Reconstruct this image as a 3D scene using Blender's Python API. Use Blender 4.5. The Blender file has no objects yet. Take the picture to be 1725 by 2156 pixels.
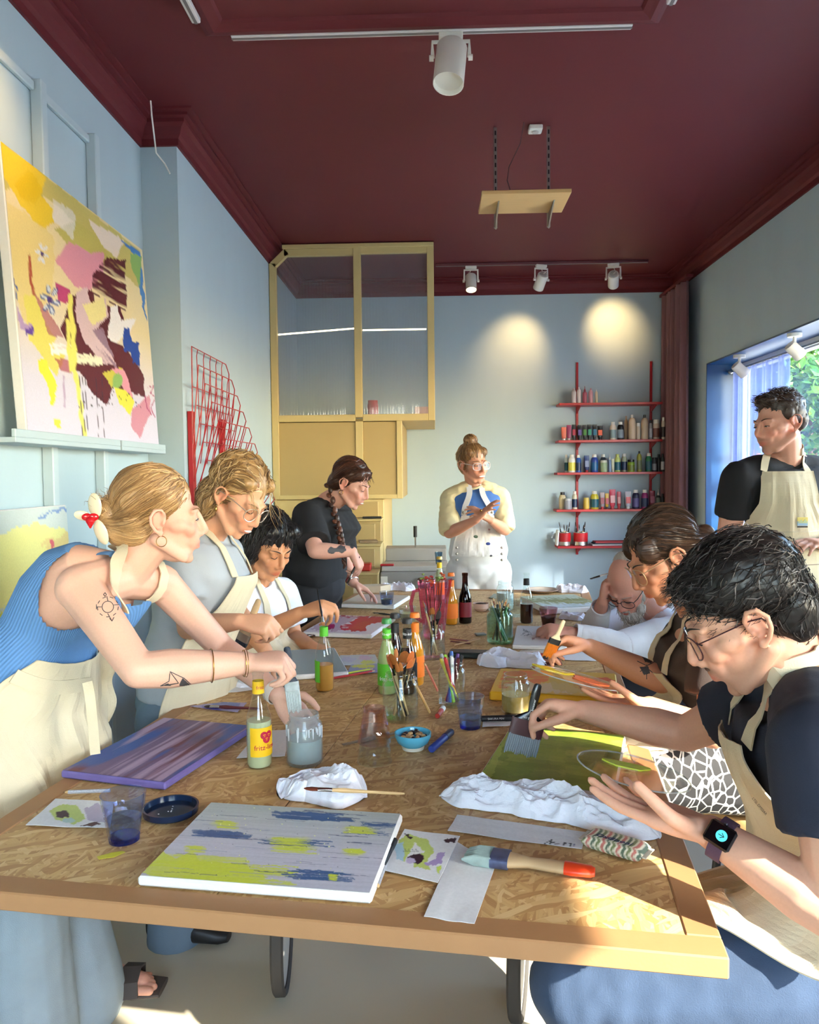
import bpy, math, random
import numpy as np
from mathutils import Vector, Matrix, noise as mnoise
from mathutils.bvhtree import BVHTree

SC = bpy.context.scene
COL = SC.collection
rnd = random.Random(7)

# ------------------------------------------------------------------ camera, sky, sun, exposure
CAMZ = 1.48
YAW, PIT, ROL, FPX = .0322, .0478, -.0104, 1634.
CX, CY = 862.5, 1078.
def _basis():
 f = np.array([-math.sin(YAW)*math.cos(PIT), math.cos(YAW)*math.cos(PIT), -math.sin(PIT)])
 r0 = np.array([math.cos(YAW), math.sin(YAW), 0.]); u0 = np.cross(r0, f)
 return math.cos(ROL)*r0+math.sin(ROL)*u0, -math.sin(ROL)*r0+math.cos(ROL)*u0, f
_R, _U, _F = _basis()
cam_d = bpy.data.cameras.new('camera'); cam = bpy.data.objects.new('camera', cam_d); COL.objects.link(cam)
cam_d.sensor_fit = 'HORIZONTAL'; cam_d.sensor_width = 36.; cam_d.lens = FPX/1725.*36.
cam_d.clip_start = .02; cam_d.clip_end = 200
_m = Matrix.Identity(4)
for i in range(3):
 _m[i][0], _m[i][1], _m[i][2] = _R[i], _U[i], -_F[i]
_m[2][3] = CAMZ
cam.matrix_world = _m
SC.camera = cam
SC.view_settings.view_transform = 'Standard'; SC.view_settings.look = 'None'
SC.view_settings.gamma = 1.; SC.view_settings.use_curve_mapping = False
SC.view_settings.exposure = 1.05
SC.cycles.max_bounces = 7; SC.cycles.diffuse_bounces = 4; SC.cycles.transparent_max_bounces = 16
SC.cycles.use_adaptive_sampling = True; SC.cycles.adaptive_threshold = .05
SC.cycles.glossy_bounces = 4; SC.cycles.transmission_bounces = 6
SC.cycles.sample_clamp_indirect = 6.0; SC.cycles.caustics_reflective = False; SC.cycles.caustics_refractive = False

world = bpy.data.worlds.new('sky'); SC.world = world; world.use_nodes = True
_nt = world.node_tree
_bg = _nt.nodes['Background']
_sky = _nt.nodes.new('ShaderNodeTexSky'); _sky.sky_type = 'NISHITA'; _sky.sun_disc = False
_sky.sun_elevation = math.radians(30); _sky.sun_rotation = math.radians(130); _sky.air_density = 1.0; _sky.dust_density = 1.0
_sky.ozone_density = 2.0
_nt.links.new(_sky.outputs['Color'], _bg.inputs['Color']); _bg.inputs['Strength'].default_value = 1.7

def sun_lamp():
 d = bpy.data.lights.new('sun', 'SUN'); d.energy = 15.0; d.angle = .009; d.color = (1., .94, .85)
 o = bpy.data.objects.new('sun', d); COL.objects.link(o)
 v = Vector((-1., .85, -.67)); o.rotation_euler = v.to_track_quat('-Z', 'Y').to_euler(); o.location = (8, -8, 8)
sun_lamp()

# ------------------------------------------------------------------ pixel helpers (real distances)
def ray(px, py): return _F+_R*(px-CX)/FPX-_U*(py-CY)/FPX
def at(px, py, Y):
 d = ray(px, py); p = d*(Y/d[1]); return Vector((p[0], p[1], p[2]+CAMZ))
def onz(px, py, z):
 d = ray(px, py); p = d*((z-CAMZ)/d[2]); return Vector((p[0], p[1], z))
def onx(px, py, x):
 d = ray(px, py); p = d*(x/d[0]); return Vector((x, p[1], p[2]+CAMZ))
def proj(p):
 q = np.array(p)-np.array([0, 0, CAMZ]); w = q@_F
 return CX+FPX*(q@_R)/w, CY-FPX*(q@_U)/w
TZ = .78
TA = .1394
def tb(px, py, h=0.): return onz(px, py, TZ+h)

# ------------------------------------------------------------------ numeric noise
def _hash(i, j, k, s):
 n = (i*374761393+j*668265263+k*2147483647+s*974711) & 0xffffffff
 n = ((n ^ (n >> 13))*1274126177) & 0xffffffff
 return ((n ^ (n >> 16)) & 0xffff)/65535.
def vnoise(p, seed=0):
 p = np.asarray(p, float); i = np.floor(p).astype(np.int64); f = p-i; f = f*f*(3-2*f)
 o = 0.
 for a in (0, 1):
  for b in (0, 1):
   for c in (0, 1):
    w = (f[..., 0] if a else 1-f[..., 0])*(f[..., 1] if b else 1-f[..., 1])*(f[..., 2] if c else 1-f[..., 2])
    o = o+w*_hash(i[..., 0]+a, i[..., 1]+b, i[..., 2]+c, seed)
 return o*2-1
def fbm(p, seed=0, octs=3):
 o = 0.; a = 1.; p = np.asarray(p, float)
 for k in range(octs):
  o = o+a*vnoise(p*2**k, seed+k*17); a *= .5
 return o

# ------------------------------------------------------------------ materials
def lin(c):
 return tuple((x/12.92 if x <= .04045 else ((x+.055)/1.055)**2.4) for x in c[:3])
def rgb(r, g, b): return lin((r/255., g/255., b/255.))
MATS = {}
def newmat(name):
 m = bpy.data.materials.new(name); m.use_nodes = True
 nt = m.node_tree; b = nt.nodes['Principled BSDF']; return m, nt, b
def mat(name, c, rough=.6, metal=0., var=.06, scale=12., bump=0., bscale=80., spec=.5, coat=0., stretch=None, sheen=0., sss=0.):
 """plain surface: colour with a little procedural mottling and relief"""
 if name in MATS: return MATS[name]
 m, nt, b = newmat(name); N = nt.nodes; L = nt.links
 tc = N.new('ShaderNodeTexCoord'); mp = N.new('ShaderNodeMapping')
 if stretch: mp.inputs['Scale'].default_value = stretch
 L.new(tc.outputs['Object'], mp.inputs['Vector'])
 nz = N.new('ShaderNodeTexNoise'); nz.inputs['Scale'].default_value = scale; nz.inputs['Detail'].default_value = 4.
 L.new(mp.outputs['Vector'], nz.inputs['Vector'])
 mx = N.new('ShaderNodeMix'); mx.data_type = 'RGBA'
 mx.inputs[6].default_value = (*[max(0, x*(1-var)) for x in c], 1); mx.inputs[7].default_value = (*[min(1, x*(1+var)) for x in c], 1)
 L.new(nz.outputs['Fac'], mx.inputs[0]); L.new(mx.outputs[2], b.inputs['Base Color'])
 b.inputs['Roughness'].default_value = rough; b.inputs['Metallic'].default_value = metal
 b.inputs['Specular IOR Level'].default_value = spec; b.inputs['Coat Weight'].default_value = coat
 if sheen: b.inputs['Sheen Weight'].default_value = sheen
 if sss:
  b.inputs['Subsurface Weight'].default_value = sss; b.inputs['Subsurface Radius'].default_value = (1., .35, .2); b.inputs['Subsurface Scale'].default_value = .01
 if bump:
  n2 = N.new('ShaderNodeTexNoise'); n2.inputs['Scale'].default_value = bscale; n2.inputs['Detail'].default_value = 3.
  L.new(mp.outputs['Vector'], n2.inputs['Vector'])
  bp = N.new('ShaderNodeBump'); bp.inputs['Strength'].default_value = bump; bp.inputs['Distance'].default_value = .004
  L.new(n2.outputs['Fac'], bp.inputs['Height']); L.new(bp.outputs['Normal'], b.inputs['Normal'])
 MATS[name] = m; return m
def colmat(name, rough=.6, streak=None, amt=.08, bump=.15, bscale=120., spec=.4, coat=0., sss=0.):
 """colour comes from the mesh's own 'Col' attribute, with fine procedural streaks on top"""
 if name in MATS: return MATS[name]
 m, nt, b = newmat(name); N = nt.nodes; L = nt.links
 at_ = N.new('ShaderNodeAttribute'); at_.attribute_name = 'Col'
 tc = N.new('ShaderNodeTexCoord'); mp = N.new('ShaderNodeMapping'); mp.inputs['Scale'].default_value = streak or (1, 1, 1)
 L.new(tc.outputs['Object'], mp.inputs['Vector'])
 nz = N.new('ShaderNodeTexNoise'); nz.inputs['Scale'].default_value = bscale; nz.inputs['Detail'].default_value = 5.
 L.new(mp.outputs['Vector'], nz.inputs['Vector'])
 mr = N.new('ShaderNodeMapRange'); mr.inputs[1].default_value = .25; mr.inputs[2].default_value = .75; mr.inputs[3].default_value = 1-amt; mr.inputs[4].default_value = 1+amt
 L.new(nz.outputs['Fac'], mr.inputs[0])
 mx = N.new('ShaderNodeVectorMath'); mx.operation = 'SCALE'
 L.new(at_.outputs['Color'], mx.inputs[0]); L.new(mr.outputs[0], mx.inputs['Scale'])
 L.new(mx.outputs[0], b.inputs['Base Color']); b.inputs['Roughness'].default_value = rough
 b.inputs['Specular IOR Level'].default_value = spec; b.inputs['Coat Weight'].default_value = coat
 if sss:
  b.inputs['Subsurface Weight'].default_value = sss; b.inputs['Subsurface Radius'].default_value = (1., .3, .15); b.inputs['Subsurface Scale'].default_value = .012
 if bump:
  bp = N.new('ShaderNodeBump'); bp.inputs['Strength'].default_value = bump; bp.inputs['Distance'].default_value = .002
  L.new(nz.outputs['Fac'], bp.inputs['Height']); L.new(bp.outputs['Normal'], b.inputs['Normal'])
 MATS[name] = m; return m
def glassmat(name, tint=(1, 1, 1), rough=0., gloss=1., wavy=0., haze=0.):
 """thin clear wall: tinted see-through plus Fresnel reflection"""
 if name in MATS: return MATS[name]
 m = bpy.data.materials.new(name); m.use_nodes = True; nt = m.node_tree; N = nt.nodes; L = nt.links; N.clear()
 out = N.new('ShaderNodeOutputMaterial'); tr = N.new('ShaderNodeBsdfTransparent'); tr.inputs[0].default_value = (*tint, 1)
 gl = N.new('ShaderNodeBsdfGlossy'); gl.inputs['Roughness'].default_value = rough; gl.inputs[0].default_value = (gloss, gloss, gloss, 1)
 fr = N.new('ShaderNodeFresnel'); ge = N.new('ShaderNodeNewGeometry'); io = N.new('ShaderNodeMapRange'); io.inputs[3].default_value = 1.5; io.inputs[4].default_value = 1/1.5
 L.new(ge.outputs['Backfacing'], io.inputs[0]); L.new(io.outputs[0], fr.inputs[0])
 mx = N.new('ShaderNodeMixShader'); L.new(fr.outputs[0], mx.inputs[0]); L.new(tr.outputs[0], mx.inputs[1]); L.new(gl.outputs[0], mx.inputs[2])
 last = mx
 if haze:
  df = N.new('ShaderNodeBsdfDiffuse'); df.inputs[0].default_value = (.8, .8, .8, 1)
  m2 = N.new('ShaderNodeMixShader'); m2.inputs[0].default_value = haze; L.new(mx.outputs[0], m2.inputs[1]); L.new(df.outputs[0], m2.inputs[2]); last = m2
 if wavy:
  tc = N.new('ShaderNodeTexCoord'); nz = N.new('ShaderNodeTexNoise'); nz.inputs['Scale'].default_value = 60.
  L.new(tc.outputs['Object'], nz.inputs['Vector']); bp = N.new('ShaderNodeBump'); bp.inputs['Strength'].default_value = wavy; bp.inputs['Distance'].default_value = .003
  L.new(nz.outputs['Fac'], bp.inputs['Height']); L.new(bp.outputs['Normal'], gl.inputs['Normal'])
 L.new(last.outputs[0], out.inputs[0]); MATS[name] = m; return m
def liquid(name, c, rough=.05):
 if name in MATS: return MATS[name]
 m, nt, b = newmat(name)
 b.inputs['Base Color'].default_value = (*c, 1); b.inputs['Roughness'].default_value = rough
 MATS[name] = m; return m
def emit(name, c, s):
 if name in MATS: return MATS[name]
 m, nt, b = newmat(name); b.inputs['Emission Color'].default_value = (*c, 1); b.inputs['Emission Strength'].default_value = s
 b.inputs['Base Color'].default_value = (*c, 1); MATS[name] = m; return m

# ------------------------------------------------------------------ mesh builder
def V3(p): return np.array([p[0], p[1], p[2]], float)
def unit(v):
 v = np.asarray(v, float); n = np.linalg.norm(v); return v/n if n > 1e-12 else np.array([0., 0., 1.])
def frame(d, up=(0, 0, 1)):
 d = unit(d); u = np.asarray(up, float)
 if abs(d@unit(u)) > .98: u = np.array([1., 0, 0]) if abs(d[0]) < .9 else np.array([0, 1., 0])
 x = unit(np.cross(u, d)); return x, np.cross(d, x), d
def rotz(a): return np.array([[math.cos(a), -math.sin(a), 0], [math.sin(a), math.cos(a), 0], [0, 0, 1.]])
def rotx(a): return np.array([[1., 0, 0], [0, math.cos(a), -math.sin(a)], [0, math.sin(a), math.cos(a)]])
def roty(a): return np.array([[math.cos(a), 0, math.sin(a)], [0, 1., 0], [-math.sin(a), 0, math.cos(a)]])
def rot_axis(ax, a): return np.array(Matrix.Rotation(a, 3, Vector(ax)))

class MB:
 def __init__(s): s.v = []; s.f = []; s.m = []; s.c = []; s.nv = 0
 def add(s, verts, faces, mi=0, col=None):
  b = s.nv; verts = np.asarray(verts, float).reshape(-1, 3)
  s.v.append(verts); s.nv += len(verts); s.f += [[i+b for i in f] for f in faces]; s.m += [mi]*len(faces)
  s.c.append(np.tile(np.asarray(col if col is not None else (1, 1, 1), float), (len(verts), 1)) if np.ndim(col) < 2 else np.asarray(col))
  return s
 def box(s, c, d, R=None, b=0., mi=0, col=None):
  h = np.asarray(d, float)/2; c = V3(c)
  if b <= 0:
   v = np.array([[x, y, z] for x in (-1, 1) for y in (-1, 1) for z in (-1, 1)])*h
   f = [(0, 1, 3, 2), (4, 6, 7, 5), (0, 4, 5, 1), (2, 3, 7, 6), (0, 2, 6, 4), (1, 5, 7, 3)]
  else:
   b = min(b, h.min()*.9); v = []; idx = {}
   for x in (-1, 1):
    for y in (-1, 1):
     for z in (-1, 1):
      for a in range(3):
       q = np.array([x, y, z])*(h-b); q[a] = (x, y, z)[a]*h[a]; idx[(x, y, z, a)] = len(v); v.append(q)
   v = np.array(v); f = []
   for a in range(3):
    o = [k for k in range(3) if k != a]
    for sg in (-1, 1):
     r = []
     for p, q in ((-1, -1), (1, -1), (1, 1), (-1, 1)):
      t = [0, 0, 0]; t[a] = sg; t[o[0]] = p; t[o[1]] = q; r.append(idx[(*t, a)])
     f.append(r if (sg == 1) == (a != 1) else r[::-1])
   for a in range(3):
    o = [k for k in range(3) if k != a]
    for p in (-1, 1):
     for q in (-1, 1):
      t0 = [0, 0, 0]; t0[a] = -1; t0[o[0]] = p; t0[o[1]] = q; t1 = list(t0); t1[a] = 1
      r = [idx[(*t0, o[0])], idx[(*t1, o[0])], idx[(*t1, o[1])], idx[(*t0, o[1])]]; f.append(r if (p*q > 0) == (a != 1) else r[::-1])
   for x in (-1, 1):
    for y in (-1, 1):
     for z in (-1, 1):
      r = [idx[(x, y, z, 0)], idx[(x, y, z, 1)], idx[(x, y, z, 2)]]; f.append(r if x*y*z > 0 else r[::-1])
  if R is not None: v = v@np.asarray(R).T
  return s.add(v+c, f, mi, col)
 def bb(s, lo, hi, b=0., mi=0):
  lo = np.asarray(lo, float); hi = np.asarray(hi, float); return s.box((lo+hi)/2, np.abs(hi-lo), None, b, mi)
 def beam(s, p0, p1, w, t, up=(0, 0, 1), b=0., mi=0):
  p0 = V3(p0); p1 = V3(p1); x, y, d = frame(p1-p0, up); R = np.stack([x, y, d], 1)
  return s.box((p0+p1)/2, (w, t, np.linalg.norm(p1-p0)), R, b, mi)
 def tube(s, pts, r, n=8, closed=False, caps=True, mi=0, flat=None, up=None, col=None):
  P = np.array([V3(p) for p in pts]); k = len(P); rr = np.full(k, r) if np.ndim(r) == 0 else np.asarray(r, float)
  T = np.zeros_like(P)
  for i in range(k):
   a = P[(i+1) % k] if (closed or i < k-1) else P[i]; b = P[i-1] if (closed or i > 0) else P[i]; T[i] = unit(a-b)
  x, y, _ = frame(T[0], up if up is not None else (0, 0, 1)); vs = []
  for i in range(k):
   if up is not None: x, y, _ = frame(T[i], up)
   else: x = unit(x-T[i]*(x@T[i])); y = np.cross(T[i], x)
   for j in range(n):
    a = 2*math.pi*j/n; fx, fy = (1, 1) if flat is None else flat
    vs.append(P[i]+rr[i]*(math.cos(a)*x*fx+math.sin(a)*y*fy))
  f = []
  for i in range(k if closed else k-1):
   for j in range(n):
    a, b = i*n+j, i*n+(j+1) % n; c, d = ((i+1) % k)*n+(j+1) % n, ((i+1) % k)*n+j; f.append((a, b, c, d))
  if caps and not closed: f.append(tuple(range(n))[::-1]); f.append(tuple((k-1)*n+j for j in range(n)))
  return s.add(vs, f, mi, col)
 def cyl(s, p0, p1, r0, r1=None, n=16, mi=0, caps=True, col=None): return s.tube([p0, p1], [r0, r0 if r1 is None else r1], n, mi=mi, caps=caps, col=col)
 def lathe(s, prof, n=24, o=(0, 0, 0), R=None, mi=0, sx=1., sy=1., arc=None, col=None, close=False):
  vs = []; k = len(prof)
  a0, a1 = (0, 2*math.pi) if arc is None else arc; full = arc is None; nn = n if full else n+1
  for r, z in prof:
   for j in range(nn):
    a = a0+(a1-a0)*j/n; vs.append((r*math.cos(a)*sx, r*math.sin(a)*sy, z))
  f = []
  for i in range(k if close else k-1):
   i2 = (i+1) % k
   for j in range(n):
    j2 = (j+1) % nn; f.append((i*nn+j, i*nn+j2, i2*nn+j2, i2*nn+j))
  vs = np.array(vs)
  if R is not None: vs = vs@np.asarray(R).T
  return s.add(vs+V3(o), f, mi, col)
 def prism(s, poly, z0, z1, o=(0, 0, 0), R=None, mi=0, col=None):
  n = len(poly); v = np.array([(x, y, z0) for x, y in poly]+[(x, y, z1) for x, y in poly])
  a = sum(poly[i][0]*poly[(i+1) % n][1]-poly[(i+1) % n][0]*poly[i][1] for i in range(n))
  f = [tuple(range(n))[::-1], tuple(range(n, 2*n))]+[(i, (i+1) % n, n+(i+1) % n, n+i) for i in range(n)]
  if a < 0: f = [q[::-1] for q in f]
  if R is not None: v = v@np.asarray(R).T
  return s.add(v+V3(o), f, mi, col)
 def ell(s, c, r, R=None, n=16, m=10, mi=0, col=None):
  r = np.full(3, r) if np.ndim(r) == 0 else np.asarray(r, float); vs = [(0, 0, 1.)]
  for i in range(1, m):
   t = math.pi*i/m
   for j in range(n): a = 2*math.pi*j/n; vs.append((math.sin(t)*math.cos(a), math.sin(t)*math.sin(a), math.cos(t)))
  vs.append((0, 0, -1.)); f = [(0, 1+j, 1+(j+1) % n) for j in range(n)]
  for i in range(m-2):
   for j in range(n): a = 1+i*n; f.append((a+j, a+n+j, a+n+(j+1) % n, a+(j+1) % n))
  l = len(vs)-1; a = 1+(m-2)*n; f += [(l, a+(j+1) % n, a+j) for j in range(n)]
  vs = np.array(vs)*r
  if R is not None: vs = vs@np.asarray(R).T
  return s.add(vs+V3(c), f, mi, col)
 def rcone(s, p0, r0, p1, r1, n=14):
  """rounded tapered limb segment"""
  p0 = V3(p0); p1 = V3(p1); d = p1-p0; L = np.linalg.norm(d)
  if L < 1e-6: return s.ell(p0, max(r0, r1))
  d = d/L; P = []; rr = []
  for t in (90, 67, 45, 22): a = math.radians(t); P.append(p0-d*r0*math.sin(a)); rr.append(max(r0*math.cos(a), 1e-5))
  P.append(p0); rr.append(r0); P.append(p1); rr.append(r1)
  for t in (22, 45, 67, 90): a = math.radians(t); P.append(p1+d*r1*math.sin(a)); rr.append(max(r1*math.cos(a), 1e-5))
  return s.tube(P, rr, n)
 def limb(s, pts, rad, n=14):
  for i in range(len(pts)-1): s.rcone(pts[i], rad[i], pts[i+1], rad[i+1], n)
  return s
 def loft(s, rings, n=24, caps=True, mi=0):
  """rings: (centre, xvec, yvec, hw, hd[, power])"""
  vs = []
  for rg in rings:
   c, x, y, a, b = rg[:5]; pw = rg[5] if len(rg) > 5 else 2.
   for j in range(n):
    t = 2*math.pi*j/n; ct, st = math.cos(t), math.sin(t)
    vs.append(V3(c)+np.asarray(x)*a*math.copysign(abs(ct)**(2/pw), ct)+np.asarray(y)*b*math.copysign(abs(st)**(2/pw), st))
  k = len(rings); f = [(i*n+j, i*n+(j+1) % n, (i+1)*n+(j+1) % n, (i+1)*n+j) for i in range(k-1) for j in range(n)]
  if caps: f.append(tuple(range(n))[::-1]); f.append(tuple((k-1)*n+j for j in range(n)))
  return s.add(vs, f, mi)
 def grid(s, A, mi=0, col=None, closed_u=False):
  h, w = A.shape[:2]; f = []
  for i in range(h-1):
   for j in range(w if closed_u else w-1):
    j2 = (j+1) % w; f.append((i*w+j, i*w+j2, (i+1)*w+j2, (i+1)*w+j))
  return s.add(A.reshape(-1, 3), f, mi, col.reshape(-1, 3) if col is not None and np.ndim(col) == 3 else col)
 def sheet(s, A, t, mi=0, col=None):
  """closed thin sheet from a grid of points; thickness along -normal"""
  A = np.asarray(A, float); h, w = A.shape[:2]
  du = np.gradient(A, axis=1); dv = np.gradient(A, axis=0); n = np.cross(du, dv); n /= np.maximum(np.linalg.norm(n, axis=2, keepdims=True), 1e-9)
  B = A-n*t; o = h*w
  f = [(i*w+j, i*w+j+1, (i+1)*w+j+1, (i+1)*w+j) for i in range(h-1) for j in range(w-1)]
  f += [tuple(o+q for q in reversed(x)) for x in f[:]]
  rim = [j for j in range(w)]+[i*w+w-1 for i in range(1, h)]+[(h-1)*w+j for j in range(w-2, -1, -1)]+[i*w for i in range(h-2, 0, -1)]
  f += [(rim[(k+1) % len(rim)], rim[k], o+rim[k], o+rim[(k+1) % len(rim)]) for k in range(len(rim))]
  c = None if col is None else (np.concatenate([col.reshape(-1, 3)]*2) if np.ndim(col) == 3 else col)
  return s.add(np.concatenate([A.reshape(-1, 3), B.reshape(-1, 3)]), f, mi, c)
 def verts(s): return np.concatenate(s.v) if s.v else np.zeros((0, 3))
 def mesh(s, name, smooth=False, color=False):
  me = bpy.data.meshes.new(name); me.from_pydata(s.verts().tolist(), [], s.f)
  if any(s.m): me.polygons.foreach_set('material_index', s.m)
  if color:
   ca = me.color_attributes.new('Col', 'FLOAT_COLOR', 'POINT'); c = np.concatenate(s.c); ca.data.foreach_set('color', np.concatenate([c, np.ones((len(c), 1))], 1).ravel())
  if smooth is True: me.polygons.foreach_set('use_smooth', [True]*len(me.polygons))
  me.update()
  return me

def link(name, me, m=None, parent=None, smooth=None):
 o = bpy.data.objects.new(name, me); COL.objects.link(o)
 if m is not None:
  for x in (m if isinstance(m, (list, tuple)) else [m]): me.materials.append(x)
 if smooth == 'auto': shade(me)
 if parent is not None:
  o.parent = parent; o.matrix_parent_inverse = parent.matrix_world.inverted() if not parent.get('_local') else Matrix.Identity(4)
 return o
def shade(me, ang=35):
 me.polygons.foreach_set('use_smooth', [True]*len(me.polygons)); me.set_sharp_from_angle(angle=math.radians(ang))
def part(name, b, m, parent, smooth='auto', color=False, label=None):
 """a mesh object from a builder, child of parent (points are in world space, or in the thing's own space for a local thing)"""
 me = b.mesh(name, color=color) if isinstance(b, MB) else b
 o = link(name, me, m, parent, smooth)
 if label: o['label'] = label
 return o
def tag(o, label, cat, group=None, kind=None):
 if label: o['label'] = label
 if cat: o['category'] = cat
 if group: o['group'] = group
 if kind: o['kind'] = kind
 return o
def single(name, b, m, label, cat, group=None, kind=None, smooth='auto', color=False):
 """a thing that is one mesh; its origin goes to its base"""
 me = b.mesh(name, color=color) if isinstance(b, MB) else b
 co = np.empty(len(me.vertices)*3); me.vertices.foreach_get('co', co); co = co.reshape(-1, 3)
 lo, hi = co.min(0), co.max(0); c = np.array([(lo[0]+hi[0])/2, (lo[1]+hi[1])/2, lo[2]])
 me.vertices.foreach_set('co', (co-c).ravel()); me.update()
 o = link(name, me, m, None, smooth); o.location = c; return tag(o, label, cat, group, kind)
def struct(name, b, m, smooth='auto', label=None):
 o = single(name, b, m, label, None, kind='structure', smooth=smooth); return o
def thing(name, label, cat, loc=(0, 0, 0), rz=0., group=None, local=False):
 o = bpy.data.objects.new(name, None); COL.objects.link(o); o.empty_display_size = .05
 o.location = loc; o.rotation_euler = (0, 0, rz)
 o.matrix_world = Matrix.Translation(Vector(loc))@Matrix.Rotation(rz, 4, 'Z')
 if local: o['_local'] = 1
 return tag(o, label, cat, group)
def dup(o, loc, rz=0., label=None, group=None, scale=None, rot=None):
 def cp(x, par):
  c = x.copy(); COL.objects.link(c)
  if par is not None: c.parent = par
  for ch in x.children: cp(ch, c)
  return c
 c = cp(o, None); c.location = loc; c.rotation_euler = rot if rot is not None else (0, 0, rz)
 if scale is not None: c.scale = (scale,)*3 if np.ndim(scale) == 0 else scale
 if label: c['label'] = label
 if group: c['group'] = group
 return c
def textmesh(body, size, extrude=0.0005, align='CENTER', shear=0., spacing=1.):
 cu = bpy.data.curves.new('lettering', 'FONT'); cu.body = body; cu.size = size; cu.extrude = extrude; cu.align_x = align; cu.align_y = 'CENTER'; cu.shear = shear; cu.space_character = spacing; cu.resolution_u = 3
 o = bpy.data.objects.new('lettering', cu); COL.objects.link(o)
 dg = bpy.context.evaluated_depsgraph_get(); me = bpy.data.meshes.new_from_object(o.evaluated_get(dg)); bpy.data.objects.remove(o); bpy.data.curves.remove(cu)
 return me
def map_mesh(me, fn):
 co = np.empty(len(me.vertices)*3); me.vertices.foreach_get('co', co); me.vertices.foreach_set('co', np.asarray(fn(co.reshape(-1, 3))).ravel()); me.update(); return me
# ================================================================== THE ROOM
XL, XP, XR, YP, YB, YF, ZC, ZV = -1.5, -1.31, 2.295, 4.04, 7.5, -2.2, 3.33, 3.18
def wallmat(name, c, mott=.05):
 if name in MATS: return MATS[name]
 m, nt, b = newmat(name); N = nt.nodes; L = nt.links
 tc = N.new('ShaderNodeTexCoord'); mp = N.new('ShaderNodeMapping'); mp.inputs['Scale'].default_value = (1, 1, .28); L.new(tc.outputs['Object'], mp.inputs['Vector'])
 n1 = N.new('ShaderNodeTexNoise'); n1.inputs['Scale'].default_value = 5.; n1.inputs['Detail'].default_value = 6.; L.new(mp.outputs[0], n1.inputs['Vector'])
 mx = N.new('ShaderNodeMix'); mx.data_type = 'RGBA'; mx.inputs[6].default_value = (*[x*(1-mott) for x in c], 1); mx.inputs[7].default_value = (*[x*(1+mott) for x in c], 1)
 L.new(n1.outputs['Fac'], mx.inputs[0]); L.new(mx.outputs[2], b.inputs['Base Color']); b.inputs['Roughness'].default_value = .62; b.inputs['Specular IOR Level'].default_value = .3
 n2 = N.new('ShaderNodeTexNoise'); n2.inputs['Scale'].default_value = 40.; n2.inputs['Detail'].default_value = 5.; L.new(tc.outputs['Object'], n2.inputs['Vector'])
 bp = N.new('ShaderNodeBump'); bp.inputs['Strength'].default_value = .12; bp.inputs['Distance'].default_value = .004; L.new(n2.outputs['Fac'], bp.inputs['Height']); L.new(bp.outputs[0], b.inputs['Normal'])
 MATS[name] = m; return m
M_WALL = wallmat('pale blue wall paint', rgb(178, 197, 205))
M_MAROON = mat('maroon ceiling paint', rgb(105, 42, 46), .55, var=.05, scale=3., bump=.05, bscale=30., spec=.2)
M_FLOOR = mat('poured grey beige floor', rgb(200, 186, 160), .32, var=.04, scale=1.5, bump=.03, bscale=20.)
M_BLUE = mat('deep blue reveal paint', rgb(14, 62, 104), .35, var=.04)
M_TRIMBLUE = mat('pale blue batten paint', rgb(186, 202, 208), .5, var=.03)
M_YEL = mat('soft yellow paint', rgb(204, 181, 122), .5, var=.03, scale=6., bump=.04)
M_WHITE = mat('white enamel', rgb(236, 233, 224), .4, var=.02)
M_BLACK = mat('black plastic', rgb(22, 22, 24), .4, var=.1)
M_STEEL = mat('brushed steel', rgb(176, 172, 164), .35, 1., var=.05, bump=.05)

struct('floor', MB().bb((-2.2, YF-.4, -.12), (2.7, YB+.4, 0)), M_FLOOR, label='smooth grey beige poured floor of the studio')
struct('ceiling', MB().bb((-2.2, YF-.4, ZC), (2.7, YB+.4, ZC+.15)), M_MAROON, label='dark maroon painted ceiling')
b = MB().prism([(-1.9, YF-.3), (XL, YF-.3), (XL, YP), (XP, YP), (XP, YB+.3), (-1.9, YB+.3)], 0, ZC)
struct('wall_left', b, M_WALL, label='pale blue plaster wall on the left with a projecting section')
struct('wall_back', MB().bb((XP, YB, 0), (XR, YB+.25, ZC)), M_WALL, label='pale blue back wall lit by two spotlights')
WT = .36
W1 = (2.62, 6.63, .95, 2.385)
W2 = (-1.0, .90, 1.1, 2.45)
b = MB()
x0, x1 = XR, XR+WT
b.bb((x0, W1[1], 0), (x1, YB+.25, ZC)); b.bb((x0, W2[1], 0), (x1, W1[0], ZC)); b.bb((x0, YF-.3, 0), (x1, W2[0], ZC))
for w in (W1, W2):
 b.bb((x0, w[0], w[3]), (x1, w[1], ZC)); b.bb((x0, w[0], 0), (x1, w[1], w[2]))
struct('wall_right', b, M_WALL, label='pale blue window wall on the right, in shade')
b = MB()
b.bb((XL, YF-.3, 0), (-.5, YF, ZC)); b.bb((1.5, YF-.3, 0), (XR, YF, ZC)); b.bb((-.5, YF-.3, 2.35), (1.5, YF, ZC)); b.bb((-.5, YF-.3, 0), (1.5, YF, 1.0))
struct('wall_front', b, M_WALL, label='street front wall with a wide shop window opening')
b = MB().bb((XP+1.0, YB-.018, 0), (XR, YB, .14), .004)
struct('baseboard_back', b, M_YEL, label='soft yellow skirting board along the back wall')

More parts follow.
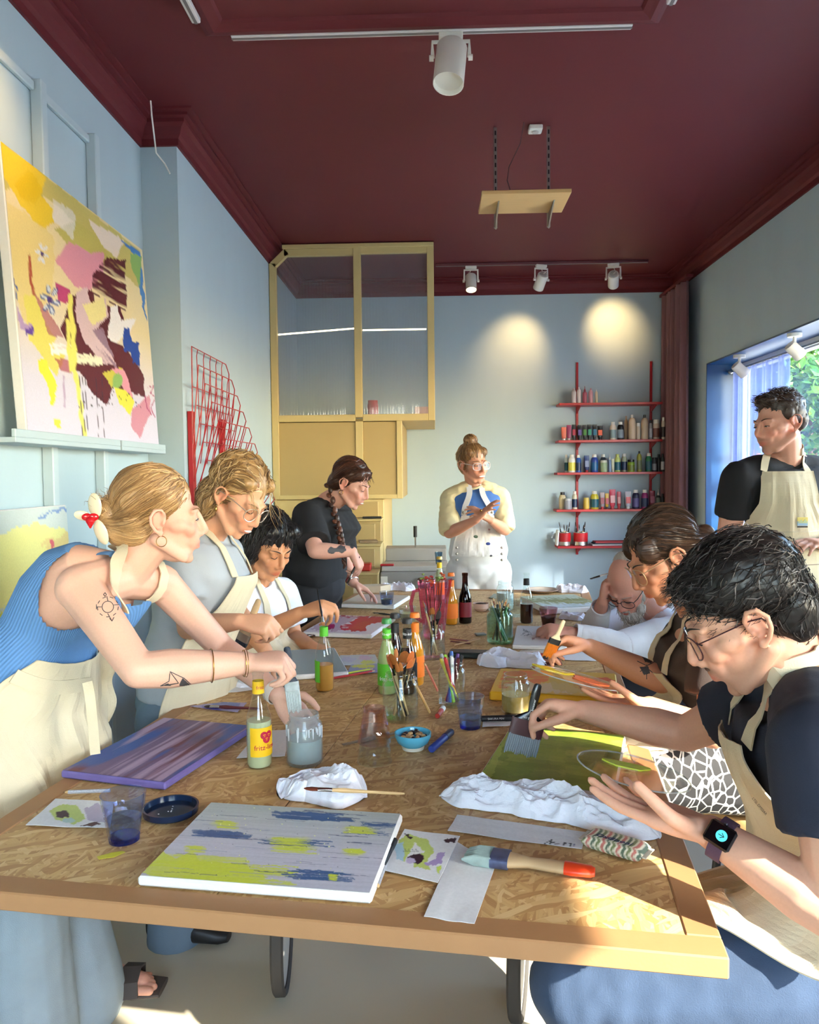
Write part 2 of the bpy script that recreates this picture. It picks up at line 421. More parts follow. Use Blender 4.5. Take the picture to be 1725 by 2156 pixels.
def sweep(path, prof, closed=False):
 """profile (offset to the left-hand inside, z) swept along a floor-plan polyline with mitred corners"""
 P = [np.array(p, float) for p in path]; n = len(P); A = []
 for i in range(n):
  d0 = unit(np.append(P[i]-P[i-1], 0))[:2] if (i > 0 or closed) else None
  d1 = unit(np.append(P[(i+1) % n]-P[i], 0))[:2] if (i < n-1 or closed) else None
  if d0 is None: d0 = d1
  if d1 is None: d1 = d0
  n0 = np.array([d0[1], -d0[0]]); n1 = np.array([d1[1], -d1[0]]); mt = n0+n1; mt = mt/(mt@n0)
  A.append([(*(P[i]+mt*d), z) for d, z in prof])
 A = np.array(A); b = MB(); k = len(prof); f = []
 for i in range(n if closed else n-1):
  for j in range(k): f.append((i*k+j, i*k+(j+1) % k, ((i+1) % n)*k+(j+1) % k, ((i+1) % n)*k+j))
 if not closed: f += [tuple(range(k)), tuple((n-1)*k+j for j in range(k))[::-1]]
 return b.add(A.reshape(-1, 3), f)
cove = [(0, ZV), (.014, ZV), (.014, ZV+.035), (.028, ZV+.05), (.04, ZV+.085), (.06, ZV+.1), (.06, ZV+.118), (.085, ZV+.122), (.085, ZV+.136), (.115, ZV+.14), (.115, ZC), (0, ZC)]
struct('trim_1', sweep([(XL, YF), (XL, YP), (XP, YP), (XP, YB), (XR, YB), (XR, YF)], cove), M_MAROON, smooth=None, label='maroon stepped cornice running round the ceiling')
pf = [(0, ZC), (0, ZC-.014), (.02, ZC-.022), (.045, ZC-.026), (.06, ZC-.02), (.085, ZC-.012), (.095, ZC)]
struct('trim_2', sweep([(-.935, 3.30), (.935, 3.30), (.935, -.4), (-.935, -.4)], pf, True), M_MAROON, smooth=None, label='rectangular maroon moulding frame on the ceiling')

# battens and rails on the left wall
def batten(lo, hi, nm): return struct(nm, MB().bb(lo, hi, .004), M_TRIMBLUE)
k = 3
for y in (2.42, 2.95, 3.415):
 batten((XL, y-.022, .0), (XL+.045, y+.022, 2.975), 'trim_%d' % k); k += 1
for y0, y1 in ((1.2, 2.398), (2.442, 2.928), (2.972, 3.393)):
 batten((XL, y0, 2.93), (XL+.02, y1, 2.965), 'trim_%d' % k); k += 1
batten((XL, 1.2, 1.60), (XL+.018, 2.398, 1.64), 'trim_%d' % k); k += 1

# window 1: reveal lining, frame, panes
def window(nm, w, n_panes, lab):
 y0, y1, z0, z1 = w
 root = thing(nm, lab, None, (x1-.06, (y0+y1)/2, z0)); root['kind'] = 'structure'
 t = .012
 b = MB(); b.bb((XR-.006, y0, z1-t), (x1-.1, y1, z1)); b.bb((XR-.006, y0, z0), (x1-.1, y1, z0+t)); b.bb((XR-.006, y0, z0+t), (x1-.1, y0+t, z1-t)); b.bb((XR-.006, y1-t, z0+t), (x1-.1, y1, z1-t))
 part('reveal_lining', b, M_BLUE, root)
 fx0, fx1 = x1-.1, x1-.03; fw = .075
 b = MB(); b.bb((fx0, y0, z1-fw), (fx1, y1, z1), .004); b.bb((fx0, y0, z0), (fx1, y1, z0+fw), .004); b.bb((fx0, y0, z0+fw), (fx1, y0+fw, z1-fw), .004); b.bb((fx0, y1-fw, z0+fw), (fx1, y1, z1-fw), .004)
 part('window_frame', b, M_WHITE, root)
 ys = np.linspace(y0+fw, y1-fw, n_panes+1)
 for i in range(n_panes):
  if i: part('mullion', MB().bb((fx0+.005, ys[i]-.028, z0+fw), (fx1-.005, ys[i]+.028, z1-fw), .004), M_WHITE, root)
  part('pane', MB().bb((fx0+.03, ys[i]+(.028 if i else 0), z0+fw), (fx0+.036, ys[i+1]-.028*(i < n_panes-1), z1-fw)), glassmat('window glass', (.96, .98, .97)), root)
 return root
window('window_1', W1, 1, 'blue lined shop window looking onto a green tree')
window('window_2', W2, 2, 'second window of the right wall, letting in the sun')
root = thing('window_3', 'wide shop window facing the street', None, (.5, YF-.15, 1.)); root['kind'] = 'structure'
b = MB()
for lo, hi in (((-.5, YF-.2, 2.28), (1.5, YF-.12, 2.35)), ((-.5, YF-.2, 1.), (1.5, YF-.12, 1.07)), ((-.5, YF-.2, 1.07), (-.43, YF-.12, 2.28)), ((1.43, YF-.2, 1.07), (1.5, YF-.12, 2.28)), ((.47, YF-.2, 1.07), (.53, YF-.12, 2.28))): b.bb(lo, hi, .004)
part('window_frame', b, M_WHITE, root)
for a, c in ((-.43, .47), (.53, 1.43)): part('pane', MB().bb((a, YF-.165, 1.07), (c, YF-.16, 2.28)), MATS['window glass'], root)

# outside: pavement, tree, brick house
struct('ground_outside', MB().bb((XR+WT, -14, -.3), (30, 26, -.06)).bb((-14, -26, -.3), (XR+WT, YF-.4, -.06)), mat('pale pavement', rgb(216, 211, 202), .9, var=.15), label='pale pavement outside the windows')
def tree(x, y, z0, h, rad, seed, label, n=9000):
 R = np.random.default_rng(seed)
 root = thing('tree', label, 'tree', (x, y, z0), group='trees outside the window')
 part('trunk', MB().tube([(x, y, z0), (x+.1, y+.05, z0+h*.35), (x-.05, y+.1, z0+h*.6), (x+.1, y, z0+h*.85)], [.16, .13, .1, .04], 10), mat('bark', rgb(92, 74, 58), .9, var=.3, bump=.4), root)
 b = MB(); clumps = []
 for i in range(46):
  d = unit(R.normal(size=3)); c = np.array([x, y, z0+h*.62])+d*np.array([rad, rad, h*.40])*R.uniform(.45, 1.); clumps.append((c, R.uniform(.35, .62)))
 ci = R.integers(len(clumps), size=n); C_ = np.array([c for c, _ in clumps])[ci]; cr_ = np.array([r for _, r in clumps])[ci]; nz = lambda v: v/np.linalg.norm(v, axis=1, keepdims=True)
 p = C_+nz(R.normal(size=(n, 3)))*(cr_*R.uniform(.3, 1., n)**.5)[:, None]; s = R.uniform(.055, .12, n)[:, None]; a = nz(R.normal(size=(n, 3))+(0, 0, .2)); t = nz(np.cross(a, R.normal(size=(n, 3)))); u = np.cross(a, t)
 vs = np.stack([p-t*s, p+u*s*.55+a*s*.12, p+t*s, p-u*s*.55+a*s*.12], 1).reshape(-1, 3); base = np.where(R.random((n, 1)) < .6, np.array([rgb(92, 134, 44)]), np.array([rgb(62, 112, 44)]))*R.uniform(.7, 1.25, (n, 1))
 b.add(vs, np.arange(4*n).reshape(-1, 4).tolist(), col=np.repeat(base, 4, 0))
 o = part('foliage', b, leafmat(), root, smooth=None, color=True); o['kind'] = 'stuff'
def leafmat():
 if 'leaves' in MATS: return MATS['leaves']
 m = colmat('leaves', .5, amt=.1, bump=0); nt = m.node_tree; b = nt.nodes['Principled BSDF']
 b.inputs['Transmission Weight'].default_value = 0.
 tl = nt.nodes.new('ShaderNodeBsdfTranslucent'); src = b.inputs['Base Color'].links[0].from_socket; nt.links.new(src, tl.inputs[0])
 mx = nt.nodes.new('ShaderNodeMixShader'); mx.inputs[0].default_value = .35; out = nt.nodes['Material Output']
 nt.links.new(b.outputs[0], mx.inputs[1]); nt.links.new(tl.outputs[0], mx.inputs[2]); nt.links.new(mx.outputs[0], out.inputs[0]); return m
tree(5.9, 12.6, -.06, 5.0, 1.7, 5, 'sunlit bright green tree seen through the shop window')
tree(9.8, 18.4, -.06, 7.0, 2.4, 9, 'darker green tree behind the sunlit one outside', 9000)
hx, hy = 14.5, 26.
root = thing('brick_house', 'orange red brick house partly hidden by the trees outside', 'house', (hx, hy, -.06))
part('wall', MB().bb((hx-7, hy, -.06), (hx+7, hy+3, 2.9)), mat('red brick wall', rgb(176, 92, 62), .9, var=.2, scale=20.), root)
part('roof', MB().prism([(-7.3, 2.9), (7.3, 2.9), (7.3, 3.1), (5.5, 4.6), (-5.5, 4.6), (-7.3, 3.1)], 0, 3.3, (hx, hy+3.2, 0), rotx(math.pi/2)), mat('roof tiles', rgb(120, 66, 52), .9), root)
for wx in (-5, -2.6, .2, 2.8, 5):
 for wz in (1.3,):
  f = part('window', MB().bb((hx+wx-.6, hy-.06, wz), (hx+wx+.6, hy+.02, wz+1.3), .01), M_WHITE, root)
  for s in (-1, 1): part('pane', MB().bb((hx+wx+s*.28-.23, hy-.07, wz+.1), (hx+wx+s*.28+.23, hy-.055, wz+1.2)), mat('dark pane', rgb(60, 66, 72), .15), f)
# unseen tree added to shade the further half of the window wall
tree(8.7, -.3, -.06, 8.0, 2.4, 21, 'street tree standing close to the studio beside the shop window', 9000)

# ================================================================== PAINTED SURFACES
def inpoly(X, Y, P):
 c = np.zeros(X.shape, bool); n = len(P)
 for i in range(n):
  x0, y0 = P[i]; x1_, y1_ = P[(i+1) % n]
  if y0 == y1_: continue
  t = ((y0 > Y) != (y1_ > Y)) & (X < (x1_-x0)*(Y-y0)/(y1_-y0)+x0); c ^= t
 return c
def homog(q):
 """unit square (u right, v down) -> quad"""
 (x0, y0), (x1_, y1_), (x2, y2), (x3, y3) = q
 A = []; B = []
 for (u, v), (x, y) in zip(((0, 0), (1, 0), (1, 1), (0, 1)), q):
  A += [[u, v, 1, 0, 0, 0, -u*x, -v*x], [0, 0, 0, u, v, 1, -u*y, -v*y]]; B += [x, y]
 h = np.linalg.solve(np.array(A, float), np.array(B, float)); return np.append(h, 1).reshape(3, 3)
def paint(nx, ny, quad, base, layers, seed=0, jit=4.):
 """colour grid (ny,nx,3); layers are drawn in the coordinates of quad, the picture's four corners"""
 u, v = np.meshgrid(np.linspace(0, 1, nx), np.linspace(0, 1, ny)); H = homog(quad)
 w = H[2, 0]*u+H[2, 1]*v+1; X = (H[0, 0]*u+H[0, 1]*v+H[0, 2])/w; Y = (H[1, 0]*u+H[1, 1]*v+H[1, 2])/w
 sz = max(X.max()-X.min(), Y.max()-Y.min())
 img = np.tile(np.array(base, float), (ny, nx, 1)) if not callable(base) else base(u, v)
 NF = {}
 def nf(fq, k):
  if (fq, k) not in NF: NF[(fq, k)] = fbm(np.stack([X*fq, Y*fq, np.full_like(X, k*3.7+seed)], -1), seed+k)
  return NF[(fq, k)]
 for k, L in enumerate(layers):
  kind, geo, col = L[:3]; o = L[3] if len(L) > 3 else {}
  j = o.get('jit', jit); fq = o.get('fq', 30./sz)
  xx = X+j*nf(fq, k % 3) if kind != 'dots' else X; yy = Y+j*nf(fq, 3+k % 2) if kind != 'dots' else Y
  if kind == 'poly': a = inpoly(xx, yy, geo).astype(float)
  elif kind == 'ell':
   cx_, cy_, rx, ry = geo[:4]; t = geo[4] if len(geo) > 4 else 0; dx = xx-cx_; dy = yy-cy_
   d = np.hypot((dx*math.cos(t)+dy*math.sin(t))/rx, (-dx*math.sin(t)+dy*math.cos(t))/ry); s = o.get('soft', .06); a = np.clip((1-d)/s+.5, 0, 1)
  elif kind == 'line':
   P, wd = geo; d = np.full(X.shape, 1e9)
   for (ax_, ay_), (bx, by) in zip(P[:-1], P[1:]):
    l2 = (bx-ax_)**2+(by-ay_)**2+1e-9; t = np.clip(((xx-ax_)*(bx-ax_)+(yy-ay_)*(by-ay_))/l2, 0, 1); d = np.minimum(d, np.hypot(xx-ax_-t*(bx-ax_), yy-ay_-t*(by-ay_)))
   a = np.clip((wd/2-d)/max(wd*.2, .3)+.5, 0, 1)
  elif kind == 'dots':
   a = np.zeros(X.shape); R = np.random.default_rng(seed+k); (bx0, by0, bx1, by1), n, r0, r1 = geo; D = np.full(X.shape, 9.)
   for _ in range(n): cx_, cy_, r = R.uniform(bx0, bx1), R.uniform(by0, by1), R.uniform(r0, r1); np.minimum(D, ((X-cx_)**2+((Y-cy_)*o.get('sq', 1))**2)/r**2, out=D)
   a = (D < 1).astype(float)
  if 'dry' in o:
   t = o.get('dir', 0.); p1 = X*math.cos(t)+Y*math.sin(t); p2 = -X*math.sin(t)+Y*math.cos(t); s = o.get('sf', 1.)
   n_ = fbm(np.stack([p1*fq*.25*s, p2*fq*4*s, np.full_like(X, k*1.3)], -1), seed+k*5); a = a*np.clip((n_+1.-o['dry']*1.6)*2.2, 0, 1)
  a = (a*o.get('al', 1.))[..., None]
  img = img*(1-a)+np.array(col, float)*a
 return np.clip(img, 0, 1)
M_PAINT = colmat('acrylic paint', .45, amt=.05, bump=.25, bscale=160., spec=.45)
M_CANVAS = mat('primed white canvas', rgb(232, 231, 226), .8, var=.03, scale=60., bump=.15, bscale=400.)
def canvas(name, o, ux, uy, w, h, t, img, label, cat='painting', group=None, edge=None, edgecol=None):
 """stretched canvas; o = far-left top corner of the face, ux = right, uy = down the picture, face towards ux x -uy"""
 o = V3(o); ux = unit(ux); uy = unit(uy); n = -np.cross(ux, uy)
 c = o+ux*w/2+uy*h/2-n*t; root = thing(name, label, cat, c, group=group)
 R = np.stack([ux, uy, -n], 1)
 if np.linalg.det(R) < 0: R = np.stack([ux, -uy, n], 1)
 part('canvas_body', MB().box(o+ux*w/2+uy*h/2-n*t/2, (w, h, t), R, .004), edge or M_CANVAS, root)
 ny, nx = img.shape[:2]; u, v = np.meshgrid(np.linspace(.004/w, 1-.004/w, nx), np.linspace(.004/h, 1-.004/h, ny))
 A = o+u[..., None]*ux*w+v[..., None]*uy*h+n*.0012
 b = MB(); b.grid(A, col=img); b.f = [f[::-1] for f in b.f] if np.cross(ux, uy)@n > 0 and False else b.f
 part('painted_surface', b, M_PAINT, root, smooth=None, color=True)
 return root

def Z3(L): return [(x/3.08, 280+y/3.08) for x, y in L]
ye, oc, pk, ma, lv, wh, bl, gr = rgb(233, 200, 52), rgb(201, 186, 104), rgb(222, 150, 165), rgb(92, 26, 38), rgb(214, 208, 224), rgb(236, 232, 230), rgb(28, 68, 158), rgb(140, 180, 96)
cr = rgb(238, 218, 160)
pq = [(0, 300), (290, 527), (334, 943), (33, 912)]
def pbase(u, v):
 t = np.clip((v-.45)/.35, 0, 1)[..., None]; return np.array(rgb(232, 214, 165))*(1-t)+np.array(lv)*t
Lr = [
 ('poly', Z3([(0, 60), (60, 90), (330, 320), (880, 760), (890, 1000), (600, 760), (460, 560), (300, 420), (0, 330)]), oc),
 ('poly', Z3([(0, 60), (40, 90), (290, 290), (240, 400), (320, 480), (330, 560), (250, 600), (120, 450), (0, 260)]), ye),
 ('poly', Z3([(80, 320), (180, 240), (270, 380), (200, 440), (110, 400)]), rgb(226, 190, 30)),
 ('poly', Z3([(330, 600), (470, 560), (700, 720), (760, 860), (580, 820), (400, 700)]), rgb(196, 184, 96)),
 ('poly', Z3([(320, 420), (470, 520), (450, 680), (330, 560)]), wh, dict(al=.55)),
 ('poly', Z3([(560, 560), (780, 700), (740, 800), (620, 700)]), rgb(240, 222, 214), dict(al=.8)),
 ('poly', Z3([(20, 420), (140, 500), (330, 640), (310, 1000), (130, 1250), (60, 1050)]), rgb(228, 206, 128), dict(al=.8)),
 ('poly', Z3([(330, 800), (420, 690), (560, 760), (660, 760), (640, 900), (560, 1000), (460, 960)]), pk),
 ('poly', Z3([(340, 940), (430, 980), (420, 1080), (350, 1060)]), rgb(190, 70, 120)),
 ('poly', Z3([(760, 690), (880, 770), (940, 1220), (890, 1050), (850, 800)]), rgb(70, 128, 190)),
 ('poly', Z3([(820, 780), (890, 800), (880, 980), (840, 900)]), gr),
 ('poly', Z3([(570, 900), (680, 790), (790, 820), (800, 1000), (800, 1120), (720, 1180), (690, 1060), (580, 1020)]), ma, dict(dry=.25, dir=.5)),
 ('poly', Z3([(440, 1020), (580, 980), (600, 1100), (760, 1100), (780, 1200), (680, 1300), (800, 1380), (920, 1560), (930, 1700), (720, 1640), (660, 1770), (560, 1660), (450, 1480), (360, 1230)]), ma),
 ('poly', Z3([(460, 1000), (540, 980), (560, 1080), (660, 1050), (680, 1170), (600, 1240), (690, 1400), (740, 1500), (640, 1480), (520, 1330), (470, 1180)]), rgb(214, 186, 190)),
 ('poly', Z3([(510, 1080), (660, 1040), (660, 1160), (570, 1220)]), rgb(232, 220, 150)),
 ('poly', Z3([(690, 1100), (740, 1090), (760, 1200), (860, 1180), (830, 1260), (730, 1340), (680, 1300)]), wh),
 ('poly', Z3([(540, 1240), (640, 1240), (740, 1500), (660, 1480)]), rgb(150, 120, 140), dict(dry=.35, dir=.9)),
 ('poly', Z3([(110, 1000), (190, 1010), (260, 1200), (330, 1300), (300, 1380), (380, 1420), (330, 1560), (220, 1420), (130, 1290)]), rgb(226, 214, 104)),
 ('poly', Z3([(190, 1000), (230, 1050), (330, 1200), (380, 1290), (280, 1280)]), rgb(170, 90, 100), dict(al=.8)),
 ('poly', Z3([(60, 1060), (110, 1190), (170, 1200), (170, 1260), (80, 1230)]), rgb(180, 150, 190)),
 ('poly', Z3([(110, 1230), (170, 1210), (165, 1270), (115, 1265)]), rgb(96, 60, 150)),
 ('poly', Z3([(310, 1440), (430, 1450), (430, 1540), (360, 1520)]), rgb(170, 60, 80), dict(al=.8)),
 ('poly', Z3([(280, 1330), (440, 1350), (440, 1420), (290, 1410)]), wh, dict(dry=.15)),
 ('poly', Z3([(440, 1390), (630, 1430), (640, 1490), (440, 1470)]), rgb(236, 232, 200), dict(dry=.2)),
 ('line', (Z3([(420, 1030), (440, 1300), (450, 1500), (490, 1800), (520, 1980)]), 11), rgb(232, 224, 110)),
 ('line', (Z3([(400, 1180), (420, 1520)]), 8), rgb(232, 224, 110)),
 ('line', (Z3([(155, 765), (180, 1000)]), 6), rgb(170, 76, 50)),
 ('poly', Z3([(790, 1240), (825, 1240), (830, 1330), (880, 1340), (890, 1500), (840, 1470), (830, 1400), (780, 1390)]), bl),
 ('poly', Z3([(190, 1440), (250, 1450), (320, 1620), (310, 1740), (270, 1770), (270, 1640), (210, 1530)]), rgb(236, 226, 60)),
 ('poly', Z3([(640, 1550), (760, 1500), (800, 1560), (700, 1640)]), rgb(200, 190, 70)),
 ('poly', Z3([(700, 1500), (780, 1520), (850, 1700), (850, 1760), (780, 1640)]), pk),
 ('ell', (745/3.08, 280+1595/3.08, 11, 17), gr),
 ('poly', Z3([(720, 1640), (800, 1660), (860, 1740), (830, 1840), (760, 1760)]), rgb(226, 218, 70)),
 ('poly', Z3([(840, 1800), (960, 1700), (980, 1830), (930, 1900), (890, 2000), (840, 1900)]), rgb(206, 140, 156)),
 ('poly', Z3([(290, 1860), (330, 1860), (340, 1930), (290, 1910)]), rgb(226, 214, 70)),
]
for cx_, cy_, R_ in ((245, 750, 40), (292, 1045, 62)):
 for k in range(6):
  a = k*math.pi/3+.3; x, y = cx_+math.cos(a)*R_*.7, cy_+math.sin(a)*R_*1.15
  Lr.append(('ell', ((x)/3.08, 280+y/3.08, R_*.26/3.08, R_*.5/3.08, a-math.pi/2), rgb(46, 84, 150) if R_ > 50 else rgb(226, 226, 236), dict(al=.85, jit=1.)))
  Lr.append(('ell', ((x)/3.08, 280+y/3.08, R_*.15/3.08, R_*.36/3.08, a-math.pi/2), rgb(214, 222, 232), dict(al=.9, jit=1.)))
 Lr.append(('ell', (cx_/3.08, 280+cy_/3.08, R_*.3/3.08, R_*.4/3.08), rgb(70, 50, 120), dict(jit=2.)))
for x in (487, 505, 525, 600, 640): Lr.append(('line', (Z3([(x-5, 1560), (x+12, 1990)]), 1.3), rgb(60, 40, 60), dict(jit=.3)))
Lr.append(('line', (Z3([(372, 1560), (374, 1780)]), 4), rgb(186, 160, 190), dict(jit=.5)))
for P in ([(945, 1640), (985, 1630), (965, 1680), (1000, 1720), (970, 1780), (1000, 1850)], [(930, 1700), (940, 1780), (975, 1830)]): Lr.append(('line', (Z3(P), 2.2), rgb(170, 70, 110), dict(jit=1.5)))
Lr.append(('dots', ((140, 820, 300, 860), 60, .5, 1.6), rgb(40, 24, 34)))
for P in ([(30, 850), (50, 940), (70, 960), (60, 1040)],): Lr.append(('line', (Z3(P), 2.5), rgb(60, 90, 160)))
img = paint(150, 120, pq, pbase, Lr, 3, jit=3.)
top = np.array([XL+.05, 2.62, 2.62]); bot = np.array([XL+.11, 2.62, 1.642])
canvas('wall_painting', top+np.array([.0, 0, 0]), (0, 1, 0), bot-top, 1.275, float(np.linalg.norm(bot-top)), .036, img, 'large abstract painting in yellow, pink and maroon leaning on a wall ledge')
for y0, y1, lb in ((2.5, 3.35, 'nearer pale blue picture ledge under the large painting'), (3.37, 3.92, 'further pale blue picture ledge under the large painting')):
 b = MB().bb((XL, y0, 1.592), (XL+.135, y1, 1.612), .002).bb((XL+.12, y0, 1.612), (XL+.135, y1, 1.638), .002)
 r = thing('picture_ledge', lb, 'shelf', (XL+.07, (y0+y1)/2, 1.592)); part('ledge_board', MB().bb((XL, y0, 1.600), (XL+.135, y1, 1.618), .002), M_TRIMBLUE, r); part('ledge_lip', MB().bb((XL+.121, y0, 1.618), (XL+.135, y1, 1.645), .002), M_TRIMBLUE, r)
# smaller painting under it
q2 = [(-90, 1082), (122, 1062), (132, 1345), (-80, 1370)]
img = paint(90, 110, q2, rgb(196, 205, 200), [
 ('poly', [(-90, 1120), (60, 1085), (122, 1100), (120, 1170), (40, 1200), (-60, 1180)], rgb(226, 220, 140)),
 ('poly', [(60, 1110), (125, 1100), (128, 1180), (90, 1150)], rgb(222, 200, 130)),
 ('poly', [(-60, 1200), (30, 1180), (20, 1260), (-70, 1300)], rgb(214, 216, 90)), ('poly', [(60, 1160), (90, 1150), (84, 1230), (62, 1220)], rgb(214, 216, 80)),
 ('poly', [(33, 1212), (48, 1200), (52, 1230), (38, 1250)], rgb(206, 120, 120)), ('poly', [(80, 1110), (90, 1110), (86, 1128)], rgb(206, 90, 100)),
 ('poly', [(-40, 1270), (16, 1260), (14, 1340), (-50, 1360)], rgb(120, 116, 60)), ('line', ([(60, 1078), (120, 1066)], 5), rgb(110, 140, 190)), ('line', ([(43, 1200), (46, 1160)], 2), rgb(190, 80, 100))], 11, 5.)
canvas('leaning_painting', (XL+.07, 2.25, 1.378), (0, 1, 0), (.04, 0, -1), .72, .80, .03, img, 'smaller pale yellow and grey abstract painting against the left wall')
b = MB().bb((XL, 2.2, .54), (XL+.16, 3.0, .56), .003)
r = thing('picture_ledge', 'low pale blue ledge carrying the smaller painting', 'shelf', (XL+.08, 2.6, .54)); part('ledge_board', b, M_TRIMBLUE, r); part('ledge_lip', MB().bb((XL+.145, 2.2, .56), (XL+.16, 3.0, .585), .002), M_TRIMBLUE, r)

# ================================================================== RED WIRE RACK on the projecting wall
M_RED = mat('red lacquer', rgb(176, 26, 34), .35, var=.05)
root = thing('wire_rack', 'red wire display rack of staggered tiers on the left wall', 'rack', (XP+.15, 4.7, .75))
for y in (4.12, 4.72): part('upright', MB().bb((XP+.004, y-.024, .78), (XP+.03, y+.024, 1.83), .002), M_RED, root)
yA, yB = 4.12, 4.74
nt_ = 13
for k in range(nt_):
 z = 2.17-k*.098; dx = .035+k*.034 if k < 9 else .035+9*.034+(k-9)*.012; zb = z-.42
 b = MB(); r_ = .0032
 y0, y1 = yA-.02, yB+.10
 x = XP+dx; ch = .07
 # front loop of a tier: sloping rear legs, a bar with chamfered far corner
 b.tube([(XP+.03, y0, max(zb, .8)), (x, y0, z), (x, y1-ch, z), (x, y1, z-.05), (XP+.03, y1, max(zb, .8))], r_, 5)
 for j in range(1, 6):
  y = y0+(y1-y0)*j/6.; b.tube([(XP+.03, y, max(zb, .8)), (x-.012, y, z-.03), (x, y-.02, z)], r_*.8, 5)
 b.tube([(XP+.03+(x-XP-.03)*.5, y0, (z+max(zb, .8))/2), (XP+.03+(x-XP-.03)*.5, y1, (z+max(zb, .8))/2)], r_*.8, 5)
 part('wire_tier', b, M_RED, root)

# ================================================================== YELLOW CABINET
YC = 6.25
M_FLUTE = glassmat('fluted glass', (.78, .79, .80), .06, .9, haze=.10)
M_YELP = mat('yellow panel paint', rgb(178, 152, 97), .5, var=.03, scale=5., bump=.04)
root = thing('wall_cabinet', 'soft yellow built-in cabinet with fluted glass panes above closed panels', 'cabinet', (-.65, 6.9, 1.29))
zt, zm, zb = 3.31, 1.945, 1.29
xa, xm, xb = XP+.004, -.60, .012
fw = .055
def yb(lo, hi, nm, m=M_YEL, bev=.003): return part(nm, MB().bb(lo, hi, bev), m, root)
# front frame
part('frame_post', MB().bb((xa, YC, zb), (xa+fw, YC+.05, zt-.13), .003), M_YEL, root)
part('frame_post', MB().bb((xm-.03, YC-.004, zm), (xm+.03, YC+.05, zt-.02), .003), M_YEL, root)
part('frame_post', MB().bb((xb-fw, YC, zm-.03), (xb, YC+.05, zt), .003), M_YEL, root)
part('chamfer_rail', MB().beam((xa+.028, YC+.025, zt-.145), (xa+.145, YC+.025, zt-.035), .055, .05, (0, 1, 0), .003), M_YEL, root)
part('frame_rail', MB().bb((xa+.12, YC, zt-.075), (xm-.03, YC+.05, zt-.02), .003), M_YEL, root)
part('frame_rail', MB().bb((xm+.03, YC, zt-.065), (xb-fw, YC+.05, zt-.005), .003), M_YEL, root)
part('frame_rail', MB().bb((xa+fw, YC, zm-.03), (xm-.03, YC+.05, zm+.025), .003), M_YEL, root)
part('frame_rail', MB().bb((xm+.03, YC, zm-.03), (xb-fw, YC+.05, zm+.025), .003), M_YEL, root)
part('top_strip', MB().bb((xa+.11, YC-.012, zt-.02), (xb, YC+.06, zt+.012), .003), M_YEL, root)
def fluted(poly_x0, poly_x1, z0, z1, cut=0.):
 n = int((poly_x1-poly_x0)/.0035); xs = np.linspace(poly_x0, poly_x1, n); b = MB(); A = []
 y = YC+.028+.0018*np.sin((xs-poly_x0)/.0125*2*math.pi)
 tz = np.array([min(z1, z1-cut+max(0, x-poly_x0)*1.0) if cut else z1 for x in xs])
 for t in np.linspace(0, 1, 2): A.append(np.stack([xs, y, z0+(tz-z0)*t], -1))
 return b.grid(np.array(A))
part('fluted_pane', fluted(xa+fw, xm-.03, zm+.02, zt-.07, .10), M_FLUTE, root, smooth=True)
part('fluted_pane', fluted(xm+.03, xb-fw, zm+.02, zt-.06), M_FLUTE, root, smooth=True)
for a, c, z0, z1 in ((xa+fw, xm-.035, 2.625, 2.665), (xm+.035, xb-fw-.01, 2.65, 2.65)):  # added glowing tubes standing in for the highlight streak across the fluted glass
 part('highlight_tube', MB().cyl((a, YC+.06, z0), (c, YC+.06, z1), .006, n=8), emit('warm highlight glow', (1., .82, .5), 5.), root)
# deck between glass box and lower box, side of the lower box
part('deck_board', MB().bb((xa, YC+.05, zm-.03), (xb, YB-.005, zm-.005), .002), M_YEL, root)
part('side_rail', MB().bb((xb-.03, YC+.05, zt-.05), (xb, YB-.005, zt), .002), M_YEL, root)
xr = -.255
part('door_panel', MB().bb((xa+.03, YC+.012, zb+.03), (xm-.03, YC+.04, zm-.035), .003), M_YELP, root)
part('door_panel', MB().bb((xm+.03, YC+.012, zb+.03), (xr-.045, YC+.04, zm-.035), .003), M_YELP, root)
part('frame_post', MB().bb((xm-.03, YC, zb), (xm+.03, YC+.045, zm-.03), .003), M_YEL, root)
part('frame_post', MB().bb((xr-.045, YC, zb), (xr, YC+.045, zm-.03), .003), M_YEL, root)
part('frame_rail', MB().bb((xa+fw, YC, zb), (xm-.03, YC+.045, zb+.035), .003), M_YEL, root)
part('frame_rail', MB().bb((xm+.03, YC, zb), (xr-.045, YC+.045, zb+.035), .003), M_YEL, root)
part('side_panel', MB().bb((xr-.02, YC+.05, zb), (xr-.004, YB-.005, zm-.035), .002), M_YELP, root)
part('bottom_board', MB().bb((xa, YC+.045, zb), (xr-.02, YB-.005, zb+.02), .002), M_YEL, root)
# what shows through the glass
single('jar', MB().lathe([(0, 0), (.045, 0), (.045, .12), (.04, .13), (.04, .155), (0, .155)], 18, (-.50, 6.42, zm-.005)), mat('pink red packaging', rgb(190, 84, 96), .5), 'pink and red jar behind the right fluted pane', 'jar')
single('paper_stack', MB().bb((-.42, 6.45, zm-.005), (-.17, 6.7, zm+.03), .003), mat('pale card', rgb(214, 200, 180), .8), 'flat stack of pale papers behind the right fluted pane', 'papers')
single('storage_box', MB().bb((-.16, 6.6, zm-.005), (-.03, 6.8, zm+.11), .004), mat('pinkish carton', rgb(206, 176, 170), .8), 'small pinkish carton at the right end behind the fluted glass', 'box')

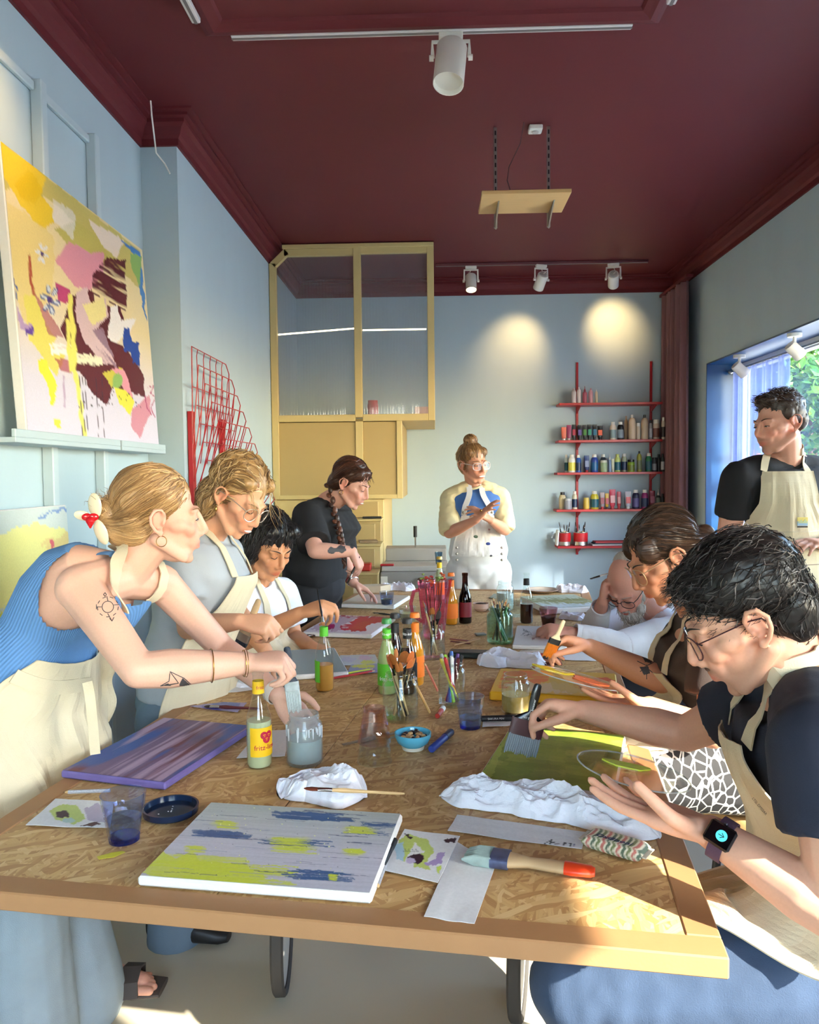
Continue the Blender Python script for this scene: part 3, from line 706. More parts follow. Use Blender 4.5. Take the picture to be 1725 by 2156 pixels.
# stepped drawer unit under it
root = thing('step_unit', 'yellow stepped storage unit with drawers below the wall cabinet', 'storage unit', (-.85, 6.6, 0))
st = [(YC+.02, 0., 1.286, -.41), (5.98, 0., 1.125, -.415), (5.72, 0., .955, -.40), (5.46, 0., .775, -.405)]
yprev = YB-.01
for k, (yf, z0, z1, xr_) in enumerate(st):
 part('step_block', MB().bb((XP+.01, yf, 0.), (xr_, yprev-.001 if k else YB-.01, z1), .004), M_YELP if k % 2 else M_YEL, root); yprev = yf
 if k: part('tread', MB().bb((XP+.01, yf-.015, z1+.0005), (xr_+.004, st[k-1][0]-.001, z1+.016), .003), M_YEL, root)
 d = part('drawer_front', MB().bb((xr_-.30, yf-.012, max(z1-.155, .1)), (xr_-.045, yf-.0005, z1-.02), .003), M_YELP, root)
part('drawer_front', MB().bb((-1.05, 5.448, .12), (-.44, 5.459, .6), .003), M_YELP, root)
# things lying on the steps
def stick(name, p0, p1, r, m, label, cat, group=None): return single(name, MB().tube([p0, V3(p0)*.5+V3(p1)*.5, p1], [r*.6, r, r*.8], 8), m, label, cat, group)
b = MB().box((-.56, 6.08, 1.155), (.27, .028, .012), rotz(.05), .004)
r = thing('cutter_knife', 'black cutter knife on the upper yellow step', 'knife', (-.56, 6.08, 1.142)); part('handle', MB().box((-.49, 6.06, 1.150), (.15, .026, .016), rotz(.03), .004), M_BLACK, r); part('blade', MB().box((-.63, 6.055, 1.150), (.15, .016, .004), rotz(.03), .001), mat('dark steel', rgb(70, 70, 72), .4, .8), r)
single('notebook', MB().box((-.505, 5.85, .981), (.14, .10, .018), rotz(.2), .002), mat('brown cover', rgb(140, 116, 84), .7), 'small brown notebook on the middle yellow step', 'notebook')
single('plastic_tray', MB().bb((-.62, 5.53, .792), (-.46, 5.64, .845), .008), mat('translucent red plastic', rgb(190, 50, 40), .3), 'small red plastic box on the lower yellow step', 'box')

# ================================================================== GREY PRESS behind the table
root = thing('heat_press', 'grey metal press with an upright black handle on a white stand', 'machine', (-.15, 5.85, 0))
g1 = mat('grey enamel', rgb(150, 146, 140), .45, var=.05); g2 = mat('light grey enamel', rgb(176, 172, 164), .45)
part('stand', MB().bb((-.36, 5.66, .0), (.10, 6.05, .60), .01), M_WHITE, root)
part('body', MB().bb((-.40, 5.6, .655), (.135, 6.1, .775), .01), g1, root)
part('foot', MB().bb((-.30, 5.66, .6), (-.27, 5.70, .656)), M_BLACK, root); part('foot', MB().bb((.04, 5.66, .6), (.07, 5.70, .656)), M_BLACK, root)
part('work_plate', MB().bb((-.39, 5.62, .7755), (.10, 6.09, .815), .006), g2, root)
part('lid', MB().box((-.145, 6.03, .87), (.47, .13, .10), rotx(.1), .006), g1, root)
part('knob', MB().cyl((-.11, 5.585, .715), (-.11, 5.601, .715), .02, n=16), mat('brown knob', rgb(92, 62, 52), .5), root)
part('lever', MB().cyl((-.15, 6.0, .92), (-.15, 5.98, 1.0), .006, n=8), M_STEEL, root)
part('lever_grip', MB().cyl((-.15, 5.98, 1.0), (-.15, 5.975, 1.085), .014, n=12), M_BLACK, root)
part('rating_plate', MB().bb((-.395, 5.597, .675), (-.345, 5.6005, .745)), M_WHITE, root)
part('control_box', MB().bb((.137, 5.70, .68), (.20, 5.95, .80), .006), mat('tan wood', rgb(176, 140, 96), .6), root)
single('red_handle', MB().box((-.35, 5.66, .823), (.10, .05, .014), None, .005), M_RED, 'red flat handle on the left end of the grey press', 'handle')
single('drinking_glass', MB().lathe([(0, 0), (.022, 0), (.03, .09), (.028, .09), (.021, .006), (0, .006)], 18, (.028, 5.75, .8155)), glassmat('grey blue glass', (.55, .66, .74)), 'small grey blue tumbler standing on the grey press', 'glass')

# ================================================================== CEILING: tracks, spotlights, hanging board
M_TRACK = mat('white track metal', rgb(226, 218, 214), .4, var=.02)
def track(p0, p1, label, m=None, group=None):
 r = thing('lighting_track', label, 'lighting track', (V3(p0)+V3(p1))/2, group=group)
 part('rail', MB().beam(p0, p1, .035, .022, (0, 0, 1), .003), m or M_TRACK, r)
 part('conductor_slot', MB().beam(V3(p0)-(0, 0, .0118), V3(p1)-(0, 0, .0118), .012, .003, (0, 0, 1)), mat('grey slot', rgb(120, 112, 110), .5), r); return r
track((-.83, 3.31, ZC-.012), (.83, 3.31, ZC-.012), 'white lighting track along the front edge of the ceiling moulding')
track((-.93, .2, ZC-.037), (-.93, 3.15, ZC-.037), 'white lighting track on the left side of the ceiling moulding')
track((.93, .2, ZC-.037), (.93, 3.12, ZC-.037), 'white lighting track on the right side of the ceiling moulding')
track((.03, 6.925, ZC-.012), (1.88, 6.925, ZC-.012), 'lighting track at the far end of the ceiling near the back wall', mat('maroon track metal', rgb(110, 64, 66), .4))
M_LAMP = mat('cream white lamp enamel', rgb(236, 230, 216), .42, var=.02)
def spot(x, y, aim, label, zt=ZC-.05, L=.145, R=.047, lit=0, yoke_ax=None, drop=.155, group='track spotlights'):
 base = np.array([x, y, zt]); root = thing('track_spotlight', label, 'spotlight', base, group=group)
 d = unit(aim); piv = base+np.array([0, 0, -drop])
 ax = unit(np.cross(d, (0, 0, 1))) if yoke_ax is None else unit(yoke_ax)
 part('track_adapter', MB().box(base+(0, 0, -.012), (.10, .03, .026), np.stack([ax, np.cross((0, 0, 1), ax), (0, 0, 1)], 1), .004), M_LAMP, root)
 w = R+.012
 part('yoke', MB().tube([piv+ax*w, base+ax*w+(0, 0, -.035), base-ax*w+(0, 0, -.035), piv-ax*w], .006, 6, flat=(1.5, .5), up=tuple(np.cross(ax, (0, 0, 1)))), M_LAMP, root)
 X, Y_, D = frame(d); Rm = np.stack([X, Y_, D], 1)
 head = part('lamp_head', MB().lathe([(0, -.055), (R*.93, -.055), (R, -.048), (R, L-.055), (R*.94, L-.055), (R*.9, L-.075), (0, L-.075)], 28, piv, Rm), M_LAMP, root)
 part('rear_grille', MB().lathe([(0, -.062), (R*.62, -.062), (R*.66, -.0555)], 24, piv, Rm), mat('grey grille', rgb(190, 184, 172), .5), head)
 for s in (-1, 1): part('knob', MB().cyl(piv+ax*s*(w-.004), piv+ax*s*(w+.014), .012, n=12), M_LAMP, root)
 part('cable', MB().tube([base+(0, 0, -.03), base+ax*.012+(0, 0, -.06), piv-d*.085+ax*.02, piv-d*.06], .0035, 6), M_LAMP, root)
 if lit:
  part('lens', MB().lathe([(0, L-.068), (R*.88, L-.068), (R*.88, L-.0745)], 24, piv, Rm), emit('warm lamp lens', (1., .78, .45), 6.), head)
  l = bpy.data.lights.new('spot_beam', 'SPOT'); l.energy = lit; l.spot_size = math.radians(66); l.spot_blend = 1.; l.color = (1., .62, .26); l.shadow_soft_size = .03
  o = bpy.data.objects.new('spot_beam', l); COL.objects.link(o); o.parent = root; o.matrix_parent_inverse = Matrix.Translation(-Vector(base))
  o.matrix_world = Matrix.Translation(Vector(piv+d*(L-.05)))@Vector(d).to_track_quat('-Z', 'Y').to_matrix().to_4x4()
 return root
spot(.085, 3.31, (-.10, -.30, -1), 'large white track spotlight hanging near the top of the picture', zt=ZC-.024, L=.185, R=.064, drop=.10, yoke_ax=(1, 0, 0))
spot(-.93, 2.45, (-.57, .15, -.42), 'white spotlight on the left track, lighting the large painting', lit=12, zt=ZC-.05)
w1 = V3(at(1085, 745, YB)); w2 = V3(at(1290, 695, YB))
for px, aim, lb, lt in ((992, (.0, -.35, -1), 'left of the three white spotlights on the far track', 14), (1140, None, 'middle of the three white spotlights on the far track', 19), (1292, None, 'right one of the three white spotlights on the far track', 19)):
 p = at(px, 570, 6.925); 
 if aim is None: tgt = w1 if px == 1140 else w2; aim = tgt-np.array([p.x, 6.925, ZC-.18])
 spot(p.x, 6.925, aim, lb, zt=ZC-.024, lit=lt, drop=.13)

# hanging board
root = thing('hanging_shelf', 'small plywood shelf hung from the ceiling on two slotted metal strips', 'shelf', (.49, 4.2, 2.8))
M_PLY = mat('birch plywood', rgb(214, 172, 112), .55, var=.08, scale=6., stretch=(1, 8, 8), bump=.05)
for x in (.343, .626):
 u = part('slotted_strip', MB().bb((x-.009, 4.25, 2.80), (x+.009, 4.262, ZC), .002), M_STEEL, root)
 b = MB()
 for z in np.arange(2.91, 3.31, .042): b.bb((x-.0035, 4.2485, z), (x+.0035, 4.2505, z+.022))
 part('slot', b, M_BLACK, u)['kind'] = 'stuff'
 part('bracket', MB().prism([(0, 0), (.20, .0), (.20, .012), (.03, -.06), (0, -.08)], -.004, .004, (x, 4.25, 2.872), np.array([[0, 0, 1.], [-1, 0, 0], [0, 1, 0]])), M_STEEL, root)
part('board', MB().bb((.25, 3.95, 2.873), (.695, 4.248, 2.892), .002), M_PLY, root)
part('cord', MB().tube([(.49, 4.20, ZC), (.47, 4.2, 3.22), (.41, 4.2, 3.1), (.40, 4.2, 3.03), (.44, 4.18, 2.895)], .003, 6), mat('dark cord', rgb(90, 60, 62), .6), root)
r = thing('ceiling_socket', 'small white socket box on the ceiling beside the hung shelf', 'socket', (.556, 4.265, ZC-.03)); part('box', MB().bb((.52, 4.22, ZC-.028), (.592, 4.29, ZC-.0005), .005), M_WHITE, r); part('insert', MB().cyl((.556, 4.255, ZC-.034), (.556, 4.255, ZC-.028), .018, n=16), mat('grey insert', rgb(190, 186, 180), .4), r)
# loose cable end at the projecting wall corner
single('loose_cable', MB().tube([(-1.377, 3.865, ZC), (-1.375, 3.87, 3.26), (-1.385, 3.93, 3.17), (-1.40, 3.99, 3.13), (-1.37, 4.03, 3.09), (-1.345, 4.03, 3.04)], .004, 6), M_WHITE, 'loose white cable hanging from the ceiling at the wall corner', 'cable')

# ================================================================== CURTAINS
def drape(x, y0, y1, z0, z1, folds, amp, seed, nx=150, nz=14):
 ys = np.linspace(y0, y1, nx); A = []
 for i, z in enumerate(np.linspace(z1, z0, nz)):
  t = i/(nz-1); ph = np.linspace(0, folds*2*math.pi, nx)+.5*t*np.sin(np.linspace(0, 9, nx)+seed)
  A.append(np.stack([x+amp*(.7+.3*t)*np.sin(ph)+.01*np.sin(ph*.37+seed), ys+.012*t*np.sin(ph*1.3), np.full(nx, z)], -1))
 return np.array(A)
root = thing('curtain', 'heavy mauve brown curtain in the far right corner', 'curtain', (2.17, 7.1, .02))
part('cloth', MB().sheet(drape(2.17, 6.82, 7.42, .02, 3.12, 7, .035, 1.), .003), mat('mauve brown cloth', rgb(130, 90, 92), .85, var=.06, sheen=.2, bump=.1, bscale=300.), root, smooth=True)
part('curtain_rail', MB().bb((2.14, 6.7, 3.125), (2.2, 7.49, 3.15), .003), M_MAROON, root)
def sheermat():
 m = bpy.data.materials.new('sheer lilac voile'); m.use_nodes = True; nt = m.node_tree; N = nt.nodes; L = nt.links; N.clear()
 out = N.new('ShaderNodeOutputMaterial'); tr = N.new('ShaderNodeBsdfTransparent'); df = N.new('ShaderNodeBsdfDiffuse'); tl = N.new('ShaderNodeBsdfTranslucent')
 c = (*rgb(112, 124, 172), 1); df.inputs[0].default_value = c; tl.inputs[0].default_value = c; tr.inputs[0].default_value = (.85, .88, .97, 1)
 tc = N.new('ShaderNodeTexCoord'); nz = N.new('ShaderNodeTexNoise'); nz.inputs['Scale'].default_value = 30.; L.new(tc.outputs['Object'], nz.inputs['Vector'])
 mr = N.new('ShaderNodeMapRange'); mr.inputs[3].default_value = .70; mr.inputs[4].default_value = .85; L.new(nz.outputs['Fac'], mr.inputs[0])
 a = N.new('ShaderNodeMixShader'); a.inputs[0].default_value = .5; L.new(df.outputs[0], a.inputs[1]); L.new(tl.outputs[0], a.inputs[2])
 m2 = N.new('ShaderNodeMixShader'); L.new(mr.outputs[0], m2.inputs[0]); L.new(tr.outputs[0], m2.inputs[1]); L.new(a.outputs[0], m2.inputs[2]); L.new(m2.outputs[0], out.inputs[0]); return m
root = thing('sheer_curtain', 'translucent lilac voile curtain at the end of the blue window', 'curtain', (2.44, 6.0, .97))
part('voile', MB().grid(drape(2.47, 5.50, 6.50, .97, 2.295, 11, .022, 3., 260)), sheermat(), root, smooth=True)
part('rod', MB().cyl((2.47, 2.7, 2.305), (2.47, 6.56, 2.305), .008, n=10), M_STEEL, root)
part('finial', MB().ell((2.47, 6.575, 2.305), .022), M_STEEL, root)
for y, lb in ((6.08, 'far white spotlight under the blue window lintel'), (5.17, 'near white spotlight under the blue window lintel')):
 r = thing('window_spotlight', lb, 'spotlight', (2.36, y, 2.373), group='spotlights under the lintel')
 part('ceiling_plate', MB().cyl((2.35, y, 2.372), (2.35, y, 2.350), .045, n=20), M_LAMP, r)
 part('stem', MB().bb((2.342, y-.012, 2.29), (2.358, y+.012, 2.351), .003), M_LAMP, r)
 X, Y_, D = frame((.75, .1, -.65)); part('lamp_head', MB().lathe([(0, -.05), (.036, -.05), (.04, -.04), (.04, .02), (.043, .025), (.043, .06), (.036, .06), (.03, .045), (0, .045)], 22, (2.352, y, 2.265), np.stack([X, Y_, D], 1)), M_LAMP, r)
 part('knob', MB().cyl((2.35, y-.03, 2.29), (2.35, y+.03, 2.29), .008, n=10), M_LAMP, r)
# ================================================================== RED WALL SHELF with paints
YS = 7.29
root = thing('wall_shelf', 'red five-tier metal wall shelf for paints on the back wall', 'shelf', (1.7, 7.4, .75))
def z5(x, y): return 1150+x/5.133, 760+y/5.133
SH = [(145, 455), (135, 857), (122, 1207), (115, 1607), (130, 2002)]
shz = []
for k, (x, y) in enumerate(SH):
 p = at(*z5(x, y), YS); shz.append(p.z)
 part('shelf_board', MB().bb((p.x, YS, p.z-.022), (2.12, YB-.012, p.z), .002), M_RED, root)
ux_ = [at(*z5(338, 1000), YB-.02).x, at(*z5(1135, 1000), YB-.02).x]
for i, x in enumerate(ux_):
 part('upright', MB().bb((x-.011, YB-.018, shz[4]-.10), (x+.011, YB-.0005, shz[0]+.40), .002), M_RED, root)
 for z in shz: part('bracket', MB().prism([(0, -.022), (.17, -.022), (.17, -.03), (.02, -.075), (0, -.085)], -.004, .004, (x, YB-.018, z-.0005), np.array([[0, 0, 1.], [-1, 0, 0], [0, 1, 0]])), M_RED, root)
M_LBLK = mat('black label', rgb(26, 26, 30), .45); M_LNAVY = mat('navy label', rgb(26, 48, 84), .45); M_LTEAL = mat('teal label', rgb(24, 88, 104), .45); M_CAPW = mat('white cap', rgb(228, 224, 214), .4)
def plain(c): return mat('paint plastic %d %d %d' % c, rgb(*c), .38, var=.03)
OW = ['first', 'second', 'third', 'fourth', 'fifth', 'sixth', 'seventh', 'eighth', 'ninth', 'tenth', 'eleventh', 'twelfth', 'thirteenth', 'fourteenth', 'fifteenth', 'sixteenth', 'seventeenth', 'eighteenth']
SHN = ['top', 'second', 'third', 'fourth', 'lowest']
def stock(k, i, x0, x1, ytop, kind, c, cname, lab=None, cap=None, dy=0.):
 """one paint container on shelf k, from its measured span"""
 ybase = {0: 425, 1: 838, 2: 1192, 3: 1598, 4: 1990}[k]
 yy = YS+.055+dy; xa_ = at(*z5(x0, ybase), yy).x; xb_ = at(*z5(x1, ybase), yy).x; r = (xb_-xa_)/2; x = (xa_+xb_)/2; z = shz[k]+.0005
 h = at(*z5(x0, ytop), yy).z-at(*z5(x0, ybase), yy).z
 lb = '%s paint %s, %s from the left on the %s red shelf' % (cname, {'tube': 'tube', 'bottle': 'bottle', 'jar': 'jar', 'tall': 'bottle', 'noz': 'nozzle bottle'}[kind], OW[i], SHN[k])
 t = thing('paint_'+{'tube': 'tube', 'bottle': 'bottle', 'jar': 'jar', 'tall': 'bottle', 'noz': 'bottle'}[kind], lb, 'paint '+('tube' if kind == 'tube' else 'jar' if kind == 'jar' else 'bottle'), (x, yy, z), group='paints on the %s red shelf' % SHN[k])
 o = (x, yy, z); cm = plain(cap) if cap else M_CAPW
 if kind == 'tube':
  part('cap', MB().lathe([(0, 0), (r*.62, 0), (r*.58, h*.13), (0, h*.13)], 14, o), cm, t)
  ex = np.array([1., 0, 0]); ey = np.array([0, 1., 0]); rings = []
  for f, a, b_ in ((.13, .62, .62), (.2, .86, .8), (.5, .95, .55), (.85, 1., .22), (.93, 1., .1), (1., 1., .1)): rings.append((V3(o)+(0, 0, h*f), ex, ey, r*a, r*b_, 2.4))
  part('tube_body', MB().loft(rings, 18), plain(c), t)
  if lab: part('label', MB().box(V3(o)+(0, -r*.62, h*.5), (r*1.5, r*.1, h*.38), rotx(-.12), .001), plain(lab), t)
 else:
  if kind == 'jar': pr = [(0, 0), (r*.95, 0), (r, h*.05), (r, h*.74), (r*.9, h*.8), (0, h*.8)]; cp = [(0, h*.8), (r*.93, h*.8), (r*.93, h), (0, h)]
  elif kind == 'tall': pr = [(0, 0), (r*.95, 0), (r, h*.03), (r, h*.72), (r*.8, h*.82), (r*.4, h*.88), (0, h*.88)]; cp = [(0, h*.88), (r*.36, h*.88), (r*.36, h), (0, h)]
  elif kind == 'noz': pr = [(0, 0), (r*.95, 0), (r, h*.03), (r, h*.6), (r*.5, h*.68), (0, h*.68)]; cp = [(0, h*.68), (r*.5, h*.68), (r*.45, h*.78), (r*.16, h*.84), (r*.1, h), (0, h)]
  else: pr = [(0, 0), (r*.95, 0), (r, h*.03), (r, h*.66), (r*.86, h*.78), (r*.62, h*.84), (0, h*.84)]; cp = [(0, h*.84), (r*.62, h*.84), (r*.6, h), (0, h)]
  part('container', MB().lathe(pr, 18, o), plain(c), t); part('cap', MB().lathe(cp, 14, o), cm, t)
  if lab: part('label', MB().lathe([(r*1.004, h*.1), (r*1.015, h*.1), (r*1.015, h*.56), (r*1.004, h*.56)], 18, o), plain(lab), t)
BK = (24, 24, 28); NV = (26, 48, 84); TE = (24, 88, 104); CRM = (214, 196, 164); RD = (176, 30, 40)
rows = {
 0: [(275, 328, 262, 'tall', (206, 196, 196), 'whitish', None, (200, 180, 180)), (335, 378, 250, 'tall', (220, 206, 204), 'pale pink', None, None), (395, 443, 240, 'noz', (176, 84, 100), 'rose', None, (150, 60, 76)), (460, 508, 265, 'tall', (206, 150, 158), 'light pink', None, (196, 140, 150)), (530, 560, 280, 'tall', (222, 204, 170), 'cream', None, None)],
 1: [(165, 220, 695, 'tube', (222, 116, 92), 'coral', None, None), (222, 275, 672, 'tube', (150, 60, 96), 'magenta with white crimp', None, None), (280, 322, 668, 'tube', BK, 'black and crimson', (170, 40, 64), BK), (338, 388, 672, 'tube', BK, 'black and violet', (92, 70, 140), BK), (397, 440, 672, 'tube', BK, 'black and leaf green', (70, 130, 50), BK), (445, 495, 670, 'tube', BK, 'black and sea green', (50, 140, 110), BK), (500, 550, 670, 'tube', BK, 'black and petrol blue', (30, 100, 130), BK), (553, 612, 683, 'tube', BK, 'black and bright orange', (232, 96, 60), BK),
     (690, 757, 645, 'bottle', (222, 206, 186), 'white acrylic', (130, 150, 150), None), (770, 840, 645, 'bottle', BK, 'black acrylic', (130, 140, 150), None), (846, 885, 580, 'tall', (190, 164, 134), 'translucent beige', None, (180, 150, 120), .06), (890, 970, 570, 'tall', (212, 188, 158), 'tall cream', None, None), (974, 1020, 660, 'jar', (204, 186, 164), 'small cream', None, None), (1026, 1104, 572, 'tall', (204, 180, 150), 'tall beige with black cap', None, BK), (1112, 1150, 630, 'bottle', (150, 150, 156), 'clear grey', (190, 190, 200), BK), (1156, 1225, 625, 'jar', (206, 188, 172), 'white aerosol', (120, 70, 60), None), (1243, 1290, 600, 'bottle', (206, 188, 166), 'white rightmost', (60, 50, 50), None)],
 2: [(200, 240, 1000, 'bottle', (190, 206, 206), 'pale teal', TE, None, .05), (240, 317, 1000, 'bottle', (222, 222, 214), 'white lemon print', (214, 206, 80), None), (321, 380, 1005, 'bottle', (40, 84, 160), 'royal blue', NV, None), (412, 468, 1010, 'tube', (40, 60, 110), 'blue with red crimp', (130, 140, 170), RD), (485, 562, 1000, 'bottle', (44, 70, 150), 'ultramarine', (24, 90, 140), None), (585, 650, 1000, 'bottle', (40, 50, 60), 'dark slate', NV, None, .06), (584, 664, 1065, 'jar', (150, 168, 130), 'sage green', None, (206, 206, 190), -.015), (674, 705, 995, 'noz', (130, 150, 180), 'pale blue', None, None), (707, 738, 1050, 'tube', (206, 206, 170), 'pale yellow', None, None), (741, 805, 1000, 'bottle', (186, 196, 110), 'yellow green', TE, (190, 200, 110)), (813, 876, 995, 'bottle', (160, 166, 140), 'grey green', NV, None, .04), (880, 958, 1060, 'jar', (130, 160, 40), 'lime green', (110, 120, 40), BK), (982, 1034, 970, 'tall', (150, 150, 60), 'olive', (110, 116, 80), BK), (1076, 1143, 992, 'bottle', (30, 110, 70), 'emerald green', TE, None), (1147, 1196, 1040, 'jar', (40, 40, 50), 'black with white label', (150, 150, 160), BK), (1199, 1238, 1005, 'bottle', (30, 30, 36), 'black', None, BK, .03), (1241, 1280, 1000, 'bottle', (34, 40, 40), 'black rightmost', (190, 190, 190), BK)],
 3: [(140, 215, 1415, 'bottle', (206, 190, 150), 'cream with black cap', None, BK, .04), (197, 278, 1480, 'jar', (150, 150, 160), 'clear grey', None, (170, 170, 175), -.02), (281, 338, 1405, 'bottle', (206, 196, 170), 'ivory', NV, None, .03), (402, 468, 1475, 'jar', (196, 166, 70), 'mustard', None, (200, 176, 90)), (480, 568, 1405, 'bottle', (206, 190, 60), 'bright yellow', TE, None), (582, 634, 1420, 'tube', (170, 150, 150), 'red and silver', (150, 40, 46), RD), (638, 680, 1430, 'tube', (206, 160, 50), 'amber', RD, (60, 30, 30)), (684, 750, 1388, 'tube', (196, 60, 80), 'large red', (214, 150, 150), RD), (766, 810, 1412, 'tube', (170, 50, 60), 'small red', (190, 110, 100), RD), (854, 918, 1412, 'tube', (196, 190, 196), 'white and red', (206, 60, 50), None), (932, 1008, 1395, 'bottle', (30, 30, 60), 'dark violet', (90, 80, 130), None), (1030, 1104, 1395, 'bottle', (150, 50, 110), 'magenta', NV, None), (1117, 1178, 1405, 'tube', (130, 30, 56), 'dark crimson', (150, 60, 80), None), (1190, 1236, 1390, 'noz', (40, 46, 46), 'black and grey', (120, 130, 120), None), (1240, 1280, 1440, 'bottle', (24, 24, 28), 'black rightmost', None, BK)]}
for k, R_ in rows.items():
 for i, it in enumerate(R_):
  stock(k, i, *it[:4], it[4], it[5], it[6], it[7], it[8] if len(it) > 8 else 0.)
def brush(name, p0, p1, label, handle, ferr, brist, r=.004, bl=.03, fl=.022, flat=1., group=None, cat='brush', wid=None):
 """p0 = handle end, p1 = bristle tip"""
 p0 = V3(p0); p1 = V3(p1); d = unit(p1-p0); L = np.linalg.norm(p1-p0); w = wid or r*1.5
 t = thing(name, label, cat, (p0+p1)/2, group=group); X, Y_, D = frame(d); hl = L-bl-fl
 part('handle', MB().tube([p0, p0+d*hl*.1, p0+d*hl*.55, p0+d*hl*.85, p0+d*hl], [r*.5, r*.8, r*.85, r*1.25, r*.9], 8), handle, t)
 q = p0+d*hl
 part('ferrule', MB().loft([(q, X, Y_, r*.95, r*.95), (q+d*fl*.4, X, Y_, r, r), (q+d*fl, X, Y_, w, r*.7*flat)], 12), ferr, t)
 q = q+d*fl
 part('bristles', MB().loft([(q, X, Y_, w, r*.68*flat), (q+d*bl*.4, X, Y_, w*1.12, r*.75*flat), (q+d*bl*.8, X, Y_, w*.8, r*.45*flat), (q+d*bl, X, Y_, w*.25, r*.15)], 12), brist, t)
 return t
M_WOOD = mat('pale brush wood', rgb(206, 170, 116), .5, var=.08, scale=30., stretch=(1, 1, .1)); M_FERR = mat('nickel ferrule', rgb(200, 196, 190), .25, 1.); M_BRIS = mat('amber synthetic hair', rgb(176, 104, 44), .6, var=.25, scale=200.)
M_BRDK = mat('dark bristle', rgb(60, 44, 38), .7, var=.3, scale=200.); M_BLKH = mat('black lacquered handle', rgb(24, 22, 22), .25)
for x0, x1, lb in ((140, 265, 'left of two red paint tins holding brushes on the lowest shelf'), (300, 450, 'right of two red paint tins holding brushes on the lowest shelf')):
 pa = at(*z5(x0, 1990), YS+.07); pb = at(*z5(x1, 1990), YS+.07); r = (pb.x-pa.x)/2; x = (pa.x+pb.x)/2; h = at(*z5(x0, 1845), YS+.07).z-pa.z; z = shz[4]+.0005
 t = thing('paint_tin', lb, 'paint tin', (x, YS+.07, z), group='paint tins on the lowest shelf')
 part('tin_wall', MB().lathe([(0, 0), (r, 0), (r*1.03, .004), (r, .01), (r, h-.01), (r*1.03, h-.004), (r, h), (r*.92, h), (r*.9, .01), (0, .01)], 24, (x, YS+.07, z)), M_STEEL, t)
 part('wrapper', MB().lathe([(r*1.005, h*.3), (r*1.02, h*.3), (r*1.02, h*.93), (r*1.005, h*.93)], 24, (x, YS+.07, z)), M_RED, t)
 for j in range(4):
  a = j*1.7+x; brush('paint_brush', (x+.02*math.cos(a), YS+.07+.02*math.sin(a), z+.015), (x+.055*math.cos(a+.4), YS+.07+.03*math.sin(a+.4), z+h+.07+.025*(j % 2)), ['dark', 'grey bristled', 'short dark', 'long handled'][j]+' brush standing in the '+('left' if x0 < 200 else 'right')+' red paint tin', M_BLKH if j % 2 else M_WOOD, M_FERR, M_BRDK, .005, .04, .02, group='brushes in the red tins', wid=.016)
p = at(*z5(120, 1990), YS+.05); single('folded_cloth', MB().box((p.x+.004, YS+.07, shz[4]+.0745), (.018, .10, .148), roty(.08), .006), M_CANVAS, 'folded white cloth at the left end of the lowest red shelf', 'cloth')
pa = at(*z5(500, 1980), YS+.02); pb = at(*z5(1100, 1980), YS+.02)
for i, (dx, c) in enumerate(((0., rgb(206, 204, 200)), (.02, rgb(70, 70, 76)), (.03, rgb(190, 60, 64)))):
 single('sketch_pad', MB().bb((pa.x+dx, YS+.01, shz[4]+.0005+i*.013), (pb.x-.05, YS+.16, shz[4]+.013+i*.013), .002), mat('pad cover %d' % i, c, .7), ['white', 'dark grey', 'red'][i]+' pad in the flat pile on the lowest red shelf', 'pad', 'pads on the lowest shelf')

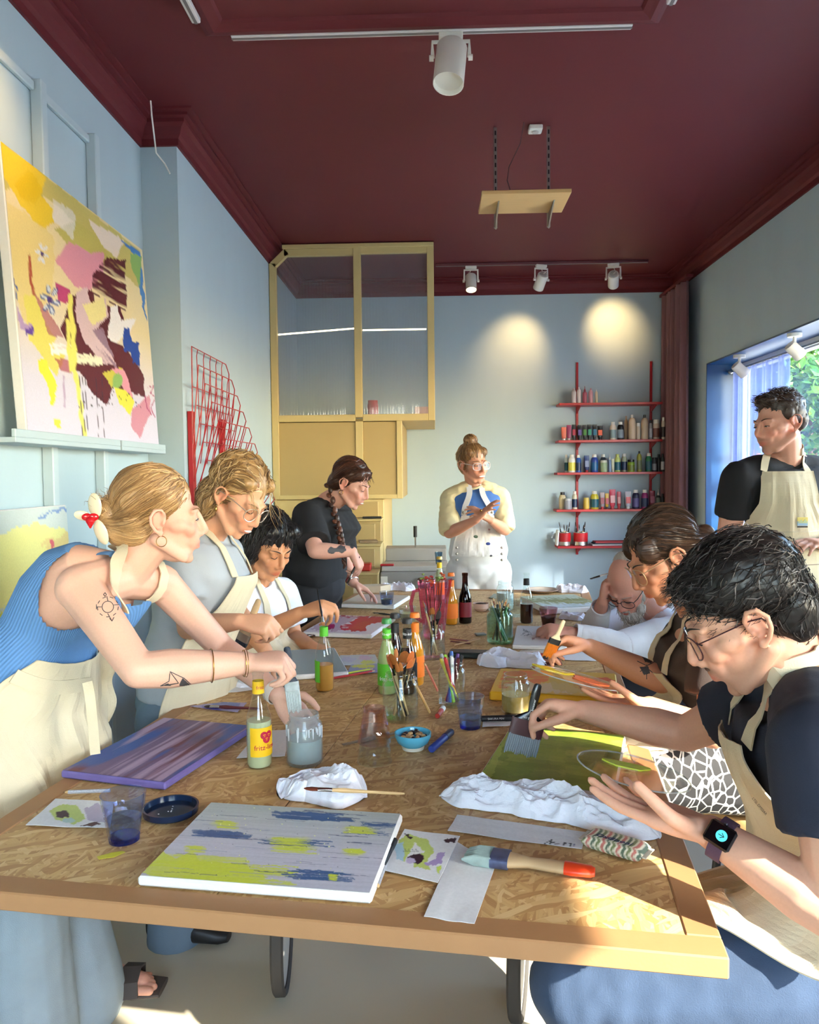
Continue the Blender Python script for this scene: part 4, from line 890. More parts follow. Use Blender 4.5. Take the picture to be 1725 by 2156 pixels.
# ================================================================== TABLE
TW = np.array([math.cos(TA), -math.sin(TA), 0.]); TV = np.array([math.sin(TA), math.cos(TA), 0.])
NR = V3(tb(1537, 2018)); WID, LEN = 1.372, 3.56
NL = NR-TW*WID
def tt(u, v, z=0.): return NL+TW*u+TV*v+np.array([0, 0, z])
RT = np.stack([TW, TV, (0, 0, 1.)], 1)
def osbmat():
 m, nt, bs = newmat('oriented strand board'); N = nt.nodes; L = nt.links
 tc = N.new('ShaderNodeTexCoord'); prev = None
 tones = [rgb(206, 168, 112), rgb(188, 146, 92), rgb(222, 192, 140), rgb(162, 116, 68)]
 base = N.new('ShaderNodeTexNoise'); base.inputs['Scale'].default_value = 14.; L.new(tc.outputs['Object'], base.inputs['Vector'])
 rp = N.new('ShaderNodeValToRGB'); rp.color_ramp.elements[0].color = (*tones[1], 1); rp.color_ramp.elements[1].color = (*tones[0], 1); L.new(base.outputs['Fac'], rp.inputs[0]); prev = rp.outputs[0]; hprev = base.outputs['Fac']
 for k, (ang, sx, sy, thr) in enumerate(((.3, 13, 70, .25), (1.25, 15, 90, .35), (2.2, 12, 66, .45), (-.35, 19, 120, .5), (.85, 18, 110, .5), (1.8, 26, 150, .55), (2.75, 13, 80, .6))):
  mp = N.new('ShaderNodeMapping'); mp.vector_type = 'POINT'; mp.inputs['Rotation'].default_value = (0, 0, ang); mp.inputs['Location'].default_value = (k*3.1, k*1.7, 0)
  sc = N.new('ShaderNodeMapping'); sc.inputs['Scale'].default_value = (sx, sy, 1)
  wz = N.new('ShaderNodeTexNoise'); wz.inputs['Scale'].default_value = 7.; L.new(tc.outputs['Object'], wz.inputs['Vector'])
  ad = N.new('ShaderNodeVectorMath'); ad.operation = 'MULTIPLY_ADD'; ad.inputs[1].default_value = (.05, .05, 0); L.new(wz.outputs['Color'], ad.inputs[0]); L.new(tc.outputs['Object'], ad.inputs[2])
  L.new(ad.outputs[0], mp.inputs['Vector']); L.new(mp.outputs[0], sc.inputs['Vector'])
  vo = N.new('ShaderNodeTexVoronoi'); vo.voronoi_dimensions = '2D'; vo.inputs['Scale'].default_value = 1.; L.new(sc.outputs[0], vo.inputs['Vector'])
  sp = N.new('ShaderNodeSeparateColor'); L.new(vo.outputs['Color'], sp.inputs[0])
  gr_ = N.new('ShaderNodeTexNoise'); gr_.inputs['Scale'].default_value = 1.; gr_.inputs['Detail'].default_value = 3.; s2 = N.new('ShaderNodeMapping'); s2.inputs['Scale'].default_value = (sx*.7, sy*7, 1); L.new(mp.outputs[0], s2.inputs['Vector']); L.new(s2.outputs[0], gr_.inputs['Vector'])
  rp = N.new('ShaderNodeValToRGB'); e = rp.color_ramp.elements; e[0].color = (*tones[3], 1); e[1].color = (*tones[2], 1); e.new(.35).color = (*tones[1], 1); e.new(.65).color = (*tones[0], 1)
  ma_ = N.new('ShaderNodeMath'); ma_.operation = 'MULTIPLY_ADD'; ma_.inputs[1].default_value = .35; L.new(gr_.outputs['Fac'], ma_.inputs[0])
  mb = N.new('ShaderNodeMath'); mb.operation = 'MULTIPLY_ADD'; mb.inputs[1].default_value = .75; mb.inputs[2].default_value = -.06; L.new(sp.outputs[0], mb.inputs[0]); L.new(mb.outputs[0], ma_.inputs[2]); L.new(ma_.outputs[0], rp.inputs[0])
  th = N.new('ShaderNodeMath'); th.operation = 'GREATER_THAN'; th.inputs[1].default_value = thr; L.new(sp.outputs[1], th.inputs[0])
  mx = N.new('ShaderNodeMix'); mx.data_type = 'RGBA'; L.new(th.outputs[0], mx.inputs[0]); L.new(prev, mx.inputs[6]); L.new(rp.outputs[0], mx.inputs[7]); prev = mx.outputs[2]
  hm = N.new('ShaderNodeMix'); L.new(th.outputs[0], hm.inputs[0]); L.new(hprev, hm.inputs[2]); L.new(ma_.outputs[0], hm.inputs[3]); hprev = hm.outputs[0]
 L.new(prev, bs.inputs['Base Color']); bs.inputs['Roughness'].default_value = .5
 bp = N.new('ShaderNodeBump'); bp.inputs['Strength'].default_value = .35; bp.inputs['Distance'].default_value = .001; L.new(hprev, bp.inputs['Height']); L.new(bp.outputs[0], bs.inputs['Normal'])
 return m
M_OSB = osbmat()
M_MDF = mat('brown fibreboard edging', rgb(166, 120, 78), .6, var=.06, scale=30., bump=.05, bscale=200.)
M_DARK = mat('dark frame metal', rgb(58, 55, 52), .5, .3, var=.08)
root = thing('work_table', 'long work table with a strand board top, brown edging and wheels', 'table', (*tt(WID/2, LEN/2)[:2], 0))
es = .052; tz0 = -.03
for u0, u1 in ((es, .565), (.567, WID-es)):
 for v0, v1 in ((es, 1.72), (1.722, LEN-es)):
  part('strand_board', MB().box(tt((u0+u1)/2, (v0+v1)/2, TZ-.011-TZ), (u1-u0, v1-v0, .018), RT, .0008), M_OSB, root)
for u0, u1, v0, v1 in ((0, WID, 0, es), (0, WID, LEN-es, LEN), (0, es, es, LEN-es), (WID-es, WID, es, LEN-es)):
 part('edge_strip', MB().box(tt((u0+u1)/2, (v0+v1)/2, -.0165), (u1-u0, v1-v0, .033), RT, .0025), M_MDF, root)
for v in (.95, 2.65):
 part('cross_beam', MB().box(tt(WID/2, v, -.06), (WID-.3, .07, .06), RT, .003), M_DARK, root)
 for u in (.36, 1.04):
  part('leg', MB().box(tt(u-.035, v, -.30), (.03, .05, .48), RT, .003), M_DARK, root)
  a_ = -.10 if u < .7 else .19; X, Y_, D = frame((math.cos(a_), -math.sin(a_), 0)); Rw = np.stack([X, Y_, D], 1); c = tt(u, v); c[2] = .185
  w = part('wheel', MB().lathe([(.165, -.012), (.178, -.018), (.185, -.012), (.185, .012), (.178, .018), (.165, .012)], 36, c, Rw, close=True), mat('dark rubber tyre', rgb(66, 62, 58), .8, var=.1), root)
  part('wheel_disc', MB().lathe([(0, -.011), (.166, -.008), (.166, .008), (.05, .016), (.02, .022), (0, .022)], 30, c, Rw), mat('grey white wheel disc', rgb(196, 194, 188), .5), w)
for u in (.3, 1.06): part('side_beam', MB().box(tt(u, 1.8, -.06), (.05, 2.2, .06), RT, .003), M_DARK, root)

# ------------------------------------------------------------------ canvases on the table
def tcanvas(name, quad, img, label, t=.018, edge=None):
 P = [V3(tb(*q, t)) for q in quad]
 o = P[0]; ux = unit((P[1]-P[0])+(P[2]-P[3])); w = (np.linalg.norm(P[1]-P[0])+np.linalg.norm(P[2]-P[3]))/2; h = (np.linalg.norm(P[3]-P[0])+np.linalg.norm(P[2]-P[1]))/2
 uy = np.cross(ux, (0, 0, 1.)); c = sum(P)/4; o = c-ux*w/2-uy*h/2; o[2] = TZ+t+.0005
 return canvas(name, o, ux, uy, w, h, t-.0005, img, label, edge=edge)
q = [(440, 1690), (843, 1712), (788, 1886), (292, 1845)]
def bg1(u, v):
 t = np.clip(v*1.6, 0, 1)[..., None]; n = fbm(np.stack([u*2, v*60, u*0], -1), 5)[..., None]*.03
 return np.array(rgb(178, 188, 184))*(1-t)+np.array(rgb(196, 194, 206))*t+n
lime, navy = rgb(206, 214, 62), rgb(54, 92, 140)
hs = dict(dry=.45, dir=.06, jit=6, fq=.05)
def S1(L): return [(x/2.006, 1580+y/2.006) for x, y in L]
R = np.random.default_rng(14); L1 = []
def streaks(x0, x1, y0, y1, c, n, w=(1.2, 3.4), al=(.5, 1.)):
 for _ in range(n):
  y = R.uniform(y0, y1); a = x0+(x1-x0)*R.uniform(0, .45)**1.3; e = x1-(x1-x0)*R.uniform(0, .45)**1.3; L1.append(('line', (S1([(a, y), (e, y+(e-a)*.055)]), R.uniform(*w)), c, dict(jit=1.5, fq=.08, al=R.uniform(*al))))
L1.append(('poly', S1([(588, 530), (655, 445), (760, 448), (980, 490), (1130, 548), (1080, 572), (880, 568)]), lime, dict(jit=9, fq=.03, al=.85)))
streaks(600, 1260, 470, 560, lime, 26, (1.5, 5)); streaks(650, 1050, 445, 500, lime, 14, (2, 6), (.3, .8))
streaks(1140, 1500, 258, 288, navy, 22, (2, 5)); streaks(1520, 1690, 298, 318, navy, 10); streaks(1440, 1660, 315, 350, navy, 9, (1, 2)); streaks(800, 1060, 338, 368, navy, 18, (1.5, 4)); streaks(1190, 1510, 510, 552, navy, 22, (1.5, 4)); streaks(1080, 1440, 368, 398, navy, 12, (1, 2.4))
for cx_, cy_, rx_ in ((940, 312, 60), (1520, 335, 75), (1220, 380, 90), (815, 420, 46), (1500, 433, 50), (1240, 415, 100), (1415, 545, 20)):
 L1.append(('ell', (cx_/2.006, 1580+cy_/2.006, rx_/2.4, 6.5), lime, dict(soft=.8, al=.75, jit=2))); streaks(cx_-rx_, cx_+rx_, cy_-14, cy_+14, lime, 8, (1.5, 4), (.5, .9))
R = np.random.default_rng(4)
for i in range(46):
 x = R.uniform(620, 1500); y = R.uniform(250, 540); x += (540-y)*.35; l = R.uniform(40, 190); L1.append(('line', (S1([(x, y), (x+l, y+l*.06)]), R.uniform(.6, 2.)), rgb(60, 74, 110) if i % 3 else rgb(150, 160, 180), dict(jit=1.2, al=R.uniform(.35, .9))))
L1 += [('dots', ((420, 1700, 800, 1860), 60, .6, 1.7), rgb(236, 240, 170), dict(sq=1.6)), ('dots', ((420, 1700, 800, 1860), 40, .4, 1.1), rgb(40, 50, 80), dict(sq=1.6))]
tcanvas('stretched_canvas', q, paint(230, 160, q, bg1, L1, 2, 3.), 'pale grey canvas with blue and lime strokes at the near table edge')
q = [(340, 1510), (519, 1528), (365, 1650), (132, 1625)]
def bg2(u, v):
 n = fbm(np.stack([u*9, v*1.1, u*0], -1), 9, 4)[..., None]; n2 = fbm(np.stack([u*5+4, v*1.7, u*0], -1), 19, 3)[..., None]; n3 = fbm(np.stack([u*16, v*1.2+8, u*0], -1), 29, 3)[..., None]
 c = np.array(rgb(112, 88, 124))+0*n; a = np.clip(n*2.2, 0, 1); c = c*(1-a)+np.array(rgb(104, 40, 62))*a; a = np.clip(n2*2.4-.1, 0, 1); c = c*(1-a)+np.array(rgb(52, 84, 156))*a; a = np.clip(n3*2-.3, 0, 1); c = c*(1-a)+np.array(rgb(176, 150, 178))*a; return c
tcanvas('stretched_canvas', q, paint(110, 150, q, bg2, [], 2), 'purple and blue streaked canvas at the left table edge', edge=mat('violet painted edge', rgb(112, 98, 156), .6, var=.25, scale=20.))
q = [(1070, 1525), (1310, 1548), (1305, 1675), (1012, 1640)]
def bg3(u, v):
 c = np.tile(np.array(rgb(138, 158, 54)), (*u.shape, 1)); R = np.random.default_rng(8)
 for i in range(90):
  cu, cv, w, h = R.uniform(0, 1), R.uniform(0, .95), R.uniform(.06, .2), R.uniform(.03, .09); n = fbm(np.stack([u*8, v*60, u*0+i], -1), i, 2)*.02
  a = ((np.abs(u-cu+n) < w) & (np.abs(v-cv+n) < h))[..., None]*R.uniform(.25, .7); c = c*(1-a)+np.array([rgb(152, 172, 62), rgb(122, 142, 40), rgb(178, 188, 84), rgb(132, 150, 62)][i % 4])*a
 return c
tcanvas('stretched_canvas', q, paint(170, 200, q, bg3, [('poly', [(1012, 1640), (1070, 1525), (1060, 1560), (1040, 1640)], rgb(186, 204, 90), dict(al=.6))], 3), 'olive green canvas in front of the man with the watch')
q = [(697, 1293), (819, 1301), (797, 1334), (644, 1333)]
tcanvas('stretched_canvas', q, paint(130, 100, q, rgb(222, 214, 216), [('poly', [(690, 1298), (752, 1298), (735, 1330), (655, 1328)], rgb(190, 168, 180)), ('poly', [(728, 1318), (760, 1300), (806, 1302), (812, 1310), (776, 1316), (786, 1328), (745, 1328), (735, 1326)], rgb(196, 30, 60)), ('poly', [(758, 1310), (790, 1308), (775, 1326), (750, 1326)], rgb(196, 60, 50)), ('poly', [(728, 1316), (745, 1311), (758, 1317), (735, 1323)], rgb(226, 220, 222), dict(dry=.4)), ('ell', (705, 1322, 11, 8), rgb(168, 18, 92)), ('poly', [(700, 1294), (812, 1300), (815, 1304), (716, 1299)], rgb(176, 30, 66), dict(dry=.3))], 4, 3.), 'white canvas with crimson swirls beside the seated black-haired person', t=.02)
q = [(754, 1251), (868, 1254), (826, 1275), (717, 1271)]
tcanvas('stretched_canvas', q, paint(60, 50, q, rgb(206, 198, 184), [('ell', (790, 1260, 40, 8), rgb(200, 180, 176), dict(soft=.9))], 4), 'blank cream canvas in front of the person in black', t=.022)
q = [(536, 1372), (700, 1366), (739, 1412), (566, 1428)]
tcanvas('stretched_canvas', q, paint(40, 40, q, rgb(150, 166, 164), [], 4), 'plain grey green canvas left of the cider bottle')
q = [(1047, 1408), (1292, 1418), (1310, 1472), (1037, 1456)]
oe = mat('yellow painted edge', rgb(226, 172, 30), .5, var=.08)
tcanvas('stretched_canvas', q, paint(150, 100, q, rgb(218, 166, 60), [('poly', [(1055, 1412), (1150, 1412), (1150, 1435), (1090, 1450), (1050, 1448)], rgb(222, 110, 44), dict(dry=.25)), ('poly', [(1200, 1425), (1300, 1432), (1308, 1462), (1210, 1450)], rgb(206, 84, 40), dict(dry=.3)), ('poly', [(1060, 1440), (1190, 1440), (1240, 1462), (1100, 1460)], rgb(214, 176, 130)), ('poly', [(1150, 1430), (1200, 1428), (1290, 1468), (1170, 1456)], rgb(200, 160, 70), dict(al=.7))], 6), 'orange and yellow canvas in front of the woman with glasses', t=.028, edge=oe)
q = [(1085, 1318), (1197, 1320), (1186, 1362), (1082, 1358)]
Ls = [('ell', (1150, 1340, 28, 11), rgb(170, 150, 156), dict(soft=.8, al=.8)), ('ell', (1150, 1340, 18, 6), rgb(206, 190, 196), dict(soft=.6)), ('line', ([(1120, 1348), (1140, 1334), (1170, 1334)], 2), rgb(130, 90, 100))]
for i in range(4): Ls.append(('line', ([(1096+i*5, 1324+i*2), (1102+i*5, 1330+i*3), (1095+i*4, 1340)], 1.), rgb(70, 70, 80)))
tcanvas('stretched_canvas', q, paint(90, 80, q, rgb(198, 196, 198), Ls, 6, 2.), 'pale grey sketch canvas in front of the bearded man')
q = [(1122, 1257), (1236, 1250), (1245, 1278), (1122, 1281)]
tcanvas('stretched_canvas', q, paint(90, 70, q, rgb(176, 184, 160), [('poly', [(1122, 1262), (1238, 1258), (1240, 1266), (1122, 1270)], rgb(128, 132, 84), dict(dry=.2)), ('poly', [(1150, 1266), (1242, 1262), (1244, 1272), (1160, 1276)], rgb(140, 136, 80), dict(dry=.35)), ('poly', [(1122, 1272), (1244, 1272), (1245, 1279), (1122, 1281)], rgb(196, 206, 206), dict(dry=.2))], 6), 'muted green landscape canvas at the far right of the table', t=.03)

# ------------------------------------------------------------------ papers
def sheet_at(name, quad, label, c=rgb(226, 226, 226), layers=None, cat='paper', h=.0012, n=24, rag=0.):
 P = [V3(tb(*q_, h)) for q_ in quad]; u, v = np.meshgrid(np.linspace(0, 1, n), np.linspace(0, 1, n))
 A = (1-u)[..., None]*(1-v)[..., None]*P[0]+u[..., None]*(1-v)[..., None]*P[1]+u[..., None]*v[..., None]*P[2]+(1-u)[..., None]*v[..., None]*P[3]
 A[..., 2] += .0012*fbm(np.stack([u*2, v*2, u*0+h*900], -1), 3)+.0012
 img = paint(n, n, quad, c, layers or [], 5, 2.)
 b = MB(); b.sheet(A[::-1], .0009, col=img[::-1]); return single(name, b, M_PAINT, label, cat, color=True, smooth=None)
def S2(L): return [(780+x/2.2115, 1580+y/2.2115) for x, y in L]
ink = rgb(30, 30, 34)
sg = [('line', (S2([(815, 437), (850, 415), (840, 438), (858, 425), (862, 438), (880, 436)]), 1.6), ink, dict(jit=.2)), ('line', (S2([(905, 430), (903, 442)]), 2), ink, dict(jit=.1)), ('line', (S2([(915, 432), (913, 444)]), 2), ink, dict(jit=.1)), ('line', (S2([(928, 434), (938, 434), (932, 448)]), 1.5), ink, dict(jit=.1)), ('line', (S2([(952, 438), (946, 444), (952, 450)]), 1.5), rgb(100, 100, 140), dict(jit=.1))]
sheet_at('paper_sheet', S2([(405, 300), (1005, 380), (985, 460), (360, 375)]), 'white paper strip with a signature under the long white rag', layers=sg, n=84)
sheet_at('paper_sheet', S2([(400, 425), (585, 530), (485, 808), (250, 775)]), 'blank white paper strip under the big paintbrush')
pal = [('poly', S2([(135, 420), (170, 390), (260, 420), (290, 470), (250, 520), (280, 560), (190, 540), (240, 470), (200, 430), (150, 520), (120, 480)]), rgb(190, 206, 110)), ('poly', S2([(110, 440), (150, 430), (150, 520), (120, 510)]), rgb(168, 200, 214)), ('ell', (780+205/2.2115, 1580+505/2.2115, 17, 10), rgb(52, 22, 44)), ('poly', S2([(240, 525), (300, 510), (310, 480), (345, 480), (330, 530), (260, 540)]), rgb(170, 150, 196)), ('poly', S2([(335, 420), (400, 410), (390, 430), (340, 435)]), rgb(50, 22, 34)), ('poly', S2([(150, 390), (195, 405), (180, 415)]), rgb(56, 30, 44)), ('ell', (780+180/2.2115, 1580+515/2.2115, 10, 6), rgb(190, 176, 206)), ('poly', S2([(300, 545), (330, 540), (320, 580), (310, 570)]), rgb(186, 206, 90))]
for i in range(9): pal.append(('line', (S2([(148+i*8, 466-(i % 2)*6), (151+i*8, 474)]), 1.), rgb(50, 56, 80), dict(jit=.2)))
sheet_at('palette_paper', S2([(160, 370), (418, 400), (315, 617), (50, 555)]), 'paint-daubed paper palette right of the near canvas', layers=pal, h=.0035, n=70, cat='palette')
sheet_at('palette_paper', [(117, 1682), (240, 1688), (232, 1743), (54, 1738)], 'paint-daubed paper palette under the left blue tumbler', layers=[('poly', [(110, 1705), (125, 1693), (165, 1692), (185, 1720), (160, 1735), (120, 1722)], rgb(188, 204, 116)), ('ell', (137, 1711, 15, 7), rgb(60, 30, 50)), ('poly', [(180, 1700), (210, 1690), (238, 1710), (225, 1730), (190, 1725)], rgb(186, 176, 196)), ('poly', [(170, 1738), (205, 1728), (215, 1733), (195, 1741)], rgb(80, 40, 46)), ('ell', (150, 1725, 14, 6), rgb(176, 204, 196))], n=64, cat='palette')
sheet_at('paper_sheet', [(545, 1540), (612, 1536), (600, 1592), (498, 1597)], 'white paper between the lemonade bottle and the paint jar')
sheet_at('paper_sheet', [(1018, 1508), (1112, 1503), (1108, 1525), (1016, 1531)], 'white paper under the black marker')
sheet_at('paper_sheet', [(455, 1448), (548, 1432), (560, 1450), (440, 1462)], 'white paper beside the blonde woman, left table edge')
sheet_at('paper_sheet', [(1160, 1366), (1235, 1372), (1262, 1392), (1160, 1388)], 'white paper under the orange flat brush')
sheet_at('paper_sheet', [(1040, 1225+25), (1075, 1252), (1062, 1262), (1030, 1259)], 'dull green card beside the far jar of milky water', c=rgb(120, 132, 112))
sheet_at('palette_paper', [(716, 1380), (790, 1378), (800, 1398), (712, 1402)], 'paint-smeared palette sheet right of the cider bottle', c=rgb(196, 200, 200), layers=[('ell', (735, 1388, 18, 5), rgb(190, 190, 206)), ('ell', (770, 1385, 14, 5), rgb(206, 180, 196)), ('ell', (775, 1394, 16, 4), rgb(206, 210, 110))], cat='palette')
sheet_at('palette_paper', [(740, 1400), (800, 1398), (802, 1416), (730, 1418)], 'lime and lilac palette sheet behind the big brush jar', c=rgb(150, 160, 190), layers=[('ell', (765, 1403, 24, 4), rgb(206, 212, 100)), ('ell', (780, 1411, 18, 4), rgb(150, 140, 190))], cat='palette', h=.003)
# ================================================================== THINGS ON THE TABLE
G_CLR = glassmat('clear glass', (.93, .96, .95)); G_COB = glassmat('cobalt glass base', (.12, .2, .8)); G_BLUE = glassmat('cobalt tinted glass', (.80, .85, .98)); G_PINK = glassmat('rose tinted glass', (.95, .82, .79)); G_SMOKE = glassmat('grey blue tumbler glass', (.74, .79, .87)); G_BROWN = glassmat('brown bottle glass', (.22, .08, .05)); G_GRN = glassmat('pale green glass', (.72, .86, .78)); G_WINE = glassmat('wine tinted glass', (.80, .64, .67))
def wrap(me, r, zc, ang, o):
 def fn(c):
  a = ang+c[:, 0]/r; rr_ = r+c[:, 2]; return np.stack([o[0]+rr_*np.cos(a), o[1]+rr_*np.sin(a), o[2]+zc+c[:, 1]], 1)
 return map_mesh(me, fn)
CAMA = lambda p: math.atan2(-p[1], -p[0])
def bottle(px, py, label, liq, fill, glass=G_CLR, h=.236, r=.0305, neck=None, necktext=None, lab=None, text=None, textcol=None, cap=None, turn=0., emblem=False, labspan=2.2):
 o = V3(tb(px, py)); k = h/.236; t = thing('soda_bottle', label, 'bottle', o)
 pr = [(r*.9, 0), (r, .006), (r, .105*k), (r*.96, .122*k), (r*.72, .145*k), (r*.5, .168*k), (r*.435, .19*k), (r*.42, .222*k), (r*.47, .224*k), (r*.47, .236*k), (r*.36, .236*k)]
 part('glass_body', MB().lathe([(0, .003)]+pr, 28, o), glass, t)
 if liq is not None:
  inner = [(rr_*.95, z+.002) for rr_, z in pr if z < fill]
  rf = np.interp(fill, [z for _, z in pr], [a for a, _ in pr]); part('drink', MB().lathe([(0, .005)]+inner+[(rf*.95, fill), (0, fill)], 24, o), liq, t)
 if cap: part('crown_cap', MB().lathe([(r*.47, .226*k), (r*.54, .226*k), (r*.52, .238*k), (r*.44, .242*k), (0, .242*k)], 22, o), cap, t)
 a = CAMA(o)+turn
 if neck:
  n_ = part('neck_label', MB().lathe([(r*.46, .178*k), (r*.475, .178*k), (r*.452, .208*k), (r*.44, .208*k)], 24, o), neck, t)
  if necktext: link('lettering', wrap(textmesh(necktext, .0125, .0003), r*.475, .193*k, a, o), textcol, n_)
 if lab:
  l = part('label', MB().lathe([(r*1.003, .03*k), (r*1.02, .03*k), (r*1.02, .10*k), (r*1.003, .10*k)], 22, o, arc=(a-labspan/2, a+labspan/2)), lab, t)
  if text: link('lettering', wrap(textmesh(text, .017, .0003), r*1.03, .052*k, a+.25, o), textcol, l)
  if emblem:
   b = MB()
   for dx, dz, rr_ in ((-.007, .004, .009), (.007, .004, .009), (0, -.006, .010)): b.lathe([(0, 0), (rr_, 0), (rr_, .0004), (0, .0004)], 18, (dx, dz, 0))
   link('emblem', wrap(b.mesh('emblem'), r*1.03, .078*k, a+.25, o), textcol, l)
   b = MB()
   for dx, dz in ((-.006, .005), (.006, .005), (0, -.004)): b.box((dx, dz, .0006), (.006, .0016, .0005)); b.box((dx, dz-.004, .0006), (.003, .0012, .0005))
   link('emblem_face', wrap(b.mesh('emblem_face'), r*1.03, .078*k, a+.25, o), lab, l)
 return t
FY = mat('yellow print', rgb(240, 190, 20), .5); FR = mat('magenta red print', rgb(186, 24, 60), .5); FG = mat('green print', rgb(86, 178, 40), .5); FBK = mat('black print', rgb(24, 22, 24), .5); FO = mat('orange print', rgb(240, 120, 24), .5); FW = mat('white print', rgb(230, 228, 224), .5); FDR = mat('dark red print', rgb(120, 20, 34), .5)
bottle(547, 1611, 'clear lemonade bottle with yellow label beside the purple canvas', liquid('cloudy lemonade', rgb(190, 196, 158)), .112, neck=FY, necktext='fritz', lab=FY, text='fritz-limo', textcol=FR, turn=.35, emblem=True)
bottle(684, 1452, 'clear bottle of amber soda with a green neck label', liquid('amber soda', rgb(176, 124, 50)), .085, neck=FG, lab=FG, turn=-1.25, labspan=1.5)
bottle(816, 1459, 'green-labelled soda bottle behind the big brush jar', liquid('yellowish soda', rgb(172, 186, 120)), .17, neck=FG, necktext='fritz-spritz', textcol=FW, lab=FG, text='fritz-spritz', cap=mat('green cap', rgb(52, 128, 62), .4), labspan=3.)
bottle(833, 1443, 'dark cola bottle at the back of the small bottle cluster', liquid('dark cola', rgb(40, 14, 12)), .19, neck=FBK, cap=FBK, lab=FBK, labspan=3.)
bottle(859, 1459, 'black-labelled cola bottle beside the orange one', liquid('dark cola', rgb(40, 14, 12)), .15, neck=FBK, necktext='fritz-kola', textcol=FW, lab=FBK, text='fritz-kola', cap=FBK, labspan=3.)
bottle(875, 1441, 'orange-labelled soda bottle in the cluster behind the brush jar', liquid('orange soda', rgb(222, 140, 30)), .19, neck=FO, cap=FO, lab=FO, labspan=3.)
bottle(980, 1311, 'full dark brown bottle with red print in the middle of the table', liquid('dark red drink', rgb(30, 8, 8)), .19, glass=G_BROWN, neck=None, lab=FDR, labspan=2.6)
bottle(1109, 1311, 'clear bottle half full of black cola near the bearded man', liquid('dark cola', rgb(40, 14, 12)), .09, neck=FBK)
bottle(926, 1262, 'bottle with a yellow neck label behind the pink pitcher', liquid('cloudy lemonade', rgb(190, 196, 158)), .17, neck=FY, cap=mat('gold cap', rgb(206, 170, 90), .35, .7), lab=FY)
bottle(951, 1314, 'orange soda bottle behind the pink pitcher', liquid('orange soda', rgb(222, 140, 30)), .19, neck=FO, cap=FO, lab=FO, labspan=3.)

def tumbler(px, py, label, glass, h=.09, r0=.029, r1=.0405, fill=0., liq=None, facets=True, flip=False, name='drinking_glass', base=None):
 o = V3(tb(px, py)); t = thing(name, label, 'glass', o); n = 36
 zs = [0, .004, .03*h/.09, .055*h/.09, .062*h/.09, .08*h/.09, h]; b = MB(); A = []
 for z in zs:
  r = r0+(r1-r0)*(z/h); f = .05 if (facets and .003 < z < .06*h/.09) else 0.
  A.append([((r*(1-f*abs(math.sin(4.5*2*math.pi*j/n)))*math.cos(2*math.pi*j/n)), (r*(1-f*abs(math.sin(4.5*2*math.pi*j/n)))*math.sin(2*math.pi*j/n)), z) for j in range(n)])
 for z in reversed(zs[1:]):
  r = (r0+(r1-r0)*(z/h))-.0028; A.append([(r*math.cos(2*math.pi*j/n), r*math.sin(2*math.pi*j/n), max(z, .009)) for j in range(n)])
 A = np.array(A)
 if flip: A[..., 2] = h-A[..., 2]
 part('glass_wall', b.grid(A+o, closed_u=True), glass, t, smooth=True)
 z = .0045; part('glass_base', MB().lathe([(0, 0), (r0*.98, 0), (r0*1.0, .009), (0, .009)], n, o if not flip else o+(0, 0, h-.009)), base or glass, t)
 if liq is not None:
  rt = (r0+(r1-r0)*(fill/h))-.0034; part('liquid', MB().lathe([(0, .0095), (r0-.003, .0095), (rt, fill), (0, fill)], n, o), liq, t)
 return t
WATER = glassmat('rinse water', (.72, .80, .84), .0)
tumbler(262, 1768, 'cobalt blue tumbler of water at the left near corner of the table', G_BLUE, .092, .029, .043, .045, WATER, base=G_COB)
tumbler(990, 1531, 'cobalt blue tumbler of water in the middle beside the marker pens', G_BLUE, .088, .029, .041, .03, WATER, base=G_COB)
tumbler(815, 1281, 'grey blue tumbler standing on the far left of the table', G_SMOKE, .09, .028, .040, .05, liquid('greyish water', rgb(96, 112, 134)))
tumbler(858, 1308, 'short tumbler of cloudy rinse water beside the pink pitcher', G_CLR, .07, .034, .043, .04, liquid('cloudy rinse water', rgb(176, 168, 140)))
tumbler(1155, 1318, 'rose tumbler of dark drink by the bearded man', G_WINE, .085, .03, .043, .045, liquid('dark cola', rgb(40, 14, 12)))
tumbler(1086, 1298, 'empty clear tumbler between the water jar and the cola bottle', G_CLR, .085, .026, .032)
tumbler(789, 1602, 'clear glass turned upside down on the table', G_CLR, .085, .032, .0435, flip=True)
tumbler(789, 1602, 'rose glass turned upside down over the clear one', G_PINK, .0855, .027, .041, flip=True).location.z += .048
def jar(px, py, label, h=.125, r=.046, glass=G_CLR, liq=None, fill=.0, name='glass_jar', lidcol=None):
 o = V3(tb(px, py)); t = thing(name, label, 'jar', o)
 pr = [(0, .003), (r*.9, 0), (r, .008), (r, h*.74), (r*.95, h*.81), (r*.8, h*.86), (r*.8, h*.88), (r*.84, h*.9), (r*.84, h*.92), (r*.8, h*.94), (r*.82, h*.98), (r*.8, h), (r*.75, h), (r*.74, h*.87), (r*.95, h*.73), (r*.96, .01), (0, .007)]
 part('glass_wall', MB().lathe(pr, 36, o), glass, t)
 if liq is not None: part('liquid', MB().lathe([(0, .009), (r*.93, .009), (r*.945, fill*.98), (r*.945, fill), (0, fill)], 32, o), liq, t)
 return t, o
t, o = jar(642, 1605, 'glass jar of grey green paint held under the dripping brush', .122, .0445, glassmat('paint smeared glass', (.86, .89, .91), .1, haze=.12), mat('grey green paint', rgb(160, 184, 178), .3), .062)
b = MB(); R = np.random.default_rng(6)
